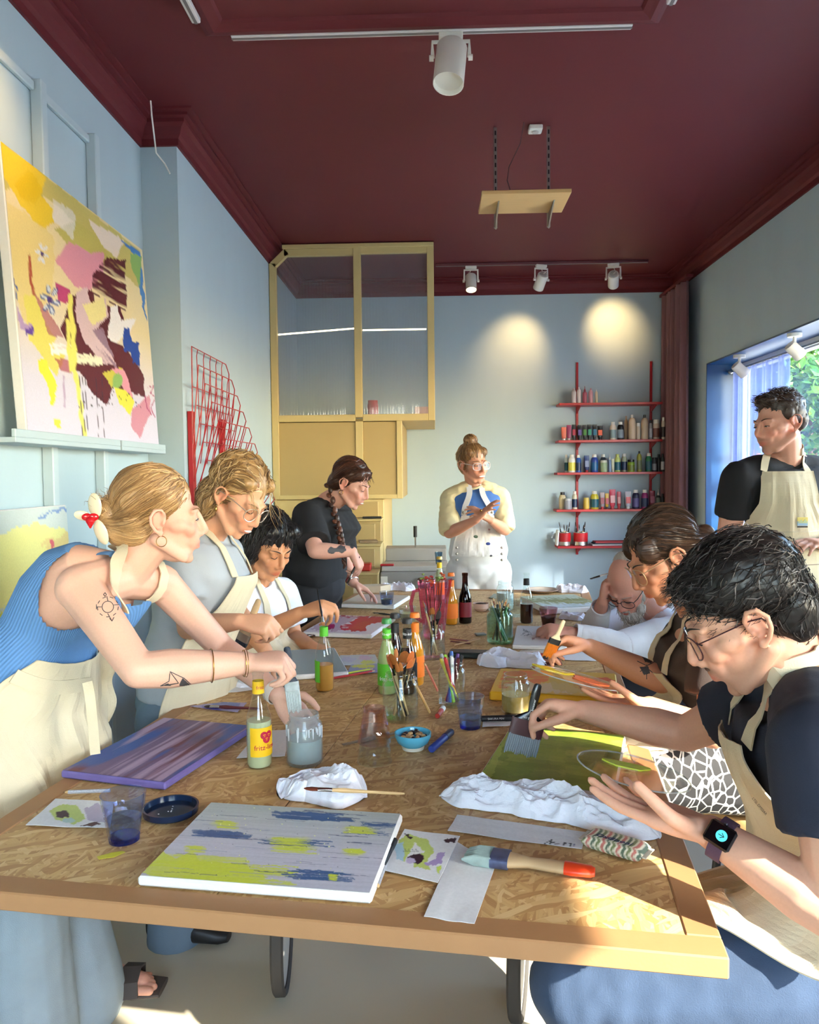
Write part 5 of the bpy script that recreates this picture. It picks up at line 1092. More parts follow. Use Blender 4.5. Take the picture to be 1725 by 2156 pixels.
for i in range(14):
 a = CAMA(o)+R.uniform(-1.4, 1.4); z0 = .095+R.uniform(-.004, .004); L_ = R.uniform(.01, .032); rr_ = .0432
 b.tube([(o[0]+rr_*math.cos(a), o[1]+rr_*math.sin(a), o[2]+z0), (o[0]+rr_*math.cos(a+.01), o[1]+rr_*math.sin(a+.01), o[2]+z0-L_)], [.0028, .0018], 6)
part('paint_runs', b, mat('whitish wet paint', rgb(206, 212, 216), .3), t)['kind'] = 'stuff'
t, o_bj = jar(844, 1513, 'large glass jar crowded with paintbrushes', .135, .052)
jar(1086, 1500, 'glass jar of yellowish rinse water by the orange canvas', .115, .042, G_CLR, liquid('yellow rinse water', rgb(190, 160, 92)), .055)
jar(1064, 1284, 'tall glass jar of milky water at the far end', .15, .045, G_CLR, liquid('milky water', rgb(196, 200, 190)), .09)
t, o_pj = jar(1053, 1352, 'greenish glass jar packed with pencils', .15, .055, G_GRN)
t, o_mj = jar(952, 1484, 'glass jar holding coloured marker pens', .135, .042)
t, o_b2 = jar(912, 1385, 'glass jar of brushes beside the pink pitcher', .13, .047)

# brushes in the jars
def injar(o, n, R0, h, seed, names, where, ln=(.17, .21), rad=.7, styles=None, grp=None):
 R = np.random.default_rng(seed)
 for i in range(n):
  a = 2*math.pi*i/n+R.uniform(-.3, .3); L_ = R.uniform(*ln); p0 = o+np.array([R0*.55*math.cos(a+2.6), R0*.55*math.sin(a+2.6), .012]); lean = R.uniform(.5, 1.)*rad
  p1 = o+np.array([R0*(.55+lean*.9)*math.cos(a), R0*(.55+lean*.9)*math.sin(a), .0]); p1[2] = o[2]+math.sqrt(max(L_**2-(p1[0]-p0[0])**2-(p1[1]-p0[1])**2, .01))+.012
  hd, fe, br, w, nm = styles[i % len(styles)]
  brush('paint_brush', p0, p1, '%s, %s of those in %s' % (nm, OW[i], where), hd, fe, br, .0034, .028 if w < .012 else .034, .024, group=grp, wid=w)
M_RUST = mat('rust orange hair', rgb(186, 96, 40), .6, var=.25, scale=200.)
sty = [(M_WOOD, M_FERR, M_BRIS, .007, 'amber round brush with a wooden handle'), (M_BLKH, M_FERR, M_RUST, .010, 'rust filbert brush with a black handle'), (M_WOOD, M_BLKH, M_RUST, .013, 'orange flat brush with a black collar'), (M_WOOD, M_FERR, M_BRIS, .018, 'amber fan brush'), (M_BLKH, M_FERR, M_BRIS, .006, 'thin brush with a black handle')]
injar(o_bj, 13, .04, .135, 3, None, 'the large brush jar', styles=sty, grp='brushes in the large jar')
sty2 = [(M_WOOD, M_BLKH, M_BRDK, .012, 'dark flat brush'), (M_WOOD, M_FERR, M_RUST, .009, 'rust brush with a wooden handle'), (M_BLKH, M_FERR, M_BRIS, .008, 'amber brush with a black handle')]
injar(o_b2, 7, .035, .13, 5, None, 'the jar by the pink pitcher', ln=(.18, .22), styles=sty2, grp='brushes by the pitcher')
def pen(p0, p1, c, capc, label, r=.0055, name='marker_pen', group=None, cat='pen'):
 p0 = V3(p0); p1 = V3(p1); d = p1-p0; t = thing(name, label, cat, (p0+p1)/2, group=group)
 part('barrel', MB().tube([p0, p0+d*.02, p0+d*.66], [r*.8, r, r], 12), c, t); part('cap', MB().tube([p0+d*.661, p0+d*.95, p1], [r*1.1, r*1.1, r*.8], 12), capc, t); return t
R = np.random.default_rng(12)
pc = [('orange', (230, 100, 40)), ('purple', (92, 50, 130)), ('blue', (60, 100, 170)), ('lime', (150, 200, 60)), ('grey', (120, 120, 124)), ('yellow', (230, 206, 60)), ('red', (190, 50, 50)), ('white', (220, 220, 216)), ('maroon', (96, 36, 44)), ('black', (30, 30, 34))]
for i, (nm, c) in enumerate(pc):
 a = 2*math.pi*i/len(pc)+.3; p0 = o_mj+np.array([.018*math.cos(a+2.8), .018*math.sin(a+2.8), .012]); p1 = o_mj+np.array([.034*math.cos(a), .034*math.sin(a), .145+.012*((i*7) % 5)/4])
 pen(p0, p1, plain(c), plain(tuple(int(x*.9) for x in c)), '%s marker pen standing in the glass jar of markers' % nm, group='markers in the jar')
pn = [('sandy wood', (206, 140, 80)), ('orange', (206, 120, 60)), ('grey', (130, 130, 134)), ('black', (34, 34, 38)), ('brown', (140, 84, 50)), ('green', (60, 130, 90)), ('silver', (180, 180, 184)), ('dark green', (40, 70, 56)), ('tan', (190, 140, 90)), ('charcoal', (60, 58, 58)), ('pale green', (130, 180, 130))]
def pencil(p0, p1, c, label, group=None, r=.0042):
 p0 = V3(p0); p1 = V3(p1); d = p1-p0; t = thing('pencil', label, 'pencil', (p0+p1)/2, group=group)
 part('shaft', MB().tube([p0, p0+d*.9], [r, r], 6), c, t); part('sharpened_end', MB().tube([p0+d*.9, p0+d*.975], [r, r*.35], 8), M_WOOD, t); part('lead', MB().tube([p0+d*.9751, p1], [r*.35, .0003], 6), M_LBLK, t)
for i, (nm, c) in enumerate(pn):
 a = 2*math.pi*i/len(pn); p0 = o_pj+np.array([.03*math.cos(a+2.5), .03*math.sin(a+2.5), .012]); p1 = o_pj+np.array([.04*math.cos(a), .04*math.sin(a), .165+.02*((i*5) % 7)/6])
 pencil(p0, p1, plain(c), '%s pencil standing in the greenish jar' % nm, 'pencils in the greenish jar')

# ------------------------------------------------------------------ crumpled rags
M_RAG = mat('white cotton rag', rgb(232, 232, 240), .9, var=.03, scale=40., bump=.7, bscale=55.)
def rag(pts, w, h, label, seed, n=(90, 46), twist=1.):
 """rumpled cloth following a line on the table: ridged folds over a rounded heap"""
 P = np.array([V3(tb(*p))[:2] for p in pts]); s = np.concatenate([[0], np.cumsum(np.linalg.norm(np.diff(P, axis=0), axis=1))]); L_ = s[-1]
 t = np.linspace(0, 1, n[0]); cx_ = np.interp(t*L_, s, P[:, 0]); cy_ = np.interp(t*L_, s, P[:, 1]); T = np.stack([np.gradient(cx_), np.gradient(cy_)], -1); T /= np.linalg.norm(T, axis=1, keepdims=True); Nn = np.stack([-T[:, 1], T[:, 0]], -1)
 vv = np.linspace(-1, 1, n[1]); TT, VV = np.meshgrid(t, vv, indexing='ij')
 q = np.stack([TT*L_*13+seed, VV*1.5, TT*0+seed], -1)
 wd = w*(1+.28*fbm(np.stack([TT*L_*9+seed, np.sign(VV)*2, TT*0], -1), seed))*np.clip(np.minimum(TT, 1-TT)*9, 0, 1)**.5
 ang = TT*L_*22*twist+VV*2.2+1.6*fbm(q*.6, seed+3)
 ridge = 1-np.abs(np.sin(ang))*1.0; ridge2 = 1-np.abs(fbm(q*1.6, seed+9)); dome = np.clip(1-VV**2, 0, 1)**.5
 edge = np.clip(np.minimum(TT, 1-TT)*10, 0, 1)**.6
 Z = (h*dome*edge*(.38+.42*ridge2*.7+.30*ridge+.3*fbm(q*.35, seed+4)))
 Z = np.maximum(Z, .0015)
 X = cx_[:, None]+Nn[:, 0][:, None]*VV*wd+.006*fbm(q*1.3, seed+21); Y = cy_[:, None]+Nn[:, 1][:, None]*VV*wd+.006*fbm(q*1.3, seed+22)
 A = np.stack([X, Y, TZ+.0005+Z], -1); B = A.copy(); B[..., 2] = TZ+.0003
 b = MB(); o = n[0]*n[1]; m = n[1]
 f = [(i*m+j, (i+1)*m+j, (i+1)*m+j+1, i*m+j+1) for i in range(n[0]-1) for j in range(m-1)]; f2 = [tuple(o+k for k in reversed(x)) for x in f]
 rim = [j for j in range(m)]+[i*m+m-1 for i in range(1, n[0])]+[(n[0]-1)*m+j for j in range(m-2, -1, -1)]+[i*m for i in range(n[0]-2, 0, -1)]
 f3 = [(rim[k], rim[(k+1) % len(rim)], o+rim[(k+1) % len(rim)], o+rim[k]) for k in range(len(rim))]
 b.add(np.concatenate([A.reshape(-1, 3), B.reshape(-1, 3)]), f+f2+f3)
 return single('cotton_rag', b, M_RAG, label, 'rag', 'white rags on the table', smooth=True)
rag([(600, 1680), (650, 1660), (705, 1672), (770, 1680)], .05, .055, 'crumpled white rag with a thin brush lying on it', 3)
rag([(928, 1676), (1010, 1682), (1130, 1700), (1240, 1725), (1330, 1745), (1390, 1765)], .05, .062, 'long twisted white rag across the near right of the table', 8, (170, 50))
rag([(1012, 1402), (1050, 1395), (1100, 1398), (1150, 1400)], .055, .05, 'bunched white rag left of the orange brush', 12)
rag([(800, 1243), (830, 1240), (872, 1244)], .06, .06, 'white rag behind the blank cream canvas', 15, (60, 36))
rag([(1170, 1246), (1200, 1245), (1238, 1247)], .05, .05, 'small white rag at the far right table end', 18, (60, 36))
rag([(1178, 1300), (1205, 1302), (1232, 1306)], .05, .035, 'white rag beside the bearded man and his rose tumbler', 22, (60, 36))
rag([(480, 1440), (505, 1443), (522, 1448)], .025, .03, 'small white rag behind the lemonade bottle, left edge', 25, (50, 30))

# ------------------------------------------------------------------ near right: big brush, tissue packet, pencils
def flatbrush(name, p_end, p_tip, label, L_h, L_f, w_f, t_f, w_h, hm, fm, bm, tipm=None, spl=None, up=(0, 0, 1), taper=.75, neck=.35):
 """flat house-painter's brush; handle end -> bristle tip"""
 p0 = V3(p_end); p1 = V3(p_tip); D = unit(p1-p0); L_ = np.linalg.norm(p1-p0); X = unit(np.cross(D, up)); Y_ = np.cross(X, D)
 t = thing(name, label, 'brush', (p0+p1)/2)
 c = lambda s: p0+D*s
 hh = part('handle', MB().loft([(c(0), X, Y_, w_h*.25, t_f*.28), (c(L_h*.04), X, Y_, w_h*.42, t_f*.36), (c(L_h*.25), X, Y_, w_h*.5, t_f*.42), (c(L_h*.55), X, Y_, w_h*.46, t_f*.4), (c(L_h*.75), X, Y_, w_h*neck, t_f*.4), (c(L_h*.92), X, Y_, w_f*.4, t_f*.48), (c(L_h), X, Y_, w_f*.49, t_f*.48)], 24), hm, t)
 if tipm: part('dipped_end', MB().loft([(c(-.001), X, Y_, w_h*.27, t_f*.3), (c(L_h*.04), X, Y_, w_h*.44, t_f*.38), (c(L_h*.25), X, Y_, w_h*.52, t_f*.44), (c(L_h*.34), X, Y_, w_h*.512, t_f*.432)], 24), tipm, hh)
 part('ferrule', MB().loft([(c(L_h-.002), X, Y_, w_f*.5, t_f*.5, 4), (c(L_h+L_f), X, Y_, w_f*.505, t_f*.5, 4)], 28), fm, t)
 b = MB(); nb = 16
 for i in range(nb):
  s = (i+.5)/nb-.5; q = c(L_h+L_f-.002)+X*s*w_f*.95; e = c(L_)+X*s*w_f*(taper+.2)+Y_*math.sin(i*2.1)*t_f*.1-D*(.006*abs(math.sin(i*3.7)))
  b.loft([(q, X, Y_, w_f*.045, t_f*.45), (q*.4+e*.6, X, Y_, w_f*.05, t_f*.42), (e, X, Y_, w_f*.02, t_f*.1)], 8)
 o = part('bristles', b, bm, t); o['kind'] = 'stuff'; return t
p0 = V3(tb(1252, 1836, .012)); p1 = V3(tb(978, 1797, .012))
M_BARE = mat('worn beech wood', rgb(186, 156, 116), .6, var=.12, scale=14., stretch=(1, 6, 6)); M_ORG = mat('orange red dip', rgb(222, 66, 30), .35)
flatbrush('decorator_brush', p0, p1, 'big decorator brush with an orange-dipped handle lying on the table', .150, .03, .048, .022, .034, M_BARE, mat('paint stained ferrule', rgb(92, 98, 130), .4, .5, var=.5, scale=60.), mat('grey green caked bristles', rgb(150, 166, 158), .7, var=.35, scale=60.), M_ORG)
# tissue packet
q = [V3(tb(*p)) for p in ((1262, 1756), (1362, 1790), (1338, 1828), (1228, 1800))]; c = sum(q)/4; ux = unit(q[1]-q[0]+q[2]-q[3]); uy = np.cross((0, 0, 1.), ux); w = .115; h_ = .052
root = thing('tissue_packet', 'patterned packet of paper tissues by the long white rag', 'packet', c, group=None)
n = 60; m = 30; A = []
for j in range(m):
 a = 2*math.pi*j/m; A.append([c+ux*((i/(n-1))-.5)*w+uy*(h_/2*math.copysign(abs(math.cos(a))**.5, math.cos(a)))+np.array([0, 0, .0135+.013*math.copysign(abs(math.sin(a))**.5, math.sin(a))*(1-.85*abs(2*i/(n-1)-1)**10)]) for i in range(n)])
A = np.array(A).transpose(1, 0, 2); col = np.zeros((n, m, 3)); ii, jj = np.meshgrid(np.arange(n)/n, np.arange(m)/m, indexing='ij')
ph = np.floor((ii*12+np.abs(((jj*6) % 1)-.5)*1.2)*2) % 6
for k_, cc in enumerate((rgb(222, 214, 190), rgb(120, 128, 84), rgb(222, 214, 190), rgb(196, 116, 104), rgb(222, 214, 190), rgb(92, 108, 88))): col[ph == k_] = cc
col[(jj > .60) & (jj < .72)] = rgb(206, 206, 200)
b = MB(); b.grid(A, col=col, closed_u=True); b.f = [f[::-1] for f in b.f]; part('wrapper', b, M_PAINT, root, smooth=True, color=True)
for s in (0, 1): part('crimped_end', MB().box(c+ux*(s-.5)*w*1.06+(0, 0, .0136), (w*.07, h_*.8, .002), np.stack([ux, uy, (0, 0, 1)], 1)), mat('wrapper film', rgb(214, 208, 190), .4), root)
txm = textmesh('Oxillisoni', .018, .0003, shear=.2); map_mesh(txm, lambda v: c+v[:, :1]*ux+(v[:, 1:2])*uy*.9-uy*h_*.2+np.stack([0*v[:, 0], 0*v[:, 0], .0272+v[:, 2]], 1)); link('lettering', txm, mat('navy ink', rgb(40, 48, 84), .5), root)
def tpt(px, py, h=.005): return V3(tb(px, py, h))
M_DOTP = mat('grey dotted pencil lacquer', rgb(160, 162, 168), .5, var=.5, scale=300.)
pencil(tpt(232, 1664), tpt(134, 1668), M_DOTP, 'grey dotted pencil behind the left blue tumbler')
pencil(tpt(812, 1818, .006), tpt(793, 1870, .006), M_DOTP, 'grey dotted pencil poking from under the near canvas corner')
pen(tpt(806, 1822, .009), tpt(832, 1768, .009), M_BLACK, M_BLACK, 'black pen squeezed between the near canvas and the palette')
pen(tpt(908, 1578, .0105), tpt(951, 1540, .0105), mat('blue marker', rgb(50, 70, 150), .4), mat('dark blue cap', rgb(20, 24, 60), .4), 'blue thick marker beside the nut bowl', r=.0095)
t = pen(tpt(1013, 1513, .01), tpt(1090, 1511, .01), M_LBLK, M_LBLK, 'black paint marker lying on white paper', r=.0085)
a_ = tpt(1013, 1513, .01); d_ = unit(tpt(1090, 1511, .01)-a_); tx = textmesh('SAKURA PEN', .008, .0002); u_ = np.array([0, -.6, .8]); map_mesh(tx, lambda v: a_+d_*(.042)+v[:, :1]*d_+v[:, 1:2]*np.array([0, .35, .9])+np.array([0, -.0088, .001])); link('lettering', tx, FW, t)
pen(tpt(921, 1508, .008), tpt(934, 1490, .008), mat('red marker', rgb(176, 50, 40), .4), FW, 'red marker beside the jar of markers', r=.0075)
pencil(tpt(905, 1500), tpt(868, 1428, .12), plain((206, 160, 96)), 'wooden stick leaning on the big brush jar')
pencil(tpt(922, 1455), tpt(893, 1395, .10), plain((196, 110, 84)), 'reddish pencil leaning behind the brush jar')
brush('paint_brush', tpt(852, 1671, .03), tpt(640, 1660, .058), 'thin forked brush lying across the crumpled rag', M_WOOD, M_FERR, mat('reddish brown hair', rgb(110, 50, 30), .6), .0042, .028, .03, wid=.008)
brush('paint_brush', tpt(545, 1492, .006), tpt(430, 1487, .006), 'dark red handled brush by the purple canvas', mat('dark red lacquer', rgb(92, 24, 34), .3), M_FERR, M_BRDK, .005, .02, .03)
brush('paint_brush', tpt(560, 1345, .006), tpt(668, 1337, .006), 'dark red brush lying left of the crimson canvas', mat('dark red lacquer', rgb(92, 24, 34), .3), M_FERR, M_BRDK, .006, .02, .03)
pencil(tpt(690, 1425), tpt(788, 1408), plain((206, 214, 70)), 'lime pencil between the canvas and the brush jar')
pencil(tpt(700, 1428), tpt(792, 1412), plain((196, 60, 60)), 'red pencil beside the lime one')
# painted smears of lilac on the left
sheet_at('palette_film', [(400, 1487), (470, 1478), (520, 1480), (500, 1500), (420, 1504)][:4], 'lilac and blue smeared palette film by the red brush', c=rgb(170, 160, 196), layers=[('ell', (435, 1492, 20, 6), rgb(92, 84, 170)), ('ell', (480, 1483, 26, 5), rgb(120, 130, 180))], cat='palette')
# knives and spatulas behind the upturned glasses
for i, (a, c_, nm) in enumerate((((722, 1568), (790, 1552), 'silver craft knife beside the upturned glasses'), ((815, 1556), (880, 1540), 'dark red palette knife behind the nut bowl'), ((822, 1546), (875, 1533), 'maroon craft tool behind the nut bowl'))):
 p0, p1 = tpt(*a, .006), tpt(*c_, .006); t = thing('craft_knife', nm, 'knife', (p0+p1)/2); m_ = (p0+p1)/2
 part('handle', MB().beam(m_, p1, .016, .010, (0, 0, 1), .003), [M_STEEL, FDR, mat('maroon plastic', rgb(84, 30, 40), .4)][i], t); part('blade', MB().beam(p0, m_, .010, .003, (0, 0, 1)), M_STEEL, t)
# bowl with nuts
o = tpt(870, 1576, 0); root = thing('snack_bowl', 'small turquoise ceramic bowl of nuts and raisins', 'bowl', o)
part('bowl_wall', MB().lathe([(0, 0), (.026, 0), (.026, .008), (.040, .018), (.047, .034), (.047, .042), (.044, .042), (.043, .034), (.035, .020), (0, .016)], 36, o), mat('turquoise glaze', rgb(92, 178, 206), .15, var=.15, scale=30.), root)
part('bowl_foot', MB().lathe([(.0262, 0), (.0275, 0), (.030, .009), (.0262, .009)], 30, o), mat('cream glaze', rgb(222, 214, 196), .3), root)
R = np.random.default_rng(3)
for i in range(26):
 a = R.uniform(0, 6.28); rr_ = .031*math.sqrt(R.uniform(0, 1)); dk = R.random() < .5
 single('raisin' if dk else 'nut', MB().ell(o+np.array([rr_*math.cos(a), rr_*math.sin(a), .0315+.006*R.random()-.05*rr_*0]), (.0075, .0055, .0045), rotz(R.uniform(0, 3)), 8, 6), plain((34, 26, 30)) if dk else plain((196, 156, 104)), 'dark raisin in the turquoise bowl' if dk else 'pale nut in the turquoise bowl', 'snack', 'raisins in the bowl' if dk else 'nuts in the bowl')
o = tpt(1013, 1286, 0); root = thing('snack_bowl', 'small cream and pink bowl of dark berries in the middle of the table', 'bowl', o)
part('bowl_wall', MB().lathe([(0, 0), (.024, 0), (.038, .014), (.042, .04), (.039, .04), (.034, .016), (0, .012)], 30, o), mat('pink cream glaze', rgb(222, 184, 164), .3), root)
part('berries', MB().ell(o+(0, 0, .03), (.034, .034, .012)), mat('dark berries', rgb(60, 24, 24), .4, var=.5, scale=120., bump=1., bscale=120.), root)['kind'] = 'stuff'
# navy lid
o = tpt(360, 1712, 0); root = thing('shallow_dish', 'dark navy shallow dish behind the left blue tumbler', 'dish', o)
part('dish_wall', MB().lathe([(0, 0), (.052, 0), (.056, .003), (.057, .016), (.053, .016), (.052, .005), (0, .004)], 40, o), mat('navy glossy plastic', rgb(22, 36, 62), .15, var=.1), root)
b = MB(); R = np.random.default_rng(2)
for i in range(6): a = R.uniform(0, 6.28); rr_ = R.uniform(0, .035); b.ell(o+np.array([rr_*math.cos(a), rr_*math.sin(a), .0045]), (.0018, .0014, .0007), None, 6, 4)
part('paint_drops', b, FW, root)['kind'] = 'stuff'
single('paint_smear', MB().prism([(-.012, -.02), (.0, -.022), (.014, .0), (.012, .024), (.004, .022), (-.006, .004)], 0, .0006, tpt(232, 1800, .0003), rotz(-.7)), plain((206, 196, 50)), 'yellow paint smear on the board beside the left tumbler', 'paint smear')
# pink pitcher with twigs
o = tpt(914, 1343, 0); root = thing('pitcher', 'tall hot pink glass pitcher holding flowers', 'pitcher', o)
G_HOT = glassmat('hot pink glass', (.92, .42, .62))
A = []
for z, r in ((0, .040), (.01, .045), (.08, .052), (.16, .060), (.225, .066), (.245, .069)):
 A.append([((r*(1+.05*math.cos(9*a)*(z > .05)))*math.cos(a)*(1+.12*(z > .2)*max(0, math.cos(a))**6), (r*(1+.05*math.cos(9*a)*(z > .05)))*math.sin(a), z+.012*(z > .2)*max(0, math.cos(a))**6) for a in np.linspace(0, 2*math.pi, 72, endpoint=False)])
part('pitcher_wall', MB().grid(np.array(A)+o, closed_u=True), G_HOT, root, smooth=True); part('pitcher_base', MB().lathe([(0, .001), (.04, .001), (.044, .012), (0, .012)], 30, o), G_HOT, root)
part('handle', MB().tube([o+(-.058, 0, .21), o+(-.085, 0, .20), o+(-.098, 0, .15), o+(-.09, 0, .10), o+(-.05, 0, .07)], .008, 10), G_HOT, root)
R = np.random.default_rng(31)
root2 = thing('flower_bunch', 'bunch of dried orange and green flower stems in the pink pitcher', 'flowers', o+(0, 0, .015))
for i in range(9):
 a = 2*math.pi*i/9; p = [o+np.array([.015*math.cos(a), .015*math.sin(a), .02]), o+np.array([.03*math.cos(a), .03*math.sin(a), .15]), o+np.array([.042*math.cos(a+.3), .042*math.sin(a+.3), .24+.03*R.random()])]
 s = part('stem', MB().tube(p, .002, 6), plain((110, 84, 50)), root2)
 b = MB(); q_ = p[2]
 for k_ in range(4): b.ell(q_+R.normal(size=3)*.007, (.010, .006, .005), rotz(R.uniform(0, 3)), 8, 5)
 part('blossom', b, plain([(206, 90, 40), (120, 140, 60), (176, 60, 60)][i % 3]), s)
# tray of crayons, dark case, plates
q = [V3(tb(*p)) for p in ((962, 1368), (1062, 1366), (1064, 1398), (955, 1402))]; c = sum(q)/4
root = thing('pencil_case', 'flat dark green tin case lying open behind the marker jar', 'case', c)
part('case_body', MB().box(c+(0, 0, .010), (.24, .07, .02), RT, .004), mat('dark green tin', rgb(40, 52, 48), .35), root); part('case_tray', MB().box(c+(0, 0, .0205), (.225, .058, .002), RT), M_BLACK, root)
for i, cc in enumerate(((206, 196, 190), (176, 60, 50), (60, 60, 66), (190, 120, 90), (110, 40, 40))):
 p0 = tpt(1095+i*3, 1372+i*6, .006); p1 = tpt(1178+i*1.5, 1372+i*6.5, .006); single('oil_crayon', MB().beam(p0, p1, .010, .010, (0, 0, 1), .002), plain(cc), '%s oil crayon beside the bunched rag, %s row' % (['white', 'red', 'charcoal', 'peach', 'dark red'][i], OW[i]), 'crayon', 'oil crayons in a row')
o = tpt(1142, 1246, 0); root = thing('plate', 'shallow pale plate at the far end of the table', 'plate', o)
part('plate_dish', MB().lathe([(0, 0), (.06, 0), (.095, .012), (.093, .015), (.058, .004), (0, .004)], 40, o), mat('pale stoneware', rgb(190, 176, 160), .4), root); part('plate_rim', MB().lathe([(.0932, .0151), (.0952, .0122), (.097, .014), (.095, .0165)], 40, o, close=True), mat('brown rim glaze', rgb(140, 110, 90), .4), root)
single('paper_bag', MB().prism([(-.10, -.04), (.06, -.06), (.13, .0), (.05, .05), (-.06, .045)], 0, .04, tpt(778, 1246, .0005), rotz(.2)), mat('crumpled kraft paper', rgb(190, 172, 146), .85, bump=.6, bscale=30.), 'crumpled brown paper behind the blank cream canvas', 'paper')
single('grapes', MB().ell(tpt(836, 1296, .012), (.03, .018, .012)), mat('dark grapes', rgb(46, 32, 44), .3, var=.5, scale=90., bump=1., bscale=90.), 'small dark bunch of dried flowers left of the cloudy tumbler', 'flowers')
brush('paint_brush', tpt(868, 1300, .006), tpt(785, 1290, .006), 'black brush lying behind the crimson canvas', M_BLKH, M_FERR, M_BRDK, .004, .02, .02)
single('coaster', MB().box(tpt(1012, 1335, .004), (.045, .035, .007), rotz(.2), .002), plain((120, 128, 122)), 'small grey green tile left of the pencil jar', 'tile')
for i, (a, c_) in enumerate((((950, 1350), (990, 1355)), ((955, 1358), (1010, 1345)), ((948, 1345), (985, 1349)))): single('craft_stick', MB().beam(tpt(*a, .004+.004*i), tpt(*c_, .004+.004*i), .012, .003, (0, 0, 1)), plain([(110, 40, 50), (190, 150, 110), (120, 46, 56)][i]), ['dark red', 'pale wooden', 'maroon'][i]+' craft stick left of the pencil jar', 'stick', 'craft sticks')
# ================================================================== PEOPLE: builders
def remesh(b, voxel, it=4, name='body'):
 me = b.mesh(name); o = bpy.data.objects.new('tmp', me); COL.objects.link(o)
 m = o.modifiers.new('r', 'REMESH'); m.mode = 'VOXEL'; m.voxel_size = voxel; m.use_smooth_shade = True
 if it: s = o.modifiers.new('s', 'SMOOTH'); s.factor = .5; s.iterations = it
 dg = bpy.context.evaluated_depsgraph_get(); out = bpy.data.meshes.new_from_object(o.evaluated_get(dg))
 bpy.data.objects.remove(o); bpy.data.meshes.remove(me); out.name = name; return out
def co_of(me): c = np.empty(len(me.vertices)*3); me.vertices.foreach_get('co', c); return c.reshape(-1, 3)
def no_of(me): c = np.empty(len(me.vertices)*3); me.vertices.foreach_get('normal', c); return c.reshape(-1, 3)
def set_co(me, c): me.vertices.foreach_set('co', np.asarray(c).ravel()); me.update()
def set_col(me, c):
 ca = me.color_attributes.new('Col', 'FLOAT_COLOR', 'POINT'); ca.data.foreach_set('color', np.concatenate([c, np.ones((len(c), 1))], 1).ravel())
def bvh_of(*mes):
 vs = []; fs = []; n = 0
 for me in mes:
  c = co_of(me).tolist(); me.calc_loop_triangles(); t = np.empty(len(me.loop_triangles)*3, np.int32); me.loop_triangles.foreach_get('vertices', t); vs += c; fs += (t.reshape(-1, 3)+n).tolist(); n += len(c)
 return BVHTree.FromPolygons(vs, fs)
def cut_above(me, planes):
 """keep only the part of a garment on the positive side of every (point, normal) plane"""
 import bmesh
 bm = bmesh.new(); bm.from_mesh(me)
 for p, n in planes: bmesh.ops.bisect_plane(bm, geom=bm.verts[:]+bm.edges[:]+bm.faces[:], plane_co=Vector(p), plane_no=Vector(n), clear_inner=True)
 bm.to_mesh(me); bm.free(); me.update(); return me
def wrinkle(me, amp, fq, seed, stretch=(1, 1, 1), ridged=True):
 c = co_of(me); n = no_of(me); q = c*np.array(stretch)*fq
 w = fbm(q, seed, 3); w = (1-np.abs(w)*2)*.6 if ridged else w
 w2 = fbm(q*.4, seed+5, 2); set_co(me, c+n*(amp*w*(.5+.5*w2))[:, None]); return me

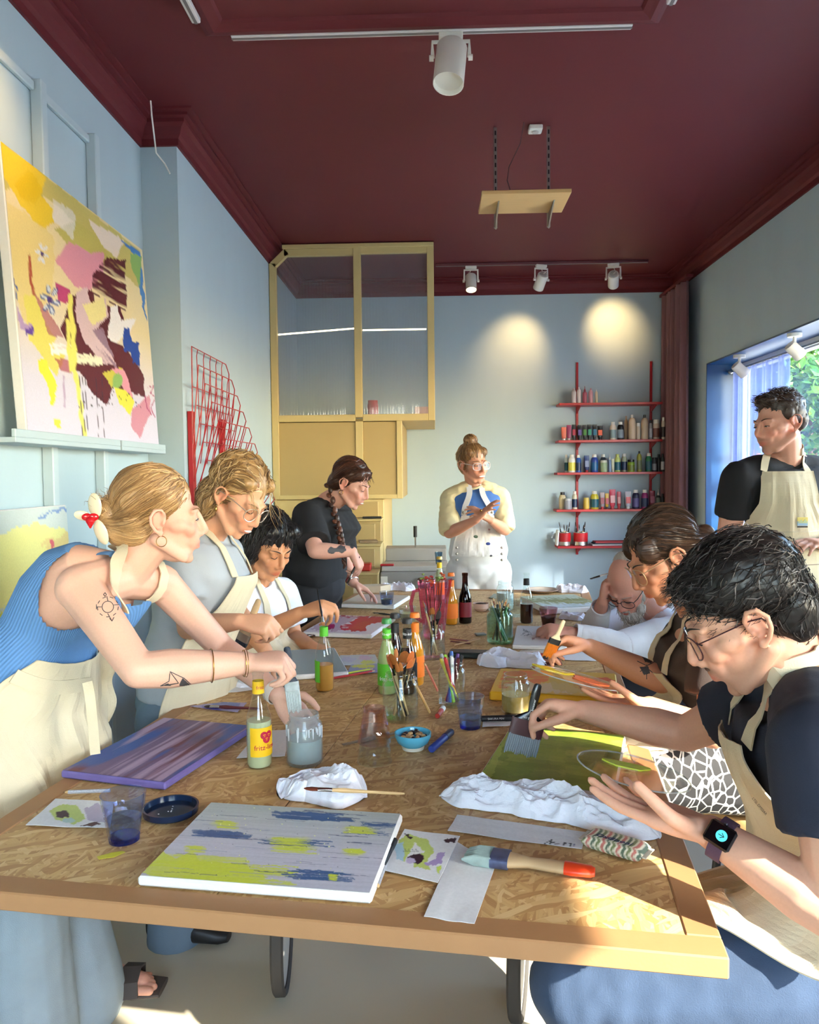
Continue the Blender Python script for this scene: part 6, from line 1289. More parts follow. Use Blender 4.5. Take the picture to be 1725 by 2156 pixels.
class Head:
 def __init__(s, ctr, fwd, up, k=1.):
  s.c = V3(ctr); s.f = unit(fwd); s.u = unit(np.asarray(up, float)-s.f*(np.asarray(up, float)@s.f)); s.r = np.cross(s.f, s.u); s.k = k; s.M = np.stack([s.r, s.f, s.u], 1)
 def p(s, x, y, z): return s.c+s.M@(np.array([x, y, z])*s.k)
 def loc(s, P): return (np.asarray(P)-s.c)@s.M/s.k
 def E(s, b, c, r, rx=0., rz=0., n=18, m=12):
  R_ = s.M@rotz(rz)@rotx(rx); b.ell(s.p(*c), np.asarray(r, float)*s.k, R_, n, m)
 def C(s, b, p0, r0, p1, r1): b.rcone(s.p(*p0), r0*s.k, s.p(*p1), r1*s.k, 12)
 def build(s, b, male=False, smile=False, jawd=0.):
  E, C = lambda *a, **k: s.E(b, *a, **k), lambda *a: s.C(b, *a)
  E((0, -.014, .047), (.074, .093, .083), n=28, m=18)
  E((0, .032, .012), (.063, .056, .062), n=22, m=14)
  E((0, .036, -.034), (.054, .052, .066), n=22, m=14)
  jw = .046 if not male else .052
  E((0, .043, -.080+jawd), (jw*.86, .043, .030)); E((0, .072, -.100+jawd), (.018 if not male else .022, .015, .014))
  for q in (-1, 1):
   C((q*.057, -.004, -.045), .017, (q*.030, .060, -.094+jawd), .014)
   E((q*.036, .073, -.022), (.021, .017, .020)); E((q*.052, .045, -.012), (.015, .024, .018))
   E((q*.030, .084, .004), (.0150, .0100, .0115)); C((q*.014, .092, .026), .0075, (q*.047, .078, .022), .0065)
   E((q*.0125, .1035, -.037), (.0078, .0085, .0070))
   hx = .074
   P = [(hx, .014, -.004), (hx+.004, .014, .016), (hx+.013, .005, .030), (hx+.019, -.010, .029), (hx+.022, -.020, .013), (hx+.019, -.018, -.005), (hx+.012, -.009, -.020), (hx+.004, .003, -.030)]
   b.tube([s.p(q*x, y, z) for x, y, z in P], np.array([.0036, .0044, .0048, .0050, .0050, .0048, .0050, .0058])*s.k, 8)
   E((q*(hx-.001), -.003, .004), (.0040, .0145, .026)); E((q*(hx+.003), -.012, .004), (.004, .005, .020)); E((q*(hx+.006), .004, -.027), (.0055, .008, .010))
   E((q*(hx+.006), .010, -.006), (.005, .005, .007))
  C((0, .094, .016), .0078, (0, .1135, -.027), .0100); E((0, .113, -.032), (.0098, .0088, .0085))
  wl = .026 if smile else .022; zl = -.060
  E((0, .0945, zl+.002), (wl, .0085, .0058)); E((0, .0935, zl-.010), (wl*.85, .0088, .0066)); E((0, .090, zl+.012), (.014, .010, .012))
  if smile:
   for q in (-1, 1): E((q*.034, .078, -.030), (.020, .016, .018))
  E((0, .080, -.042), (.040, .020, .040))
 def colour(s, P, col, base, male=False, stub=None, lip=None, flush=.5):
  L = s.loc(P); x, y, z = L.T; g = lambda cx_, cy_, cz, sx, sy, sz: np.exp(-(((np.abs(x)-cx_)/sx)**2+((y-cy_)/sy)**2+((z-cz)/sz)**2))
  inh = (np.abs(x) < .1) & (np.abs(y+.0) < .14) & (z > -.13) & (z < .15)
  def mix(w, c, a): w = np.clip(w, 0, 1)*a*inh; return col*(1-w[:, None])+np.asarray(c)*w[:, None]
  red = np.array(base)*np.array([1.06, .62, .58])
  col = mix(g(.040, .07, -.03, .022, .05, .022), red, flush); col = mix(g(0, .115, -.033, .014, .02, .014), red, flush*.9); col = mix(g(.080, -.003, 0, .014, .03, .035), red, flush)
  lipc = lip if lip is not None else np.array(base)*np.array([.88, .46, .46])
  col = mix(g(0, .10, -.0655, .021, .025, .0100)*1.5, lipc, .9)
  if stub is not None: col = mix(np.clip((-.045-z)/.02, 0, 1)*np.clip((y-.0)/.03, 0, 1)*(1-g(0, .10, -.0655, .022, .03, .008)), stub, .35); 
  if stub is not None: col = mix(g(0, .10, -.050, .028, .03, .006), stub, .75)
  col = mix(g(.030, .095, .004, .016, .03, .009), np.array(base)*np.array([.82, .66, .62]), .5)
  return col
 # --- face parts
 def eyes(s, root, openk=0., brow=(60, 40, 30), iris=(60, 70, 80), lash=True):
  for q in (-1, 1):
   b = MB(); P = []
   for t in np.linspace(-1, 1, 9): P.append(s.p(q*.030+t*.0145, .0948-.0055*t*t-.0012*abs(t), (.0015 if openk <= 0 else .0028)-.0028*t*t*(1 if openk > 0 else -1.1)-(.003 if openk <= 0 else 0)))
   if openk > 0:
    e = MB(); s.E(e, (q*.030, .0850, .0012), (.0122, .0104, .0050*openk), n=16, m=10); ey = part('eye', e, liquid('eye white', rgb(214, 206, 200), .15), root, smooth=True)
    e = MB(); s.E(e, (q*.0305, .0915, .0012), (.0050, .0046, .0046*openk), n=12, m=8); part('iris', e, liquid('iris %d %d %d' % iris, rgb(*iris), .1), ey, smooth=True)
   if lash: part('lashes', b.tube(P, .0013*s.k, 5), mat('lash', rgb(36, 26, 24), .6), root)
   b = MB(); P = [s.p(q*(.014+t*.036), .0985-.017*t*t*1.1, .0235+.006*math.sin(t*2.6)) for t in np.linspace(0, 1, 7)]
   part('eyebrow', b.tube(P, np.array([.0016, .0021, .0021, .0019, .0016, .0012, .0006])*s.k, 6), mat('brow %d %d %d' % brow, rgb(*brow), .8), root)
 def teeth(s, root, k=1.):
  b = MB(); s.E(b, (0, .0985, -.0640), (.0180*k, .0080, .0046*k)); part('teeth', b, liquid('teeth', rgb(226, 218, 206), .2), root, smooth=True)
 def glasses(s, root, col=(120, 100, 90), metal=.6, rx=.025, rz=.021, pw=2.6, thick=.0014, yy=.104, zz=-.002, name='glasses', lens=True):
  m = mat('spectacle frame %d %d %d' % col, rgb(*col), .3, metal); g = thing(name, None, None, s.c) if False else None
  fr = MB(); cx_ = .0335
  for q in (-1, 1):
   fr.tube([s.p(q*cx_+rx*math.copysign(abs(math.cos(a))**(2/pw), math.cos(a)), yy-.010*abs(math.cos(a))*(1 if q*math.cos(a) > 0 else .0), zz+rz*math.copysign(abs(math.sin(a))**(2/pw), math.sin(a))) for a in np.linspace(0, 2*math.pi, 28, endpoint=False)], thick*s.k, 6, closed=True)
  fr.tube([s.p(-.010, yy, zz+.006), s.p(0, yy+.003, zz+.009), s.p(.010, yy, zz+.006)], thick*s.k, 6)
  f = part('glasses_frame', fr, m, root)
  for q in (-1, 1):
   part('temple', MB().tube([s.p(q*(cx_+rx), yy-.010, zz+.010), s.p(q*.068, .075, zz+.012), s.p(q*.078, .01, zz+.016), s.p(q*.081, -.012, zz+.013), s.p(q*.079, -.026, zz-.008)], thick*1.05*s.k, 6), m, f)
   if lens:
    A = [[s.p(q*cx_+rx*.97*t*math.copysign(abs(math.cos(a))**(2/pw), math.cos(a)), yy-.010*t*abs(math.cos(a))*(1 if q*math.cos(a) > 0 else 0), zz+rz*.97*t*math.copysign(abs(math.sin(a))**(2/pw), math.sin(a))) for a in np.linspace(0, 2*math.pi, 28, endpoint=False)] for t in (0.001, 1.)]
    part('lens', MB().grid(np.array(A), closed_u=True), glassmat('spectacle lens', (.97, .97, .97)), f, smooth=True)
  return f

def hand(b, W, D, N, side, curls=((.3, .5, .3),)*4, thumb=None, s=1., spread=.06):
 """palm and five fingers; D along the palm, N the way the palm faces; curls per finger index..little"""
 W = V3(W); D = unit(D); N = unit(np.asarray(N, float)-D*(np.asarray(N, float)@D)); T = np.cross(D, N)*(1 if side == 'R' else -1)
 k = s
 b.loft([(W-D*.012*k, T, N, .024*k, .019*k, 2.4), (W+D*.012*k, T, N, .027*k, .018*k, 2.4), (W+D*.045*k, T, N, .038*k, .017*k, 2.8), (W+D*.075*k, T, N, .0415*k, .0150*k, 2.8), (W+D*.090*k, T, N, .037*k, .011*k, 2.6)], 22)
 b.rcone(W+D*.015*k+T*.014*k+N*.006*k, .016*k, W+D*.052*k+T*.026*k+N*.010*k, .013*k, 10)
 tips = []
 LN = ((.042, .026, .021), (.046, .029, .022), (.042, .027, .021), (.033, .020, .019)); OFF = (.0305, .0105, -.0100, -.0290); KN = (.084, .088, .084, .075); RD = (.0092, .0094, .0090, .0080)
 for i in range(4):
  d = unit(D+T*spread*(1.5-i)*.7); p = W+D*KN[i]*k+T*OFF[i]*k; a = 0.; r = RD[i]*k
  c = curls[i] if i < len(curls) else curls[-1]
  for j in range(3):
   a += c[j]; v = unit(d*math.cos(a)+N*math.sin(a)); q = p+v*LN[i][j]*k; b.rcone(p, r, q, r*(.93 if j < 2 else .84), 10); p = q; r *= .93
  tips.append(p)
 th = thumb or ((.62, .68, .38), (.85, .30, .45), (.9, .05, .45))
 p = W+D*.022*k+T*.022*k+N*.004*k; r = .0135*k
 for (x, y, z), l in zip(th, (.045, .034, .028)):
  v = unit(D*x+T*y+N*z); q = p+v*l*k; b.rcone(p, r, q, r*.86, 10); p = q; r *= .86
 tips.append(p); return tips
def arm(b, S, E_, W, k=1., fore=1.):
 S, E_, W = V3(S), V3(E_), V3(W); m = S*.55+E_*.45
 b.rcone(S, .050*k, m, .044*k); b.rcone(m, .044*k, E_, .037*k); f = E_*.72+W*.28
 b.rcone(E_, .037*k, f, .040*k*fore); f2 = E_*.3+W*.7; b.rcone(f, .040*k*fore, f2, .031*k*fore); b.rcone(f2, .031*k*fore, W, .0245*k)
TOR = ((0., .150, .110), (.14, .168, .118), (.30, .150, .105), (.45, .128, .095), (.62, .148, .110), (.76, .165, .118), (.88, .172, .100), (.955, .130, .070), (1., .062, .055))
def torso(b, P, N, right, mid=None, kw=1., kd=1., ease=0., lo=0., hi=1., prof=TOR, bust=0., n=30):
 """lofted trunk from pelvis P to neck base N; right = the person's own right"""
 P, N = V3(P), V3(N); M_ = (P+N)/2 if mid is None else V3(mid); rg = []
 right = unit(right)
 for t, hw, hd in prof:
  if t < lo-1e-6 or t > hi+1e-6: continue
  c = (1-t)**2*P+2*t*(1-t)*(2*M_-(P+N)/2)+t*t*N; up = unit(2*(1-t)*((2*M_-(P+N)/2)-P)+2*t*(N-(2*M_-(P+N)/2)))
  x = unit(right-up*(right@up)); y = np.cross(up, x)
  f = bust*math.exp(-((t-.72)/.10)**2)
  rg.append((c+y*f*.5, x, y, hw*kw+ease, hd*kd+ease+f*.5, 2.3))
 b.loft(rg, n); return rg
def leg(b, H, K, A, k=1., ease=0., flare=0.):
 H, K, A = V3(H), V3(K), V3(A); m = H*.5+K*.5
 b.rcone(H, .095*k+ease, m, .082*k+ease); b.rcone(m, .082*k+ease, K, .062*k+ease); f = K*.68+A*.32
 b.rcone(K, .062*k+ease, f, .060*k+ease+flare*.4); b.rcone(f, .060*k+ease+flare*.4, A, .045*k+ease+flare)
def sleeve(b, S, E_, f, r0, r1, n=20):
 S, E_ = V3(S), V3(E_); e = S+(E_-S)*f; b.ell(S, r0); b.tube([S, S+(e-S)*.5, e], [r0, (r0+r1)/2, r1], n)
M_SKIN = colmat('skin', .5, amt=.035, bump=.06, bscale=220., spec=.35, sss=.08)
def skin_part(name, b, voxel, root, heads, base, it=4, extra=None, **kw):
 me = remesh(b, voxel, it, name); P = co_of(me); col = np.tile(np.array(base, float), (len(P), 1)); col *= (1+.07*fbm(P*14, 3, 2))[:, None]
 for h in heads: col = h.colour(P, col, base, **kw)
 if extra is not None: col = extra(P, col)
 set_col(me, np.clip(col, 0, 1)); o = link(name, me, M_SKIN, root); return o, me
def strip(pts, nor, w, t):
 """flat ribbon along points, lying on the given normals"""
 P = np.array([V3(p) for p in pts]); N_ = np.array([unit(n) for n in nor]) if np.ndim(nor[0]) else np.tile(unit(nor), (len(P), 1)); T = np.gradient(P, axis=0); b = MB(); A = []
 for p, n, d in zip(P, N_, T):
  d = unit(d); s = unit(np.cross(d, n)); n2 = np.cross(s, d); A.append([p-s*w/2+n2*t/2, p+s*w/2+n2*t/2, p+s*w/2-n2*t/2, p-s*w/2-n2*t/2])
 A = np.array(A); k = len(P); f = [(i*4+j, i*4+(j+1) % 4, (i+1)*4+(j+1) % 4, (i+1)*4+j) for i in range(k-1) for j in range(4)]+[(3, 2, 1, 0), tuple((k-1)*4+j for j in range(4))]
 return b.add(A.reshape(-1, 3), f)
def spline(pts, n):
 P = np.array([V3(p) for p in pts]); Q = np.vstack([2*P[0]-P[1], P, 2*P[-1]-P[-2]]); out = []
 for t in np.linspace(0, len(P)-1-1e-6, n):
  i = int(t); u = t-i; a, b_, c, d = Q[i:i+4]; out.append(.5*((2*b_)+(-a+c)*u+(2*a-5*b_+4*c-d)*u*u+(-a+3*b_-3*c+d)*u**3))
 return np.array(out)
def snug(bvh, pts, off):
 """push points onto the outside of a body"""
 out = []; nn = []
 for p in pts:
  l, n, i, d = bvh.find_nearest(Vector(p)); out.append(np.array(l)+np.array(n)*off); nn.append(np.array(n))
 return out, nn
def strap(root, bvh, pts, w, m, off=.006, n=24, name='strap', t=.003):
 bs_ = bvh if isinstance(bvh, (list, tuple)) else [bvh]; P = spline(pts, n); N_ = np.zeros_like(P)
 for k_ in range(4):
  if k_ == 0: P = np.array([min((V3(l)+V3(nn)*off for l, nn, _, _ in (bv_.find_nearest(Vector(p)) for bv_ in bs_)), key=lambda q: np.linalg.norm(q-p)) for p in P])
  else: P[1:-1] = (P[:-2]+2*P[1:-1]+P[2:])/4
  for i in range(len(P)):
   for bv_ in bs_:
    l, nn, _, d_ = bv_.find_nearest(Vector(P[i])); e = (P[i]-V3(l))@V3(nn)
    if e < off and d_ < .12: P[i] += V3(nn)*(off-e)
   l, nn, _, _ = min((bv_.find_nearest(Vector(P[i])) for bv_ in bs_), key=lambda q: q[3]); N_[i] = V3(nn)
 for _ in range(3): N_[1:-1] = (N_[:-2]+2*N_[1:-1]+N_[2:])/4
 return part(name, strip(P, N_, w, t), m, root)
M_APRON = mat('undyed cotton canvas', rgb(214, 199, 168), .88, var=.05, scale=9., bump=.22, bscale=420.)
def apron(root, bvh, rows, nu=36, nv=60, off=.008, fold=.006, seed=1, name='apron', m=None, reach=.5, hangdown=True, t=.003):
 """cloth panel: rows of (centre, right, front, half width) from bib to hem, laid over the body and smoothed"""
 R_ = [(V3(c), unit(x), unit(f), w) for c, x, f, w in rows]; ts = np.linspace(0, len(R_)-1, nv); us = np.linspace(-1, 1, nu)
 B = np.zeros((nv, nu, 3)); Fd = np.zeros((nv, nu, 3)); dep = np.full((nv, nu), np.nan)
 C_ = spline([r[0] for r in R_], nv); X_ = spline([r[1] for r in R_], nv); F_ = spline([r[2] for r in R_], nv); W_ = np.interp(ts, range(len(R_)), [r[3] for r in R_])
 for i in range(nv):
  x = unit(X_[i]); f = unit(F_[i])
  for j in range(nu):
   p = C_[i]+x*us[j]*W_[i]; B[i, j] = p; Fd[i, j] = f
   h = bvh.ray_cast(Vector(p+f*reach), Vector(-f), reach*1.6)
   if h[0] is not None: dep[i, j] = reach-h[3]+off
 ok = ~np.isnan(dep)
 if not ok.any(): dep[:] = 0
 base = np.nanmedian(dep) if ok.any() else 0.
 for i in range(nv):
  k = np.where(ok[i])[0]
  if len(k) == 0: dep[i] = dep[i-1] if i else base; continue
  lo, hi = k[0], k[-1]
  for j in range(nu):
   if np.isnan(dep[i, j]): kk = k[np.argmin(np.abs(k-j))]; dep[i, j] = dep[i, kk]-.15*abs(us[j]-us[kk])*W_[i]
 orig = np.where(ok, dep, -9)
 D2 = dep.copy()
 for _ in range(22):
  E_ = np.pad(D2, 1, mode='edge'); D2 = (E_[:-2, 1:-1]+E_[2:, 1:-1]+E_[1:-1, :-2]+E_[1:-1, 2:]+2*D2)/6; D2 = np.maximum(D2, orig)
 for _ in range(3):
  E_ = np.pad(D2, 1, mode='edge'); D2 = (E_[:-2, 1:-1]+E_[2:, 1:-1]+E_[1:-1, :-2]+E_[1:-1, 2:]+2*D2)/6
 D2 += .004
 uu, vv = np.meshgrid(us, np.linspace(0, 1, nv)); q = np.stack([uu*2.6, vv*1.6+seed, uu*0+seed], -1)
 D2 += fold*(fbm(q, seed)+.6*(1-2*np.abs(fbm(q*1.7, seed+3))))*np.clip(vv*3+.15, 0, 1)
 A = B+Fd*D2[..., None]
 b = MB(); b.sheet(A, t)
 # make sure the outer face looks away from the body
 n0 = np.cross(A[nv//2, nu//2+1]-A[nv//2, nu//2], A[nv//2+1, nu//2]-A[nv//2, nu//2])
 if n0@Fd[nv//2, nu//2] < 0: b = MB(); b.sheet(A[:, ::-1], t)
 return part(name, b, m or M_APRON, root, smooth=True), A
def strands(root, shell, n, roots, flow, steps, step, r, cols, seed, lift=.002, jitter=.25, name='hair_strands', taper=.3, free=0):
 """fine locks running over a hair mass; flow(p) gives the combing direction"""
 R = np.random.default_rng(seed); bv = bvh_of(shell) if not isinstance(shell, BVHTree) else shell; b = MB()
 for i in range(n):
  p = np.array(roots(R), float); l, nn, _, _ = bv.find_nearest(Vector(p)); p = np.array(l); pts = []; off = lift*R.uniform(.2, 1.6); ph = R.uniform(0, 6.28)
  jd = R.normal(size=3)*jitter; ns = int(steps*R.uniform(.6, 1.1))
  for s in range(max(ns, 3)):
   l, nn, _, _ = bv.find_nearest(Vector(p)); nrm = np.array(nn); q = np.array(l)+nrm*off
   if free and s >= ns-free: q = p
   pts.append(q); d = flow(q, R, s/ns, ph)+jd*.3; 
   if not (free and s >= ns-free-1): d = d-nrm*(d@nrm)
   p = q+unit(d)*step
  k = len(pts); rr_ = r*R.uniform(.6, 1.3)*np.linspace(1, taper, k); c = np.array(cols[R.integers(len(cols))])*R.uniform(.8, 1.2); P_ = np.array(pts); T_ = np.gradient(P_, axis=0); X_ = np.cross(T_, (.31, .52, .79)); X_ /= np.maximum(np.linalg.norm(X_, axis=1, keepdims=True), 1e-9); Y_ = np.cross(T_, X_); Y_ /= np.maximum(np.linalg.norm(Y_, axis=1, keepdims=True), 1e-9)
  A_ = np.stack([P_+(X_*x+Y_*y)*rr_[:, None] for x, y in ((1, 0), (-.5, .866), (-.5, -.866))], 1); b.add(A_.reshape(-1, 3), [(i_*3+j, i_*3+(j+1) % 3, i_*3+3+(j+1) % 3, i_*3+3+j) for i_ in range(k-1) for j in range(3)], col=c)
 o = part(name, b, colmat('hair', .42, amt=.15, bump=0, bscale=500., spec=.5), root, smooth=True, color=True); o['kind'] = 'stuff'; return o
def hair_shell(root, h, blobs, voxel, c, seed=1, amp=.003, it=2, name='hair', extra=None):
 b = MB()
 for e in blobs: h.E(b, e[0], e[1], *(e[2:]))
 if extra: extra(b)
 me = remesh(b, voxel, it, name); P = co_of(me); L_ = h.loc(P); nrm = no_of(me)
 w = fbm(np.stack([L_[:, 0]*90, L_[:, 1]*25, L_[:, 2]*25], -1), seed, 3); set_co(me, P+nrm*(amp*w)[:, None])
 cc = np.array(c)*(1+.22*fbm(np.stack([L_[:, 0]*160, L_[:, 1]*40, L_[:, 2]*40], -1), seed+4, 2))[:, None]; set_col(me, np.clip(cc, 0, 1))
 o = link(name, me, colmat('hair', .42, amt=.15, bump=0, bscale=500., spec=.5), root); return o, me
CAP = [((0, -.020, .052), (.0805, .097, .086)), ((0, -.055, .0), (.070, .056, .075)), ((.060, -.040, .048), (.021, .050, .042)), ((-.060, -.040, .048), (.021, .050, .042))]
def trunk(J, rt, jm, kw=1., kd=1., ease=.026, mid=None, bust=0.):
 b = MB(); torso(b, J['PV'], J['NB'], rt, mid, kw, kd, ease, bust=bust); c = co_of(jm); n = b.nv
 return BVHTree.FromPolygons([Vector(v) for v in b.verts()]+[Vector(v) for v in c], b.f+[[i+n for i in p.vertices] for p in jm.polygons])
def dist(*pts): return [round(float(np.linalg.norm(V3(a)-V3(b_))), 3) for a, b_ in zip(pts[:-1], pts[1:])]
def person(label, loc): return thing('person', label, 'person', loc)
# ------------------------------------------------------------------ A: woman in the blue ribbed top, left foreground
SK_A = rgb(226, 176, 152)
h = Head(at(333, 1092, 1.95), (.93, .36, -.03), (.14, .0, 1), 1.02)
S_R, E_R, W_R = at(168, 1238, 1.80), at(292, 1412, 1.70), at(520, 1396, 1.80)
S_L, E_L, W_L = at(340, 1228, 2.08), at(468, 1365, 2.17), at(585, 1462, 2.02)
NB, PV = at(258, 1212, 1.95), at(62, 1520, 1.93)
root = person('woman in a blue ribbed top leaning over the table to stir a jar', (*V3(PV)[:2], 0))
rt = unit(V3(S_R)-V3(S_L)); mid = (V3(NB)+V3(PV))/2+np.array([-.05, 0, .07])
b = MB(); h.build(b); b.limb([V3(NB), h.p(0, -.012, -.055)], [.058, .050]); b.limb([V3(NB)-(0, 0, .0), V3(NB)*.4+V3(S_R)*.6, S_R], [.060, .058, .056]); b.limb([V3(NB), V3(NB)*.4+V3(S_L)*.6, S_L], [.060, .055, .052])
torso(b, PV, V3(NB)+(.0, 0, .01), rt, mid, .92, .95, 0.)
arm(b, S_R, E_R, W_R, 1.08, 1.05); arm(b, S_L, E_L, W_L, 1.0)
gr_ = [(1.0, 1.15, .5), (1.15, 1.2, .5), (1.2, 1.2, .5), (1.2, 1.2, .5)]
BA0, BA1 = at(604, 1362, 1.885), at(622, 1502, 1.875)
hand(b, W_R, (.98, .10, .05), (.1, .25, -.95), 'R', gr_, ((.7, .5, .5), (.9, .0, .45), (.75, -.3, .6)), .98)
hand(b, W_L, (.62, -.05, -.72), (.25, -.92, -.25), 'L', [(.35, .5, .4), (.4, .5, .4), (.45, .55, .4), (.5, .6, .4)], ((.55, .75, .2), (.8, .35, .5), (.85, .1, .5)), .95, .08)
o, bodyA = skin_part('body', b, .0042, root, [h], SK_A, flush=.55)
bv = bvh_of(bodyA)
# foot showing under the jeans
b = MB(); fx = V3(onz(262, 2085, .03)); b.rcone(fx+(-.11, 0, .05), .035, fx+(-.03, 0, .035), .032); b.rcone(fx+(-.03, 0, .04), .036, fx+(.05, -.005, .026), .028)
for i in range(5): b.rcone(fx+(.06-.008*abs(i-1), -.035+.017*i, .024), .0135-.0012*i, fx+(.094-.010*abs(i-.8), -.037+.018*i, .024), .0115-.0012*i)
me = remesh(b, .003, 2, 'foot'); set_col(me, np.tile(np.array(SK_A)*np.array([.98, .85, .82]), (len(me.vertices), 1))); link('foot', me, M_SKIN, root)
sb = MB()
for z0, z1, k in ((.001, .018, 1.), ): sb.loft([(fx+(-.15, 0, .010), (0, 1, 0), (0, 0, 1), .030, .009, 3), (fx+(-.05, 0, .010), (0, 1, 0), (0, 0, 1), .042, .010, 3), (fx+(.04, 0, .010), (0, 1, 0), (0, 0, 1), .052, .010, 3), (fx+(.112, 0, .010), (0, 1, 0), (0, 0, 1), .040, .009, 3)], 20)
sd = part('sandal', sb, mat('dark grey sandal', rgb(72, 64, 60), .7), root)
part('toe_strap', strip([fx+(.035, -.055, .012), fx+(.03, -.045, .05), fx+(.025, 0, .068), fx+(.02, .045, .05), fx+(.015, .055, .012)], [(0, -1, .3), (0, -.6, .8), (0, 0, 1), (0, .6, .8), (0, 1, .3)], .05, .006), mat('dark grey sandal', rgb(72, 64, 60), .7), sd)
# ribbed tank top
def ribmat(name, c):
 m, nt, bs = newmat(name); N = nt.nodes; L = nt.links; at_ = N.new('ShaderNodeAttribute'); at_.attribute_name = 'Col'
 wv = N.new('ShaderNodeMath'); wv.operation = 'SINE'; sp = N.new('ShaderNodeSeparateColor'); L.new(at_.outputs['Color'], sp.inputs[0]); mu = N.new('ShaderNodeMath'); mu.operation = 'MULTIPLY'; mu.inputs[1].default_value = 2*math.pi; L.new(sp.outputs[0], mu.inputs[0]); L.new(mu.outputs[0], wv.inputs[0])
 mr = N.new('ShaderNodeMapRange'); mr.inputs[1].default_value = -1; L.new(wv.outputs[0], mr.inputs[0]); mx = N.new('ShaderNodeMix'); mx.data_type = 'RGBA'; mx.inputs[6].default_value = (*[x*.80 for x in c], 1); mx.inputs[7].default_value = (*[min(1, x*1.06) for x in c], 1); L.new(mr.outputs[0], mx.inputs[0]); L.new(mx.outputs[2], bs.inputs['Base Color'])
 bp = N.new('ShaderNodeBump'); bp.inputs['Strength'].default_value = .6; bp.inputs['Distance'].default_value = .002; L.new(mr.outputs[0], bp.inputs['Height']); L.new(bp.outputs[0], bs.inputs['Normal']); bs.inputs['Roughness'].default_value = .85; return m
b = MB(); torso(b, PV, V3(NB)+(.0, 0, .005), rt, mid, .92, .95, .012, hi=.90)
b.limb([V3(NB)*.30+V3(S_R)*.70+(.0, 0, -.015), V3(NB)*.55+V3(PV)*.2+V3(S_R)*.25], [.056, .075])
up_ = unit(V3(NB)-V3(PV)); b.limb([V3(NB)*.62+V3(S_R)*.38+(0, 0, .012), V3(NB)*.62+V3(S_L)*.38+(0, 0, .012)], [.062, .060]); b.limb([V3(NB)*.45+V3(S_L)*.55, V3(NB)*.55+V3(PV)*.2+V3(S_L)*.25], [.055, .075])
me = remesh(b, .0065, 3, 'tank_top'); tankbv = me.copy()
# armholes and neckline are cut where the photo shows skin
import bmesh
bm = bmesh.new(); bm.from_mesh(me); dele = []
SRv, SLv, NBv = V3(S_R), V3(S_L), V3(NB); fw_ = np.cross(up_, rt); fw_ = fw_ if fw_[0] > 0 else -fw_
for v in bm.verts:
 p = np.array(v.co); a = (p-SRv); d1 = np.linalg.norm(a-up_*(a@up_)*.30); a2 = p-SLv; d2 = np.linalg.norm(a2-up_*(a2@up_)*.30); n_ = p-(NBv+fw_*.04+up_*.03); dn = np.linalg.norm(n_*np.array([1, 1, 1.]))
 if d1 < .084 or d2 < .080 or dn < .078: dele.append(v)
bmesh.ops.delete(bm, geom=dele, context='VERTS'); bm.to_mesh(me); bm.free()
P = co_of(me); ang = np.arctan2((P-V3(PV))@fw_-.0, (P-V3(PV))@rt); set_col(me, np.stack([(ang+4)*18.]*3, -1)); me.polygons.foreach_set('use_smooth', [True]*len(me.polygons))
link('tank_top', me, ribmat('blue ribbed jersey', rgb(96, 142, 196)), root)
# jeans
HR, HL = V3(PV)+rt*.09+(0, 0, -.06), V3(PV)-rt*.09+(0, 0, -.06)
KR, KL = at(45, 1800, 1.82), at(118, 1810, 2.08); AR, AL = V3(onz(60, 2190, .06)), V3(onz(178, 2095, .06))
b = MB(); b.ell(V3(PV)+(0, 0, -.02), (.15, .16, .12)); leg(b, HR, KR, AR, 1.05, .018, .055); leg(b, HL, KL, AL, 1.05, .018, .045)
me = remesh(b, .008, 3, 'jeans'); wrinkle(me, .012, 7, 4, (1, 1, .55)); jeansA = me
M_JEAN_L = mat('washed light denim', rgb(146, 160, 168), .9, var=.12, scale=14., bump=.3, bscale=500.)
link('jeans', me, M_JEAN_L, root)
# apron
bvA = bvh_of(bodyA, jeansA); fA = unit(np.array([.86, -.30, 0.])); xA = np.array([.30, .86, 0.])
bib = at(318, 1330, 1.86)
tilt = unit(np.cross(unit(rt), up_)); tilt = tilt if tilt[0] > 0 else -tilt
rows = [(V3(NB)*.50+V3(PV)*.50+fw_*.10, rt, fw_, .14), (V3(NB)*.32+V3(PV)*.68+fw_*.10, rt, fw_, .20), (V3(NB)*.14+V3(PV)*.86+fw_*.10, rt, unit(fw_+(.4, 0, .1)), .25), (V3(PV)+(.08, 0, -.12), rt, (1, .1, 0), .25), (V3(PV)+(.06, 0, -.25), rt, (1, .1, 0), .25), (V3(PV)+(.05, 0, -.38), rt, (1, .1, 0), .25)]
ap, AA = apron(root, bvh_of(tankbv, jeansA), rows, 44, 70, .012, .010, 3)
nk = [V3(at(*q)) for q in ((262, 1290, 1.80), (264, 1250, 1.80), (262, 1205, 1.82), (254, 1160, 1.86), (240, 1125, 1.93), (250, 1130, 2.02), (285, 1165, 2.06), (308, 1205, 2.03), (314, 1250, 2.0), (314, 1300, 1.97))]
strap(root, bvA, nk, .032, M_APRON, .010, 50, 'neck_strap')
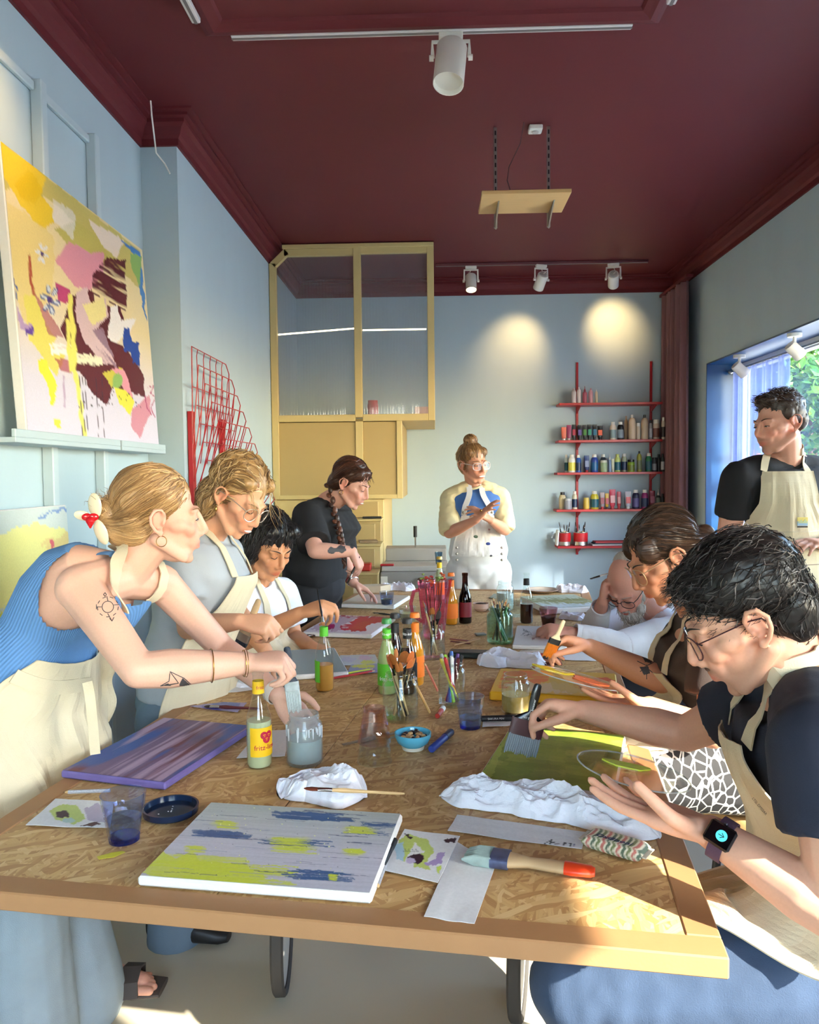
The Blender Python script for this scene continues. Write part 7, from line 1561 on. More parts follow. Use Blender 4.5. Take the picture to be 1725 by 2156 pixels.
# waist tie
def rayhit(bv_, px, py, off=.004):
 d = Vector(ray(px, py)); q = bv_.ray_cast(Vector((0, 0, CAMZ)), d)
 return None if q[0] is None else (V3(q[0])-unit(d)*off, V3(q[1]) if q[1].dot(d) < 0 else -V3(q[1]))
def band(root, bv_, px, w, m, name, off=.004, n=30, t=.003):
 Q = [rayhit(bv_, *q[:2], off) for q in spline([(x, y, 0) for x, y in px], n)]; Q = [q for q in Q if q is not None]
 if len(Q) > 2:
  P = np.array([q[0] for q in Q]); N_ = np.array([q[1] for q in Q])
  for _ in range(6): P[1:-1] = (P[:-2]+2*P[1:-1]+P[2:])/4; N_[1:-1] = (N_[:-2]+2*N_[1:-1]+N_[2:])/4
  part(name, strip(P, N_, w, t), m, root)
bq = bvh_of(ap.data)
band(root, bq, [(-20, 1392), (40, 1428), (110, 1448), (190, 1440)], .034, M_APRON, 'waist_tie')
part('tie_end', strip(spline([V3(at(184, 1436, 1.74)), V3(at(190, 1470, 1.73)), V3(at(196, 1530, 1.735)), V3(at(201, 1588, 1.735))], 14), (.3, -.9, .1), .022, .003), M_APRON, root)
# hair: combed back into a clip
hb = CAP+[((0, -.088, -.02), (.046, .040, .050)), ((0, -.115, .012), (.032, .030, .045))]
hc = [rgb(176, 138, 92), rgb(150, 112, 70), rgb(206, 170, 120), rgb(130, 94, 60)]
o, hm = hair_shell(root, h, hb, .004, hc[0], 3, .002)
tgt = h.p(0, -.13, .0)
strands(o, hm, 620, lambda R: h.p(R.uniform(-.08, .08), R.uniform(-.03, .085), R.uniform(-.02, .14)), lambda p, R, t, ph: unit(tgt-p)+h.u*-.15, 14, .013, .0011, hc, 5)
strands(o, hm, 60, lambda R: h.p(R.uniform(-.03, .03), R.uniform(-.14, -.10), R.uniform(0, .05)), lambda p, R, t, ph: -h.f+h.u*.9+R.normal(size=3)*.8, 6, .010, .0009, hc, 8, .004, .6, 'loose_wisps', free=5)
h.eyes(root, 1., (150, 112, 80), (90, 110, 120))
cl = thing('hair_clip', None, None) if False else None
b = MB(); pet = h.p(.025, -.142, .004)
def petal(c, d, L_, w, m, n0):
 X = unit(d); Z = unit(n0); Y_ = np.cross(Z, X); bb = MB(); bb.ell(V3(c)+X*L_/2, (L_/2, w/2, .006), np.stack([X, Y_, Z], 1), 16, 8); return bb
pn_ = unit(h.r*.8-h.f*.6)
hclip = part('hair_clip', petal(pet, h.u*1.-h.f*.1, .062, .040, None, pn_), mat('cream acetate', rgb(232, 218, 186), .25), o)
part('clip_petal', petal(pet-h.u*.004, -h.u*1.+h.f*.35, .066, .038, None, pn_), mat('cream acetate', rgb(232, 218, 186), .25), hclip.parent)
part('clip_petal', petal(pet-h.f*.012, -h.f*.9+h.u*.25, .040, .030, None, pn_), mat('cream acetate', rgb(232, 218, 186), .25), hclip.parent)
bb = MB(); hh = pet-h.f*.006-h.u*.002+pn_*.012
for dx in (-.008, .008): bb.ell(hh+h.f*dx*.9+h.u*.005, (.012, .012, .006), np.stack([h.f, np.cross(pn_, h.f), pn_], 1), 14, 8)
bb.rcone(hh-h.u*.004, .012, hh-h.u*.020, .003); part('clip_heart', bb, mat('red acetate', rgb(190, 24, 34), .2), hclip.parent)
M_GOLD = mat('gold', rgb(206, 160, 90), .25, 1.)
part('hoop_earring', MB().tube([h.p(.079+.001, .006+.012*math.sin(a), -.047+.013*math.cos(a)) for a in np.linspace(0, 2*math.pi, 18, endpoint=False)], .0010, 6, closed=True), M_GOLD, root)
def ring_on(E_, W_, f, r, tr, m, name, par, squash=1.):
 E_, W_ = V3(E_), V3(W_); c = E_+(W_-E_)*f; X, Y_, D = frame(W_-E_); return part(name, MB().tube([c+(X*math.cos(a)+Y_*math.sin(a)*squash)*r for a in np.linspace(0, 2*math.pi, 24, endpoint=False)], tr, 6, closed=True), m, par)
ring_on(E_R, W_R, .66, .0385, .0014, M_GOLD, 'bracelet', root); ring_on(E_R, W_R, .97, .031, .0012, M_GOLD, 'bracelet', root); ring_on(E_R, W_R, .99, .0325, .0009, M_GOLD, 'bracelet', root)
X, Y_, D = frame(V3(W_L)-V3(E_L)); c = V3(E_L)*.05+V3(W_L)*.95; w = part('watch_band', MB().lathe([(.029, -.011), (.0315, -.011), (.0315, .011), (.029, .011)], 26, c, np.stack([X, Y_, D], 1), close=True), mat('pale silicone band', rgb(214, 204, 192), .5), root)
b = MB()
for k in range(5): a = -1.2+k*.35; b.cyl(c+(X*math.cos(a)+Y_*math.sin(a))*.0312, c+(X*math.cos(a)+Y_*math.sin(a))*.0320, .0018, n=8)
part('band_hole', b, M_BLACK, w)['kind'] = 'stuff'
# tattoos
def tattoo(bv, root, ctr_px, Y, paths, sc, r=.0009, m=None, name='tattoo', fills=(), side=(0, -1, 0)):
 """thin ink lines lying on the skin, drawn around a point seen on the arm"""
 b = MB(); o = np.array([0, 0, CAMZ])
 def hit(x, y):
  d = ray(ctr_px[0]+x*sc, ctr_px[1]+y*sc); q = bv.ray_cast(Vector(o), Vector(d)); 
  return None if q[0] is None else np.array(q[0])+np.array(q[1])*.0005
 for P in paths:
  Q = [];
  for (x0, y0), (x1_, y1_) in zip(P[:-1], P[1:]):
   for t in np.linspace(0, 1, 5): Q.append(hit(x0+(x1_-x0)*t, y0+(y1_-y0)*t))
  Q = [q for q in Q if q is not None]; Q = [q for i, q in enumerate(Q) if i == 0 or np.linalg.norm(q-Q[i-1]) > 1e-5]
  if len(Q) > 1: b.tube(Q, r, 5)
 for P in fills:
  xs = [p[0] for p in P]; ys = [p[1] for p in P]; n = 22; ids = {}; vs = []; fs = []
  gx = np.linspace(min(xs), max(xs), n); gy = np.linspace(min(ys), max(ys), n); I = inpoly(*np.meshgrid(gx, gy), P)
  for i in range(n):
   for j in range(n):
    if I[i, j]:
     q = hit(gx[j], gy[i])
     if q is not None: ids[(i, j)] = len(vs); vs.append(q)
  for (i, j) in list(ids):
   if all(k in ids for k in ((i+1, j), (i, j+1), (i+1, j+1))): fs.append((ids[(i, j)], ids[(i+1, j)], ids[(i+1, j+1)], ids[(i, j+1)]))
  if fs: b.add(np.array(vs), fs)
 if b.nv: part(name, b, m or mat('tattoo ink', rgb(66, 62, 64), .6), root, smooth=None)
circ = lambda r, n=20: [(r*math.cos(a), r*math.sin(a)) for a in np.linspace(0, 2*math.pi, n)]
pts = [circ(12), [(-24, 0), (-13, 0)], [(13, -4), (26, -5)], [(0, 14), (9, 30)], [(0, -13), (-2, -22)], [(4, 24), (9, 30), (13, 22)], [(-24, -5), (-24, 5)]]+[[(22*math.cos(a), 21*math.sin(a)), (22*math.cos(a+.32), 21*math.sin(a+.32))] for a in np.arange(0, 6.2, .7)]+[[(-6, -30), (-3, -26), (-6, -22), (-9, -26), (-6, -30)]]
tattoo(bv, root, (227, 1278), 1.75, pts, 1., .0009)
tattoo(bv, root, (368, 1432), 1.72, [[(-30, 12), (-12, 2), (-10, -18), (8, 6), (-30, 12)], [(8, 6), (-12, 10)], [(-10, -18), (20, -4), (38, 12)]], 1., .0010, fills=[[(10, 6), (16, -6), (36, 12), (10, 13)], [(-28, 12), (-14, 6), (-6, 12)]])
flatbrush('flat_brush', BA0, BA1, 'paint-crusted flat brush dripping into the jar of grey green paint', .088, .020, .036, .014, .020, mat('blue black crusted handle', rgb(40, 50, 66), .5, var=.5, scale=60.), mat('white crusted ferrule', rgb(176, 184, 184), .6, var=.4, scale=80.), mat('white loaded bristles', rgb(206, 212, 210), .6, var=.2, scale=80.), up=(0, 1, 0))
# ------------------------------------------------------------------ generic figure
def fig(label, h, NB, PV, SR, ER, WR, SL, EL, WL, skin, hR=None, hL=None, vox=.005, kw=1., kd=1., ak=1., male=False, smile=False, mid=None, low=.5, nk=1., hs=1., dbg='', **ck):
 NB, PV, SR, ER, WR, SL, EL, WL = [V3(x) for x in (NB, PV, SR, ER, WR, SL, EL, WL)]
 root = person(label, (PV[0], PV[1], 0)); rt = unit(SR-SL); up = unit(NB-PV); fw = unit(np.cross(up, rt))
 b = MB(); h.build(b, male, smile); b.limb([NB, h.p(0, -.014, -.055)], [.062*nk, .054*nk])
 b.limb([NB, NB*.4+SR*.6, SR], [.058, .055*ak, .050*ak]); b.limb([NB, NB*.4+SL*.6, SL], [.058, .055*ak, .050*ak])
 torso(b, PV, NB, rt, mid, .90*kw, .90*kd, 0., lo=low)
 arm(b, SR, ER, WR, ak); arm(b, SL, EL, WL, ak)
 hand(b, WR, *(hR[:2] if hR else (WR-ER, (0, 0, -1))), 'R', *(hR[2:] if hR else ()), s=hs); hand(b, WL, *(hL[:2] if hL else (WL-EL, (0, 0, -1))), 'L', *(hL[2:] if hL else ()), s=hs)
 o, me = skin_part('body', b, vox, root, [h], skin, **ck)
 return root, me, rt, up, fw
def tee(root, NB, PV, SR, ER, SL, EL, rt, m, f=.55, r0=.070, r1=.064, ease=.022, mid=None, kw=1., kd=1., vox=.009, wr=.009, seed=1, lo=0., hi=.955, bust=0., name='t_shirt', sk=1.):
 NB, PV, SR, ER, SL, EL = [V3(x) for x in (NB, PV, SR, ER, SL, EL)]; b = MB(); torso(b, PV, NB, rt, mid, kw, kd, ease, lo=lo, hi=hi, bust=bust)
 up = unit(NB-PV)
 for S in (SR, SL): b.limb([NB-up*.025, NB*.45+S*.55-up*.005, S], [.068, .066*sk, r0*.97])
 sleeve(b, SR, ER, f, r0, r1); sleeve(b, SL, EL, f, r0, r1)
 me = remesh(b, vox, 3, name); wrinkle(me, wr, 9, seed, (1, 1, .7)); link(name, me, m, root); return me
def neckring(root, NB, h, r, m, dz=0., name='collar', t=.008):
 NB = V3(NB); ax = unit(h.p(0, -.014, -.055)-NB); X, Y_, D = frame(ax); return part(name, MB().tube([NB+ax*(.012+dz)+(X*math.cos(a)+Y_*math.sin(a))*r for a in np.linspace(0, 2*math.pi, 28, endpoint=False)], t, 8, closed=True), m, root)
def cloth(name, c, rough=.9, var=.07): return mat(name, rgb(*c), rough, var=var, scale=10., bump=.18, bscale=450.)
FIST = [(1.0, 1.2, .6), (1.1, 1.25, .6), (1.15, 1.25, .6), (1.2, 1.25, .6)]; PINCH = [(.75, .8, .35), (.85, .9, .4), (1.0, 1.1, .5), (1.1, 1.2, .5)]; REL = [(.2, .35, .2), (.25, .4, .25), (.3, .45, .3), (.35, .5, .3)]
TH_P = ((.75, .45, .5), (.9, .05, .45), (.85, -.15, .5))

# ------------------------------------------------------------------ B: blonde woman with glasses, grey tee, apron
h = Head(at(500, 1048, 2.52), (.74, -.38, -.55), (.52, -.14, .84), 1.0)
J = dict(NB=at(432, 1128, 2.56), PV=at(385, 1470, 2.5), SR=at(385, 1178, 2.42), ER=at(398, 1322, 2.36), WR=at(505, 1308, 2.24), SL=at(470, 1165, 2.74), EL=at(500, 1290, 2.76), WL=at(560, 1370, 2.6))
root, bm_, rt, up, fw = fig('blonde woman with glasses and a wavy bob bending over the table edge', h, **J, skin=rgb(216, 160, 126), hR=((.92, -.1, -.1), (.1, .5, -.85), FIST, TH_P), hL=((.6, -.1, -.75), (.2, -.3, -.9), REL), smile=True, dbg='B')
tm = tee(root, J['NB'], J['PV'], J['SR'], J['ER'], J['SL'], J['EL'], rt, cloth('heather grey jersey', (168, 172, 176)), .62, .072, .070, bust=.03, seed=5)
b = MB(); pv = V3(J['PV']); b.ell(pv, (.15, .16, .11)); leg(b, pv+rt*.09+(0, 0, -.05), pv+rt*.1+(.02, 0, -.44), pv+rt*.1+(0, 0, -.80), 1.05, .012, .03); leg(b, pv-rt*.09+(0, 0, -.05), pv-rt*.1+(.02, 0, -.44), pv-rt*.1+(0, 0, -.80), 1.05, .012, .03)
jm = remesh(b, .010, 3, 'jeans'); link('jeans', jm, cloth('mid blue denim', (110, 126, 140)), root); shoes = mat('black shoe leather', rgb(30, 28, 28), .5)
def shoe(root, p, d, m=shoes, z=0.):
 p = V3(p); d = unit((d[0], d[1], 0)); s = np.cross((0, 0, 1.), d); b = MB(); b.loft([(p-d*.08+(0, 0, .05), s, (0, 0, 1), .034, .045, 2.6), (p+(0, 0, .05), s, (0, 0, 1), .042, .048, 2.6), (p+d*.08+(0, 0, .035), s, (0, 0, 1), .047, .033, 2.6), (p+d*.16+(0, 0, .025), s, (0, 0, 1), .038, .022, 2.6), (p+d*.185+(0, 0, .02), s, (0, 0, 1), .02, .014, 2.6)], 20); part('shoe', b, m, root)
for s in (1, -1): shoe(root, (*(pv+rt*.1*s)[:2], .003), fw)
bvh = bvh_of(bm_, tm, jm)
f_ = unit(fw*np.array([1, 1, .3])); NBv, PVv = V3(J['NB']), pv
rows = [(NBv*.80+PVv*.20+fw*.10, rt, fw, .10), (NBv*.6+PVv*.4+fw*.1, rt, fw, .13), (NBv*.32+PVv*.68+fw*.1, rt, fw, .22), (PVv+fw*.1, rt, fw, .25), (PVv+fw*.1+(0, 0, -.25), rt, f_, .26), (PVv+fw*.1+(0, 0, -.50), rt, f_, .26)]
ap, AA = apron(root, trunk(J, rt, jm, bust=.03), rows, 34, 56, .012, .007, 6)
strap(root, [bvh_of(bm_), bvh_of(tm)], [AA[0, -3], NBv*.7+V3(J['SR'])*.3+(0, 0, .05), h.p(0, -.06, -.09), NBv*.7+V3(J['SL'])*.3+(0, 0, .05), AA[0, 2]], .03, M_APRON, .007, 36, 'neck_strap')
part('pocket_paint', strip(spline([AA[21, 20]+fw*.004, AA[22, 24]+fw*.004, AA[24, 27]+fw*.004], 10), fw, .012, .001), plain((60, 150, 150)), root); part('pocket_paint', strip(spline([AA[22, 27]+fw*.005, AA[21, 30]+fw*.005, AA[23, 32]+fw*.004], 10), fw, .008, .001), plain((206, 200, 80)), root)
hc = [rgb(164, 128, 82), rgb(132, 98, 62), rgb(204, 172, 124), rgb(108, 80, 52), rgb(180, 144, 96)]
hb = CAP+[((0, -.030, .058), (.086, .098, .088)), ((0, -.075, -.035), (.078, .052, .075)), ((.066, -.042, -.052), (.026, .040, .062)), ((-.066, -.042, -.052), (.026, .040, .062)), ((.050, .036, .080), (.028, .036, .026)), ((-.050, .036, .080), (.028, .036, .026)), ((0, -.06, -.075), (.066, .046, .05))]
o, hm = hair_shell(root, h, hb, .0055, hc[0], 4, .005)
def wv(amp):
 def fl(p, R, t, ph):
  l = h.loc(p); w = min(1, max(0, (l[1]+.02)/.05)); return w*(-h.f+np.sign(l[0])*h.r*.4-h.u*.25)+(1-w)*(-h.u+h.r*amp*math.sin(ph+t*13)+h.f*amp*.7*math.cos(ph+t*11))
 return fl
strands(o, hm, 520, lambda R: h.p(R.uniform(-.085, .085), R.uniform(-.12, .07), R.uniform(-.03, .15)), wv(.75), 15, .013, .0016, hc, 6, .005, .3)
strands(o, hm, 14, lambda R: h.p(R.choice([-1, 1])*R.uniform(.045, .06), R.uniform(.06, .085), R.uniform(.05, .07)), lambda p, R, t, ph: np.array([.25, -.05, -1.])+np.array([.35*math.sin(ph+t*5), 0, 0]), 10, .015, .0011, hc[2:3], 16, .003, .3, 'loose_wisps', free=9)
h.eyes(root, 0., (150, 116, 80)); h.teeth(root); h.glasses(root, (196, 184, 170), .7, .026, .023, 2.2)
b = MB(); R = np.random.default_rng(2)
for i in range(14): b.ell(h.p(.045+R.normal()*.008, -.075+R.normal()*.014, .098+R.normal()*.006), .0065, None, 8, 6)
part('beaded_clip', b, plain((222, 190, 190)), o)
part('earring', MB().ell(h.p(.080, .006, -.045), (.004, .004, .009)), M_GOLD, root)
flatbrush('flat_brush', at(546, 1262, 2.25), at(505, 1362, 2.26), 'wooden flat brush with dark bristles in the fist of the blonde woman', .115, .022, .040, .014, .022, M_BARE, M_STEEL, mat('blue black bristles', rgb(46, 54, 66), .7, var=.4, scale=80.), up=(.3, 1, 0))

# ------------------------------------------------------------------ C: black-haired person in white tee, seated
h = Head(at(563, 1150, 2.98), (.66, -.58, -.42), (.30, -.22, .9), 1.02)
J = dict(NB=at(535, 1226, 3.05), PV=at(485, 1440, 3.05), SR=at(492, 1250, 2.92), ER=at(508, 1352, 2.80), WR=at(632, 1291, 2.68), SL=at(592, 1252, 3.26), EL=at(620, 1345, 3.25), WL=at(655, 1360, 3.05))
root, bm_, rt, up, fw = fig('black-haired person in a white tee painting at the left table side', h, **J, skin=rgb(196, 138, 100), hR=((.95, -.15, .30), (.3, .35, -.8), PINCH, TH_P), hL=((.8, -.3, -.2), (0, 0, -1), REL), dbg='C', flush=.25)
tm = tee(root, J['NB'], J['PV'], J['SR'], J['ER'], J['SL'], J['EL'], rt, cloth('white cotton jersey', (226, 228, 236)), .72, .074, .078, bust=.02, seed=7, wr=.010)
neckring(root, J['NB'], h, .070, MATS['white cotton jersey'], t=.007)
pv = V3(J['PV']); b = MB(); b.ell(pv, (.16, .16, .11)); leg(b, pv+rt*.09, pv+rt*.1+(.36, -.06, .02), pv+rt*.1+(.34, -.05, -.38), 1., .012); leg(b, pv-rt*.09, pv-rt*.1+(.36, -.06, .02), pv-rt*.1+(.34, -.05, -.38), 1., .012)
jm = remesh(b, .011, 3, 'trousers'); link('trousers', jm, cloth('dark cotton trousers', (50, 50, 56)), root)
for s in (1, -1): shoe(root, (*(pv+rt*.1*s+(.34, -.05, 0))[:2], .003), fw)
bvh = bvh_of(bm_, tm, jm); NBv, PVv = V3(J['NB']), pv
rows = [(NBv*.78+PVv*.22+fw*.10, rt, fw, .105), (NBv*.55+PVv*.45+fw*.1, rt, fw, .14), (NBv*.25+PVv*.75+fw*.1, rt, fw, .20), (PVv*.98+NBv*.02+fw*.14, rt, unit(fw+(0, 0, .6)), .22)]
ap, AA = apron(root, trunk(J, rt, jm, bust=.02), rows, 30, 40, .012, .006, 9)
strap(root, [bvh_of(bm_), bvh_of(tm)], [AA[0, -3], NBv*.65+V3(J['SR'])*.35+(0, 0, .05), h.p(0, -.06, -.095), NBv*.65+V3(J['SL'])*.35+(0, 0, .05), AA[0, 2]], .032, M_APRON, .007, 36, 'neck_strap')
hc = [rgb(24, 22, 24), rgb(34, 30, 32), rgb(14, 13, 15), rgb(48, 44, 46)]
hb = CAP+[((0, -.022, .058), (.090, .104, .090)), ((.072, -.012, -.004), (.026, .052, .070)), ((-.072, -.012, -.004), (.026, .052, .070)), ((0, -.070, -.03), (.076, .050, .075)), ((.045, .052, .092), (.040, .034, .026)), ((-.045, .050, .090), (.038, .034, .028))]
o, hm = hair_shell(root, h, hb, .0055, hc[0], 7, .006)
strands(o, hm, 520, lambda R: h.p(R.uniform(-.095, .095), R.uniform(-.12, .08), R.uniform(-.02, .15)), lambda p, R, t, ph: -h.u*.9+h.loc(p)[0]*h.r*4+h.f*.25+R.normal(size=3)*.22, 11, .013, .0015, hc, 9, .005, .6, free=2)
h.eyes(root, 0., (30, 26, 26))
brush('paint_brush', at(668, 1240, 2.66), at(683, 1322, 2.60), 'thin wooden brush pinched by the black-haired person', M_BLKH, M_FERR, M_BRIS, .0034, .02, .02)
# its stool
def stool(p, label, seatm, h_=.46, r=.17):
 p = V3(p); t = thing('stool', label, 'stool', (p[0], p[1], 0)); part('seat', MB().lathe([(0, h_), (r*.97, h_), (r, h_-.008), (r, h_-.03), (r*.95, h_-.036), (0, h_-.036)], 32, (p[0], p[1], 0)), seatm, t)
 for k in range(4): a = k*math.pi/2+.6; part('leg', MB().cyl((p[0]+r*.7*math.cos(a), p[1]+r*.7*math.sin(a), h_-.036), (p[0]+r*1.05*math.cos(a), p[1]+r*1.05*math.sin(a), 0), .012, n=10), M_BLACK, t)
 part('foot_ring', MB().tube([(p[0]+r*.93*math.cos(a), p[1]+r*.93*math.sin(a), .17) for a in np.linspace(0, 2*math.pi, 28, endpoint=False)], .007, 8, closed=True), M_BLACK, t); return t
stool((pv[0]-.02, pv[1], 0), 'black legged stool under the black-haired person', M_PLY, pv[2]-.105)

# ------------------------------------------------------------------ D: person in black with a long braid
h = Head(at(737, 1019, 3.95), (.86, -.26, -.40), (.38, -.1, .9), 1.0)
J = dict(NB=at(690, 1060, 4.0), PV=at(660, 1225, 4.0), SR=at(648, 1088, 3.83), ER=at(664, 1160, 3.66), WR=at(742, 1161, 3.72), SL=at(712, 1086, 4.18), EL=at(722, 1180, 4.22), WL=at(745, 1228, 4.12))
root, bm_, rt, up, fw = fig('person in a black tee with a long braid standing at the far left', h, **J, skin=rgb(214, 160, 140), hR=((.45, .05, -.88), (-.6, .2, -.3), [(.9, .9, .4), (.95, .95, .4), (1.1, 1., .5), (1.1, 1.1, .5)], TH_P), hL=((.85, -.1, -.45), (.0, -.2, -1), REL), smile=True, kw=1.06, ak=1.05, vox=.0055, dbg='D')
tm = tee(root, J['NB'], J['PV'], J['SR'], J['ER'], J['SL'], J['EL'], rt, cloth('black jersey', (26, 25, 28)), .80, .080, .086, .034, kw=1.06, bust=.04, seed=9, wr=.008, sk=1.06)
pv = V3(J['PV']); b = MB(); b.ell(pv+(0, 0, -.02), (.17, .18, .13)); leg(b, pv+rt*.09+(0, 0, -.05), pv+rt*.1+(.02, 0, -.42), (*(pv+rt*.11)[:2], .07), 1.1, .012); leg(b, pv-rt*.09+(0, 0, -.05), pv-rt*.1+(.02, 0, -.42), (*(pv-rt*.11)[:2], .07), 1.1, .012)
jm = remesh(b, .011, 3, 'jeans'); link('jeans', jm, cloth('black denim', (34, 33, 36)), root)
for s in (1, -1): shoe(root, (*(pv+rt*.11*s)[:2], .003), fw)
part('jeans_rivet', MB().ell(at(633, 1213, 3.83), .006), M_STEEL, root)
hc = [rgb(74, 44, 32), rgb(56, 34, 26), rgb(104, 60, 40), rgb(44, 28, 24)]
o, hm = hair_shell(root, h, CAP+[((0, -.08, -.02), (.05, .04, .05)), ((.05, .044, .070), (.024, .032, .030)), ((-.05, .044, .070), (.024, .032, .030)), ((0, .058, .088), (.05, .026, .018))], .0055, hc[0], 9, .003)
tg = h.p(.02, -.12, -.05)
strands(o, hm, 380, lambda R: h.p(R.uniform(-.085, .085), R.uniform(-.05, .09), R.uniform(-.02, .15)), lambda p, R, t, ph: unit(tg-p)-h.u*.15, 12, .013, .0014, hc, 4, .003)
strands(o, hm, 24, lambda R: h.p(R.uniform(-.06, .06), R.uniform(.07, .09), R.uniform(.05, .075)), lambda p, R, t, ph: h.f*.6-h.u*.7+R.normal(size=3)*.2, 6, .010, .0011, hc, 6, .003, .4, 'fringe', free=5)
br = spline([h.p(.03, -.095, -.05), at(705, 1085, 3.84), at(716, 1125, 3.76), at(722, 1160, 3.73), at(726, 1190, 3.72)], 26); b = MB()
for i, p in enumerate(br):
 s = 1 if i % 2 else -1; T = unit(br[min(i+1, 25)]-br[max(i-1, 0)]); X, Y_, D = frame(T); b.ell(p+X*s*.008, (.014*(1-.4*i/26), .012*(1-.4*i/26), .020), np.stack([X, Y_, D], 1)@rotx(.5*s), 10, 8, col=np.array(hc[i % 3]))
part('braid', b, colmat('hair'), o, smooth=True, color=True)
h.eyes(root, 0., (60, 40, 32)); h.teeth(root)
part('hoop_earring', MB().tube([h.p(.080, .004+.010*math.sin(a), -.044+.011*math.cos(a)) for a in np.linspace(0, 2*math.pi, 16, endpoint=False)], .0014, 6, closed=True), M_GOLD, root)
bv = bvh_of(bm_)
tattoo(bv, root, (708, 1157), 3.7, [], 1., fills=[[(-20, 2), (-12, -8), (-2, -3), (8, -11), (19, -7), (23, 2), (13, 9), (2, 5), (-7, 10), (-17, 8)], [(28, -6), (34, -10), (38, -4), (33, -1)]])
ring_on(J['EL'], J['WL'], .92, .032, .004, mat('silver bangle', rgb(206, 200, 196), .25, .9), 'bracelet', root); ring_on(J['EL'], J['WL'], .84, .034, .003, FDR, 'bracelet', root)
brush('paint_brush', at(757, 1172, 3.72), at(732, 1228, 3.66), 'dark brush hanging from the hand of the person in black', M_BLKH, M_FERR, M_BRDK, .005, .03, .02)

# ------------------------------------------------------------------ E: smiling woman in white dungarees behind the table
YE = 5.12
h = Head(at(996, 978, YE-.02), (.50, -.84, -.10), (-.10, .0, 1.), 1.06)
J = dict(NB=at(1001, 1027, YE+.02), PV=at(1008, 1182, YE+.05), SR=at(950, 1050, YE+.02), ER=at(946, 1122, YE-.10), WR=at(1004, 1094, YE-.30), SL=at(1052, 1048, YE+.02), EL=at(1064, 1116, YE-.08), WL=at(1034, 1096, YE-.28))
root, bm_, rt, up, fw = fig('smiling woman in white dungarees with a topknot standing behind the table', h, **J, skin=rgb(206, 146, 118), hR=((.55, -.25, .60), (.75, .1, -.5), [(.1, .2, .1), (.12, .25, .1), (.2, .3, .2), (.25, .4, .2)], ((.8, .5, .2), (.9, .2, .2), (.95, 0, .2))), hL=((-.62, -.1, .45), (-.5, .35, -.5), [(.2, .4, .2), (.3, .5, .2), (.4, .5, .3), (.4, .6, .3)]), smile=True, vox=.0055, hs=1.02, dbg='E')
M_CRM = cloth('cream jersey', (222, 206, 160)); M_DUN = cloth('white twill', (222, 220, 218))
tm = tee(root, J['NB'], J['PV'], J['SR'], J['ER'], J['SL'], J['EL'], rt, cloth('blue jersey', (70, 112, 176)), .06, .056, .056, .016, seed=3, bust=.03, name='shirt')
sm = []
for S, Eb in (('SR', 'ER'), ('SL', 'EL')):
 S, Eb = V3(J[S]), V3(J[Eb]); b = MB(); d = Eb-S; b.limb([V3(J['NB'])*.62+S*.38, V3(J['NB'])*.3+S*.7, S], [.073, .074, .073]); b.tube([S, S+d*.5, S+d*.85, S+d*1.02], [.073, .072, .071, .061], 20); b.ell(S, .073)
 me = remesh(b, .008, 3, 'sleeve'); wrinkle(me, .012, 14, 5, (1, 1, 1.6)); link('sleeve', me, M_CRM, root); sm.append(me)
neckring(root, J['NB'], h, .068, M_CRM, t=.008)
pv = V3(J['PV']); b = MB(); torso(b, pv, J['NB'], rt, None, 1.0, 1.02, .032, hi=.45); b.ell(pv+(0, 0, -.03), (.170, .150, .15)); leg(b, pv+rt*.095+(0, 0, -.07), pv+rt*.105+(0, 0, -.42), (*(pv+rt*.12)[:2], .10), 1.15, .02, .03); leg(b, pv-rt*.095+(0, 0, -.07), pv-rt*.105+(0, 0, -.42), (*(pv-rt*.12)[:2], .10), 1.15, .02, .03)
dm = remesh(b, .010, 3, 'dungarees'); wrinkle(dm, .010, 7, 6, (1, 1, .5)); link('dungarees', dm, M_DUN, root)
for s in (1, -1): shoe(root, (*(pv+rt*.12*s)[:2], .003), fw)
bvh = bvh_of(tm, dm); NBv = V3(J['NB'])
rows = [(NBv*.66+pv*.34+fw*.1, rt, fw, .105), (NBv*.5+pv*.5+fw*.1, rt, fw, .125), (NBv*.3+pv*.7+fw*.1, rt, fw, .16), (NBv*.12+pv*.88+fw*.1, rt, fw, .18)]
ap, AA = apron(root, bvh, rows, 30, 30, .010, .003, 4, 'bib', M_DUN)
for k, S in ((-3, 'SR'), (2, 'SL')): 
 strap(root, bvh, [AA[0, k], NBv*.75+V3(J[S])*.25*1.+fw*.09+(0, 0, -.02), NBv*.68+V3(J[S])*.32+(0, 0, .055), NBv*.7+V3(J[S])*.3-fw*.12+(0, 0, -.05)], 0.036, M_DUN, .009, 24, 'shoulder_strap'); part('buckle', MB().ell(AA[0, k]+fw*.008+(0, 0, .02), (.010, .010, .004), np.stack([rt, up, fw], 1), 12, 6), M_STEEL, root)
for s in (-1, 1):
 for k in range(3): part('side_button', MB().ell(V3(at(962 if s < 0 else 1057, 1153+k*13, YE-.1)), (.009, .005, .009)), M_STEEL, root)
for (px, py, c, L_) in ((1028, 1145, (40, 60, 130), .03), (1002, 1130, (90, 110, 90), .03), (1030, 1115, (170, 130, 130), .018), (1034, 1170, (60, 60, 70), .02)):
 hit = bvh_of(dm, ap.data).ray_cast(Vector((0, 0, CAMZ)), Vector(ray(px, py)))
 if hit[0] is not None: part('paint_stain', MB().ell(hit[0], (L_*.5, .0025, L_*.35), rotz(0), 10, 6), plain(c), root)
hc = [rgb(150, 112, 72), rgb(120, 88, 56), rgb(186, 148, 100), rgb(96, 70, 46)]
o, hm = hair_shell(root, h, CAP+[((0, -.02, .150), (.042, .040, .034)), ((.048, .034, .078), (.026, .034, .026)), ((-.048, .034, .078), (.026, .034, .026))], .0055, hc[0], 5, .003)
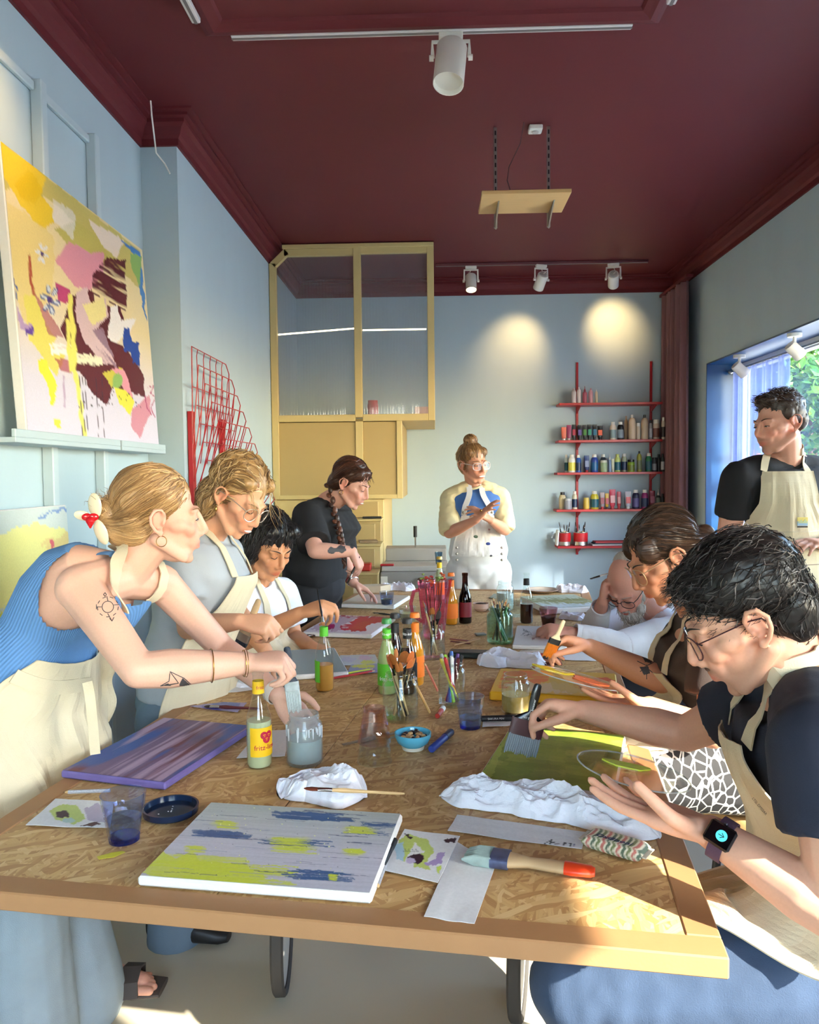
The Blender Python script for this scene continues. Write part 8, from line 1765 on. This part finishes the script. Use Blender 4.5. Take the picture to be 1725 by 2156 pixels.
tg = h.p(0, -.02, .15)
strands(o, hm, 300, lambda R: h.p(R.uniform(-.085, .085), R.uniform(-.10, .09), R.uniform(-.02, .10)), lambda p, R, t, ph: unit(tg-p), 10, .013, .0014, hc, 4, .003)
strands(o, hm, 60, lambda R: h.p(R.uniform(-.04, .04), R.uniform(-.06, .02), R.uniform(.13, .18)), lambda p, R, t, ph: np.cross(p-tg, h.u)+h.u*.2, 10, .010, .0016, hc, 14, .003)
strands(o, hm, 18, lambda R: h.p(R.choice([-1, 1])*.07, R.uniform(.02, .05), .03), lambda p, R, t, ph: -h.u+R.normal(size=3)*.15, 9, .012, .0012, hc, 8, .004, .3, 'loose_wisps', free=7)
part('hair_tie', MB().tube([h.p(.033*math.cos(a), -.02+.033*math.sin(a), .126) for a in np.linspace(0, 2*math.pi, 20, endpoint=False)], .006, 8, closed=True), M_CANVAS, o)
h.eyes(root, .8, (120, 90, 62), (70, 80, 80)); h.teeth(root, 1.2); h.glasses(root, (206, 190, 186), .2, .028, .022, 3., .0022)
part('ring', MB().ell(at(1013, 1075, YE-.36), .008), M_GOLD, root)
# ------------------------------------------------------------------ F: man in black tee and apron by the window
YG = 3.38
h = Head(at(1643, 893, YG-.05), (-.93, -.30, -.14), (-.08, 0, 1.), 1.06)
J = dict(NB=at(1652, 975, YG+.02), PV=at(1660, 1240, YG+.05), SR=at(1556, 1010, YG-.06), ER=at(1532, 1135, YG), WR=at(1580, 1225, YG-.15), SL=at(1752, 1008, YG+.16), EL=at(1790, 1130, YG+.10), WL=at(1735, 1145, YG-.14))
root, bm_, rt, up, fw = fig('tall man in a black tee and apron standing by the window', h, **J, skin=rgb(222, 164, 140), hR=((.3, -.3, -.9), (.6, .3, 0), REL), hL=((-.8, -.5, .1), (0, .2, -1), REL), male=True, kw=1.14, kd=1.05, ak=1.24, nk=1.16, vox=.0052, hs=1.08, dbg='F', stub=rgb(150, 104, 84), flush=.5)
tm = tee(root, J['NB'], J['PV'], J['SR'], J['ER'], J['SL'], J['EL'], rt, cloth('black jersey', (26, 25, 28)), .62, .078, .072, .022, kw=1.14, kd=1.06, seed=12, wr=.009, sk=1.2)
neckring(root, J['NB'], h, .078, MATS['black jersey'], t=.009)
pv = V3(J['PV']); b = MB(); b.ell(pv+(0, 0, -.02), (.17, .16, .13)); leg(b, pv+rt*.1+(0, 0, -.05), pv+rt*.11+(0, 0, -.44), (*(pv+rt*.12)[:2], .07), 1.15, .012); leg(b, pv-rt*.1+(0, 0, -.05), pv-rt*.11+(0, 0, -.44), (*(pv-rt*.12)[:2], .07), 1.15, .012)
jm = remesh(b, .011, 3, 'jeans'); link('jeans', jm, cloth('faded blue denim', (110, 136, 160)), root)
for s in (1, -1): shoe(root, (*(pv+rt*.12*s)[:2], .003), fw)
bvh = bvh_of(bm_, tm, jm); NBv = V3(J['NB']); f_ = unit(np.array([-.25, -1., 0])); x_ = np.array([1., -.25, 0])
cb = lambda px, py, w: (V3(at(px, py, YG-.14)), x_, f_, w)
rows = [cb(1662, 992, .105), cb(1665, 1060, .12), cb(1668, 1130, .20), cb(1668, 1200, .225), cb(1668, 1290, .23), cb(1666, 1350, .23)]
ap, AA = apron(root, trunk(J, rt, jm, 1.14, 1.06), rows, 36, 60, .012, .006, 11)
strap(root, [bvh_of(bm_), bvh_of(tm)], [AA[0, 1], V3(at(1615, 960, YG-.08)), V3(at(1622, 945, YG)), h.p(0, -.07, -.10), V3(at(1690, 945, YG+.06)), V3(at(1690, 962, YG-.02)), AA[0, -2]], .030, M_APRON, .007, 40, 'neck_strap')
def dab(me, root, pts, name='paint_stain'):
 bv_ = bvh_of(me)
 for px, py, c, a, bb_ in pts:
  q = bv_.ray_cast(Vector((0, 0, CAMZ)), Vector(ray(px, py)))
  if q[0] is None: continue
  n = np.array(q[1]); n = n if n@ray(px, py) < 0 else -n; X, Y_, D = frame(n); part(name, MB().ell(np.array(q[0])+n*.0002, (a, bb_, .0012), np.stack([X, Y_, D], 1), 12, 6), plain(c), root)
dab(ap.data, root, [(1652, 1150, (206, 176, 182), .030, .016), (1640, 1165, (214, 186, 190), .018, .024), (1675, 1158, (206, 184, 190), .014, .010), (1690, 1200, (90, 120, 160), .006, .018)])
p_ = [bvh_of(ap.data).ray_cast(Vector((0, 0, CAMZ)), Vector(ray(px, py)))[0] for px, py in ((1679, 1088), (1701, 1088), (1679, 1110), (1701, 1110))]
if all(q is not None for q in p_):
 p_ = [V3(q)+f_*.003 for q in p_]; c = sum(p_)/4; X = unit(p_[1]-p_[0]); Y_ = unit(p_[0]-p_[2]); w = np.linalg.norm(p_[1]-p_[0]); hh = np.linalg.norm(p_[0]-p_[2]); Rm = np.stack([X, Y_, np.cross(X, Y_)], 1)
 lb_ = part('apron_emblem', MB().box(c+Y_*hh*.25, (w, hh*.4, .001), Rm), plain((226, 206, 120)), root); part('emblem_lower', MB().box(c-Y_*hh*.15, (w, hh*.4, .001), Rm), plain((150, 180, 206)), lb_)
 part('emblem_line', MB().box(c-Y_*hh*.46, (w, hh*.12, .001), Rm), M_LBLK, lb_)
 part('emblem_peak', MB().prism([(-w*.5, 0), (-w*.1, hh*.35), (.0, hh*.1), (w*.25, hh*.4), (w*.5, 0)], 0, .0014, c-Y_*hh*.1, Rm), plain((190, 200, 150)), lb_)
part('pocket_seam', strip([AA[34, k]+f_*.002 for k in range(1, 36)], f_, .004, .001), plain((150, 130, 110)), root)
part('waist_tie', strip([AA[22, k]+f_*.003 for k in range(1, 35)], f_, .003, .001), plain((190, 176, 150)), root)
hc = [rgb(58, 42, 32), rgb(44, 32, 26), rgb(84, 62, 46), rgb(34, 26, 22)]
o, hm = hair_shell(root, h, [((0, -.018, .060), (.078, .095, .084)), ((0, -.060, .012), (.069, .048, .060)), ((0, .055, .100), (.052, .036, .026)), ((.058, -.03, .04), (.020, .05, .04)), ((-.058, -.03, .04), (.020, .05, .04)), ((.062, .008, .042), (.015, .028, .032)), ((-.062, .008, .042), (.015, .028, .032))], .005, hc[0], 8, .003)
strands(o, hm, 420, lambda R: h.p(R.uniform(-.07, .07), R.uniform(-.08, .09), R.uniform(.06, .15)), lambda p, R, t, ph: h.f*.9+h.u*.25+R.normal(size=3)*.3, 5, .009, .0013, hc, 7, .004, .5, free=2)
strands(o, hm, 260, lambda R: h.p(R.uniform(-.08, .08), R.uniform(-.11, .03), R.uniform(-.01, .08)), lambda p, R, t, ph: -h.u+R.normal(size=3)*.2, 4, .006, .0010, hc[1:3], 8, .0015, .4)
h.eyes(root, .7, (70, 50, 40), (60, 60, 56))

# ------------------------------------------------------------------ G: bearded man in white shirt
h = Head(at(1326, 1232, 3.42), (-.52, -.56, -.64), (-.40, -.50, .77), 1.08)
J = dict(NB=at(1385, 1290, 3.62), PV=at(1470, 1440, 3.60), SR=at(1345, 1300, 3.86), ER=at(1246, 1340, 3.62), WR=at(1270, 1266, 3.42), SL=at(1418, 1335, 3.42), EL=at(1305, 1362, 3.22), WL=at(1200, 1332, 3.20))
root, bm_, rt, up, fw = fig('bald bearded man in a white shirt bent over the table', h, **J, skin=rgb(206, 146, 126), hR=((.12, -.08, .95), (.75, -.35, .1), FIST, TH_P), hL=((-.95, -.05, .12), (.05, .45, -.85), PINCH, TH_P), male=True, kw=1.08, ak=1.1, vox=.0055, hs=1.05, dbg='G', flush=.55)
M_SHIRT = cloth('white linen', (222, 220, 222))
tm = tee(root, J['NB'], J['PV'], J['SR'], J['ER'], J['SL'], J['EL'], rt, M_SHIRT, 1.0, .088, .066, .036, kw=1.08, kd=1.08, seed=14, wr=.014, name='shirt', vox=.008)
for Eb, Wb, f in (('ER', 'WR', .80), ('EL', 'WL', .86)):
 Eb, Wb = V3(J[Eb]), V3(J[Wb]); b = MB(); b.ell(Eb, .066); b.tube([Eb, Eb+(Wb-Eb)*.4, Eb+(Wb-Eb)*f], [.066, .058, .044], 20); me = remesh(b, .007, 3, 'sleeve'); wrinkle(me, .010, 16, 7); link('sleeve', me, M_SHIRT, root)
 c = Eb+(Wb-Eb)*f; X, Y_, D = frame(Wb-Eb); part('cuff', MB().lathe([(.040, -.02), (.046, -.02), (.045, .012), (.040, .012)], 24, c, np.stack([X, Y_, D], 1), close=True), M_SHIRT, root)
neckring(root, J['NB'], h, .074, M_SHIRT, .01, t=.012)
pv = V3(J['PV']); b = MB(); b.ell(pv, (.17, .17, .12)); leg(b, pv+rt*.09, pv+rt*.1+(-.38, -.1, .0), pv+rt*.1+(-.36, -.1, -.40), 1.05, .014); leg(b, pv-rt*.09, pv-rt*.1+(-.38, -.1, .0), pv-rt*.1+(-.36, -.1, -.40), 1.05, .014)
jm = remesh(b, .012, 3, 'trousers'); link('trousers', jm, cloth('dark cotton trousers', (50, 50, 56)), root)
for s in (1, -1): shoe(root, (*(pv+rt*.1*s+(-.36, -.1, 0))[:2], .003), fw)
stool((pv[0], pv[1], 0), 'stool under the bearded man', M_PLY, pv[2]-.115)
wc = [rgb(206, 198, 190), rgb(176, 164, 154), rgb(226, 220, 212), rgb(150, 136, 126)]
o, hm = hair_shell(root, h, [((0, -.072, .012), (.072, .036, .060)), ((.066, -.03, .012), (.016, .050, .040)), ((-.066, -.03, .012), (.016, .050, .040)), ((0, -.045, .095), (.060, .050, .042))], .0055, wc[1], 8, .002, name='hair')
strands(o, hm, 260, lambda R: h.p(R.uniform(-.08, .08), R.uniform(-.12, .0), R.uniform(-.03, .12)), lambda p, R, t, ph: -h.u-h.f*.3+R.normal(size=3)*.2, 8, .010, .0011, wc, 5, .003, .4)
o, hm = hair_shell(root, h, [((0, .066, -.100), (.044, .036, .034)), ((.042, .040, -.080), (.016, .032, .036)), ((-.042, .040, -.080), (.016, .032, .036)), ((0, .070, -.125), (.030, .026, .026)), ((0, .097, -.050), (.026, .010, .008)), ((.052, .015, -.045), (.012, .020, .035)), ((-.052, .015, -.045), (.012, .020, .035))], .005, wc[1], 9, .004, name='beard')
strands(o, hm, 360, lambda R: h.p(R.uniform(-.06, .06), R.uniform(.02, .11), R.uniform(-.14, -.03)), lambda p, R, t, ph: -h.u*.9+h.f*.15+R.normal(size=3)*.25, 7, .008, .0012, wc, 6, .003, .5, 'beard_strands', free=3)
h.eyes(root, 0., (170, 150, 138)); h.glasses(root, (36, 34, 36), .2, .026, .018, 3., .0014)
brush('paint_brush', at(1292, 1204, 3.42), at(1243, 1219, 3.34), 'short black-tipped brush held up by the bearded man', M_CAPW, M_BLKH, M_BRDK, .004, .012, .045)

# ------------------------------------------------------------------ H: woman with gold glasses, brown shirt and apron
h = Head(at(1402, 1172, 2.14), (-.86, -.10, -.50), (-.50, -.02, .86), 1.0)
J = dict(NB=at(1478, 1288, 2.18), PV=at(1590, 1600, 2.15), SR=at(1448, 1345, 2.38), ER=at(1392, 1432, 2.16), WR=at(1242, 1362, 2.24), SL=at(1510, 1375, 1.98), EL=at(1500, 1545, 1.92), WL=at(1368, 1486, 1.93))
root, bm_, rt, up, fw = fig('woman with gold glasses, brown shirt and apron painting with a flat brush', h, **J, skin=rgb(204, 142, 108), hR=((-.9, -.1, .28), (.1, -.25, -.9), PINCH, TH_P), hL=((-.95, .15, .12), (.1, .1, .98), [(.1, .2, .1), (.15, .25, .15), (.2, .3, .2), (.25, .35, .2)], ((.6, .7, .35), (.85, .2, .5), (.9, .05, .45))), vox=.0042, dbg='H', flush=.3)
M_BRN = cloth('dark brown jersey', (70, 56, 50))
tm = tee(root, J['NB'], J['PV'], J['SR'], J['ER'], J['SL'], J['EL'], rt, M_BRN, .55, .074, .074, .028, bust=.03, seed=15, wr=.010, vox=.008, hi=.93)
pv = V3(J['PV']); b = MB(); b.ell(pv, (.17, .17, .12)); K1 = V3(at(1450, 1690, 1.95)); b2 = pv+rt*.0
leg(b, pv+rt*.09, pv+rt*.1+(-.36, .0, .0), pv+rt*.1+(-.34, 0, -.38), 1.1, .02); leg(b, pv-rt*.09, pv-rt*.1+(-.36, -.02, .0), pv-rt*.1+(-.34, -.02, -.38), 1.1, .02)
jm = remesh(b, .010, 3, 'trousers')
def leafprint():
 m, nt, bs = newmat('black and white leaf print'); N = nt.nodes; L = nt.links; tc = N.new('ShaderNodeTexCoord'); mp = N.new('ShaderNodeMapping'); mp.inputs['Scale'].default_value = (46, 9, 32); mp.inputs['Rotation'].default_value = (.4, .6, .8); L.new(tc.outputs['Object'], mp.inputs['Vector']); vo = N.new('ShaderNodeTexVoronoi'); vo.feature = 'DISTANCE_TO_EDGE'; vo.inputs['Scale'].default_value = 1.; L.new(mp.outputs[0], vo.inputs['Vector']); th = N.new('ShaderNodeMath'); th.operation = 'LESS_THAN'; th.inputs[1].default_value = .065; L.new(vo.outputs[0], th.inputs[0]); mx = N.new('ShaderNodeMix'); mx.data_type = 'RGBA'; mx.inputs[6].default_value = (*rgb(44, 42, 42), 1); mx.inputs[7].default_value = (*rgb(226, 220, 208), 1); L.new(th.outputs[0], mx.inputs[0]); L.new(mx.outputs[2], bs.inputs['Base Color']); bs.inputs['Roughness'].default_value = .85; return m
link('trousers', jm, leafprint(), root)
for s in (1, -1): shoe(root, (*(pv+rt*.1*s+(-.34, 0, 0))[:2], .003), fw)
stool((pv[0]+.02, pv[1], 0), 'stool under the woman with gold glasses', M_PLY, pv[2]-.115)
bvh = bvh_of(bm_, tm, jm); NBv = V3(J['NB'])
rows = [(NBv*.74+pv*.26+fw*.10, rt, fw, .115), (NBv*.55+pv*.45+fw*.1, rt, fw, .14), (NBv*.3+pv*.7+fw*.1, rt, fw, .20), (pv*.92+NBv*.08+fw*.14, rt, unit(fw+(0, 0, .5)), .23), (pv+fw*.30+(0, 0, .12), rt, unit(fw*.3+(0, 0, 1)), .25), (pv+fw*.46+(0, 0, .10), rt, unit(fw*.4+(0, 0, 1)), .25)]
ap, AA = apron(root, trunk(J, rt, jm, ease=.032, bust=.03), rows, 34, 56, .012, .007, 13)
strap(root, [bvh_of(bm_), bvh_of(tm)], [AA[0, -3], NBv*.65+V3(J['SR'])*.35+(0, 0, .04), h.p(0, -.06, -.10), NBv*.6+V3(J['SL'])*.4+(0, 0, .05), AA[0, 2]], .03, M_APRON, .007, 36, 'neck_strap')
hc = [rgb(62, 42, 30), rgb(48, 33, 25), rgb(88, 62, 44), rgb(36, 26, 21)]
o, hm = hair_shell(root, h, CAP+[((0, -.02, .055), (.083, .097, .086)), ((0, -.088, -.012), (.050, .042, .050)), ((0, -.125, -.005), (.022, .03, .028)), ((.054, .052, .052), (.024, .030, .036)), ((-.054, .052, .052), (.024, .030, .036))], .0045, hc[0], 6, .002)
tg = h.p(0, -.13, -.01)
strands(o, hm, 620, lambda R: h.p(R.uniform(-.085, .085), R.uniform(-.06, .09), R.uniform(-.02, .15)), lambda p, R, t, ph: unit(tg-p)-h.u*.1, 14, .013, .0011, hc, 4, .0025)
strands(o, hm, 12, lambda R: h.p(-.068, R.uniform(.0, .035), R.uniform(.0, .03)), lambda p, R, t, ph: -h.u*1.+h.f*.1+R.normal(size=3)*.1, 10, .014, .0007, hc, 8, .003, .2, 'loose_wisps', free=9)
h.eyes(root, .6, (52, 38, 30), (50, 40, 34)); h.glasses(root, (206, 170, 130), .6, .026, .024, 2.8, .0015)
bv = bvh_of(bm_)
tattoo(bv, root, (1362, 1400), 2.2, [[(-16, -26), (0, -14), (14, -24)], [(-20, -8), (0, 2), (16, -6)], [(-14, 14), (0, 6), (12, 16)], [(0, -26), (0, 30)]], 1., .0012, fills=[[(-14, -22), (0, -30), (16, -14), (10, -2), (-4, -6)], [(-16, 4), (4, 2), (8, 18), (-6, 22)]])
flatbrush('flat_brush', at(1188, 1306, 2.16), at(1152, 1386, 2.17), 'pale handled flat brush loaded with orange paint', .060, .014, .036, .012, .013, mat('pale pine', rgb(222, 190, 150), .5), M_BLACK, mat('orange loaded bristles', rgb(222, 132, 34), .5, var=.3, scale=90.), up=(-.4, 1, 0), neck=.5)
def disc_palette(c, X, Y_, rx, ry, label, blobs, name='plastic_palette'):
 c = V3(c); X = unit(X); Y_ = unit(Y_); N_ = np.cross(X, Y_); Rm = np.stack([X, Y_, N_], 1); t = thing(name, label, 'palette', c)
 part('clear_disc', MB().lathe([(0, 0), (1, 0), (1, .003/rx), (0, .003/rx)], 48, c, Rm*rx, sy=ry/rx), glassmat('clear acrylic sheet', (.95, .96, .95)), t)
 part('disc_rim', MB().tube([c+X*rx*math.cos(a)+Y_*ry*math.sin(a)+N_*.0015 for a in np.linspace(0, 2*math.pi, 48, endpoint=False)], .0016, 6, closed=True), glassmat('acrylic edge', (.80, .84, .82), haze=.3), t)
 for i, (x, y, a, b_, col) in enumerate(blobs):
  n = 26; R = np.random.default_rng(i+3); pr = [(a*math.cos(q)*(1+.25*math.sin(q*3+i)), b_*math.sin(q)*(1+.25*math.cos(q*2+i))) for q in np.linspace(0, 2*math.pi, n, endpoint=False)]
  part('paint_blob', MB().prism(pr, .0031, .0055, c+X*x+Y_*y, Rm), mat('wet paint %d %d %d' % col, rgb(*col), .25, var=.15, scale=60., bump=.5, bscale=60.), t)
 return t
disc_palette(at(1212, 1428, 1.98), (1, -.03, -.24), (.03, 1., -.05), .118, .080, 'clear oval palette with yellow and orange paint in the hand of the woman with glasses', [(-.055, .02, .05, .030, (206, 176, 20)), (-.035, .03, .022, .012, (236, 226, 190)), (.03, -.012, .045, .028, (230, 110, 60))])

# ------------------------------------------------------------------ I: man with dark curls and a watch, right foreground
h = Head(at(1577, 1300, 1.37), (-.84, .20, -.45), (-.44, .08, .88), 1.04)
J = dict(NB=at(1702, 1420, 1.42), PV=at(1810, 1935, 1.36), SR=at(1610, 1470, 1.60), ER=at(1445, 1545, 1.76), WR=at(1232, 1497, 1.84), SL=at(1735, 1575, 1.16), EL=at(1772, 1930, 1.10), WL=at(1497, 1752, 1.22))
root, bm_, rt, up, fw = fig('man with dark curly hair, glasses and a watch painting the green canvas', h, **J, skin=rgb(220, 164, 136), hR=((-.96, .05, .16), (.0, -.30, -.95), PINCH, TH_P), hL=((-.84, .50, .12), (-.05, .1, .99), [(.08, .2, .1), (.1, .2, .12), (.12, .25, .12), (.15, .3, .15)], ((.55, .7, .4), (.8, .2, .55), (.85, .05, .5))), male=True, kw=1.06, ak=1.10, nk=1.08, vox=.0038, hs=1.08, dbg='I', stub=rgb(96, 72, 60), flush=.35)
M_NAVY = cloth('navy jersey', (34, 38, 54))
tm = tee(root, J['NB'], J['PV'], J['SR'], J['ER'], J['SL'], J['EL'], rt, M_NAVY, .52, .080, .076, .026, kw=1.06, kd=1.06, seed=18, wr=.010, vox=.007, hi=.93, sk=1.1)
pv = V3(J['PV']); b = MB(); b.ell(pv, (.17, .18, .12)); KL_, KR_ = V3(at(1215, 2075, 1.36)), V3(at(1300, 2040, 1.62)); 
leg(b, pv-rt*.09+(0, 0, -.02), KL_, V3(at(1420, 2400, 1.50)), 1.12, .014, .02); leg(b, pv+rt*.09+(0, 0, -.02), KR_, V3(at(1480, 2330, 1.75)), 1.12, .014, .02)
jm = remesh(b, .009, 3, 'jeans'); wrinkle(jm, .008, 10, 3); link('jeans', jm, cloth('indigo blue denim', (60, 76, 100), var=.28), root)
for p in (at(1420, 2400, 1.50), at(1480, 2330, 1.75)): shoe(root, (p.x-.05, p.y, .003), (-1, 0, 0))
bvh = bvh_of(bm_, tm, jm); NBv = V3(J['NB'])
rows = [(NBv*.80+pv*.20+fw*.10, rt, fw, .115), (NBv*.62+pv*.38+fw*.1, rt, fw, .145), (NBv*.36+pv*.64+fw*.1, rt, fw, .21), (pv*.88+NBv*.12+fw*.16, rt, unit(fw+(0, 0, .5)), .25), (pv+fw*.32+rt*.07+(0, 0, .14), rt, unit(fw*.25+(0, 0, 1)), .19), (pv+fw*.44+rt*.08+(0, 0, .10), rt, unit(fw*.3+(0, 0, 1)), .18)]
ap, AA = apron(root, trunk(J, rt, jm, 1.06, 1.06, .030), rows, 40, 64, .012, .009, 17)
strap(root, [bvh_of(bm_), bvh_of(tm)], [AA[0, -3], NBv*.62+V3(J['SR'])*.38+(0, 0, .05), h.p(0, -.065, -.105), NBv*.62+V3(J['SL'])*.38+(0, 0, .06), AA[0, 2]], .038, M_APRON, .007, 40, 'neck_strap')
hc = [rgb(42, 36, 34), rgb(30, 26, 25), rgb(62, 55, 52), rgb(92, 86, 84), rgb(24, 21, 21)]
hb = CAP+[((0, -.018, .064), (.085, .100, .083)), ((0, -.064, .004), (.071, .050, .066)), ((0, .056, .088), (.056, .036, .030)), ((.062, .012, .05), (.016, .026, .026)), ((-.062, .012, .05), (.016, .026, .026))]
o, hm = hair_shell(root, h, hb, .0045, hc[1], 8, .004)
strands(o, hm, 1100, lambda R: h.p(R.uniform(-.10, .10), R.uniform(-.12, .10), R.uniform(.0, .17)), lambda p, R, t, ph: h.f*.8-h.u*.2+h.r*.55*math.sin(ph+t*5)+h.u*.4*math.cos(ph+t*4)+R.normal(size=3)*.1, 9, .009, .0010, hc, 9, .005, .4, free=2)
strands(o, hm, 380, lambda R: h.p(R.uniform(-.09, .09), R.uniform(-.12, .0), R.uniform(-.05, .08)), lambda p, R, t, ph: -h.u+h.f*.1+R.normal(size=3)*.2, 7, .008, .0009, hc, 19, .003, .4)
h.eyes(root, .45, (40, 32, 28), (40, 34, 30)); h.glasses(root, (72, 40, 46), .4, .026, .021, 2.4, .0012)
b = MB(); h.E(b, (0, .0985, -.0485), (.024, .0055, .0035)); part('moustache', b, mat('moustache hair', rgb(112, 82, 66), .8, var=.3, scale=200.), root)
# watch
Eb, Wb = V3(J['EL']), V3(J['WL']); X, Y_, D = frame(Wb-Eb); c = Eb+(Wb-Eb)*.90; tc_ = unit(np.array([-.35, -.85, .55])); tc_ = unit(tc_-D*(tc_@D)); sx = np.cross(D, tc_)
w = part('watch_band', MB().lathe([(.0315, -.011), (.0345, -.011), (.0345, .011), (.0315, .011)], 32, c, np.stack([sx, tc_, D], 1), sx=1.0, close=True), mat('plum woven band', rgb(84, 56, 76), .8, bump=.4, bscale=600.), root)
Rm = np.stack([sx, D, -tc_], 1)*np.array([1, 1, -1]); Rm = np.stack([sx, D, np.cross(sx, D)], 1); nn = np.cross(sx, D); sg_ = 1 if nn@tc_ > 0 else -1
cs = part('watch_case', MB().box(c+tc_*.0385, (.036, .042, .0105), Rm, .004), mat('dark aluminium', rgb(60, 58, 60), .25, .8), w)
part('watch_screen', MB().box(c+tc_*.0443, (.031, .037, .0012), Rm, .0004), liquid('black glass', rgb(8, 8, 10), .05), cs)
part('screen_disc', MB().cyl(c+tc_*.0449-D*.003, c+tc_*.0454-D*.003, .0085, n=24), emit('teal screen', rgb(70, 180, 190), .6), cs)
part('screen_arrow', MB().tube([c+tc_*.0457-D*.003+sx*.004+D*.001, c+tc_*.0457-D*.007, c+tc_*.0457-D*.003-sx*.004+D*.001], .0006, 5).tube([c+tc_*.0457-D*.007, c+tc_*.0457+D*.002], .0006, 5), M_BLACK, cs)
part('watch_crown', MB().cyl(c+tc_*.039+sx*.018, c+tc_*.039+sx*.0205, .0035, n=12), mat('dark aluminium', rgb(60, 58, 60), .25, .8), cs)
# wide black-handled brush
p0, p1 = at(1134, 1440, 1.815), at(1094, 1592, 1.80)
apI, rootI = ap, root
wb = flatbrush('wide_flat_brush', p0, p1, 'wide black-handled brush with maroon ferrule over the green canvas', 0.090, .036, .080, .012, .022, M_BLKH, mat('maroon ferrule', rgb(74, 36, 40), .35), mat('smooth grey bristles', rgb(130, 136, 144), .5, var=.08), up=(0, 1, .35), taper=.8)
disc_palette(at(1334, 1624, 1.40), (1, -.05, -.20), (.05, 1., 0.), .102, .085, 'clear oval palette with lime paint in the hand of the man with the watch', [(-.01, .012, .040, .018, (186, 204, 60))])
D = unit(V3(p1)-V3(p0)); X = unit(np.cross(D, (0, 1, .35))); n_ = np.cross(X, D); n_ = n_ if n_[1] < 0 else -n_; yv = D; xv = np.cross(yv, n_)
for body, s_, f in (('3"/7,62 cm', .0075, .083), ('boesner', .0085, .05)):
 tx = textmesh(body, s_, .0002); c = V3(p0)+D*f+n_*.0058
 if f < .07: map_mesh(tx, lambda v: c+v[:, :1]*-yv+v[:, 1:2]*xv+v[:, 2:]*n_)
 else: map_mesh(tx, lambda v: c+v[:, :1]*xv+v[:, 1:2]*yv+v[:, 2:]*n_)
 link('lettering', tx, FW, wb)
# print on the apron of the front man
ba = bvh_of(apI.data); tx = textmesh('LTSL DMSSAR', 1., 0., 'LEFT'); v = co_of(tx); sc = 46/max(v[:, 0].max(), .1); e = np.array([.63, .776]); f = np.array([.776, -.63]); ok = True; out = []
for q in v:
 r_ = rayhit(ba, 1585+e[0]*q[0]*sc+f[0]*q[1]*sc, 1680+e[1]*q[0]*sc+f[1]*q[1]*sc, .0015)
 if r_ is None: ok = False; break
 out.append(r_[0])
if ok: set_co(tx, np.array(out)); link('lettering', tx, M_LBLK, rootI)
# stool of the front man
t = thing('stool', 'black framed stool with red cushion and wooden seat under the man with the watch', 'stool', (pv[0], pv[1], 0))
zs = pv[2]-.115
part('seat', MB().lathe([(0, zs), (.19, zs), (.2, zs-.01), (.2, zs-.022), (.19, zs-.028), (0, zs-.028)], 40, (pv[0], pv[1], 0)), M_PLY, t)
part('cushion_rim', MB().lathe([(.188, zs-.028), (.206, zs-.03), (.21, zs-.045), (.2, zs-.06), (0, zs-.062)], 40, (pv[0], pv[1], 0)), mat('red vinyl', rgb(196, 24, 40), .25), t)
for k in range(4): a = k*math.pi/2+.5; part('leg', MB().cyl((pv[0]+.14*math.cos(a), pv[1]+.14*math.sin(a), zs-.06), (pv[0]+.21*math.cos(a), pv[1]+.21*math.sin(a), 0), .016, n=12), M_BLACK, t)
part('foot_ring', MB().tube([(pv[0]+.19*math.cos(a), pv[1]+.19*math.sin(a), .15) for a in np.linspace(0, 2*math.pi, 32, endpoint=False)], .009, 8, closed=True), M_BLACK, t)
for o in list(bpy.data.objects):
 if '_local' in o: del o['_local']
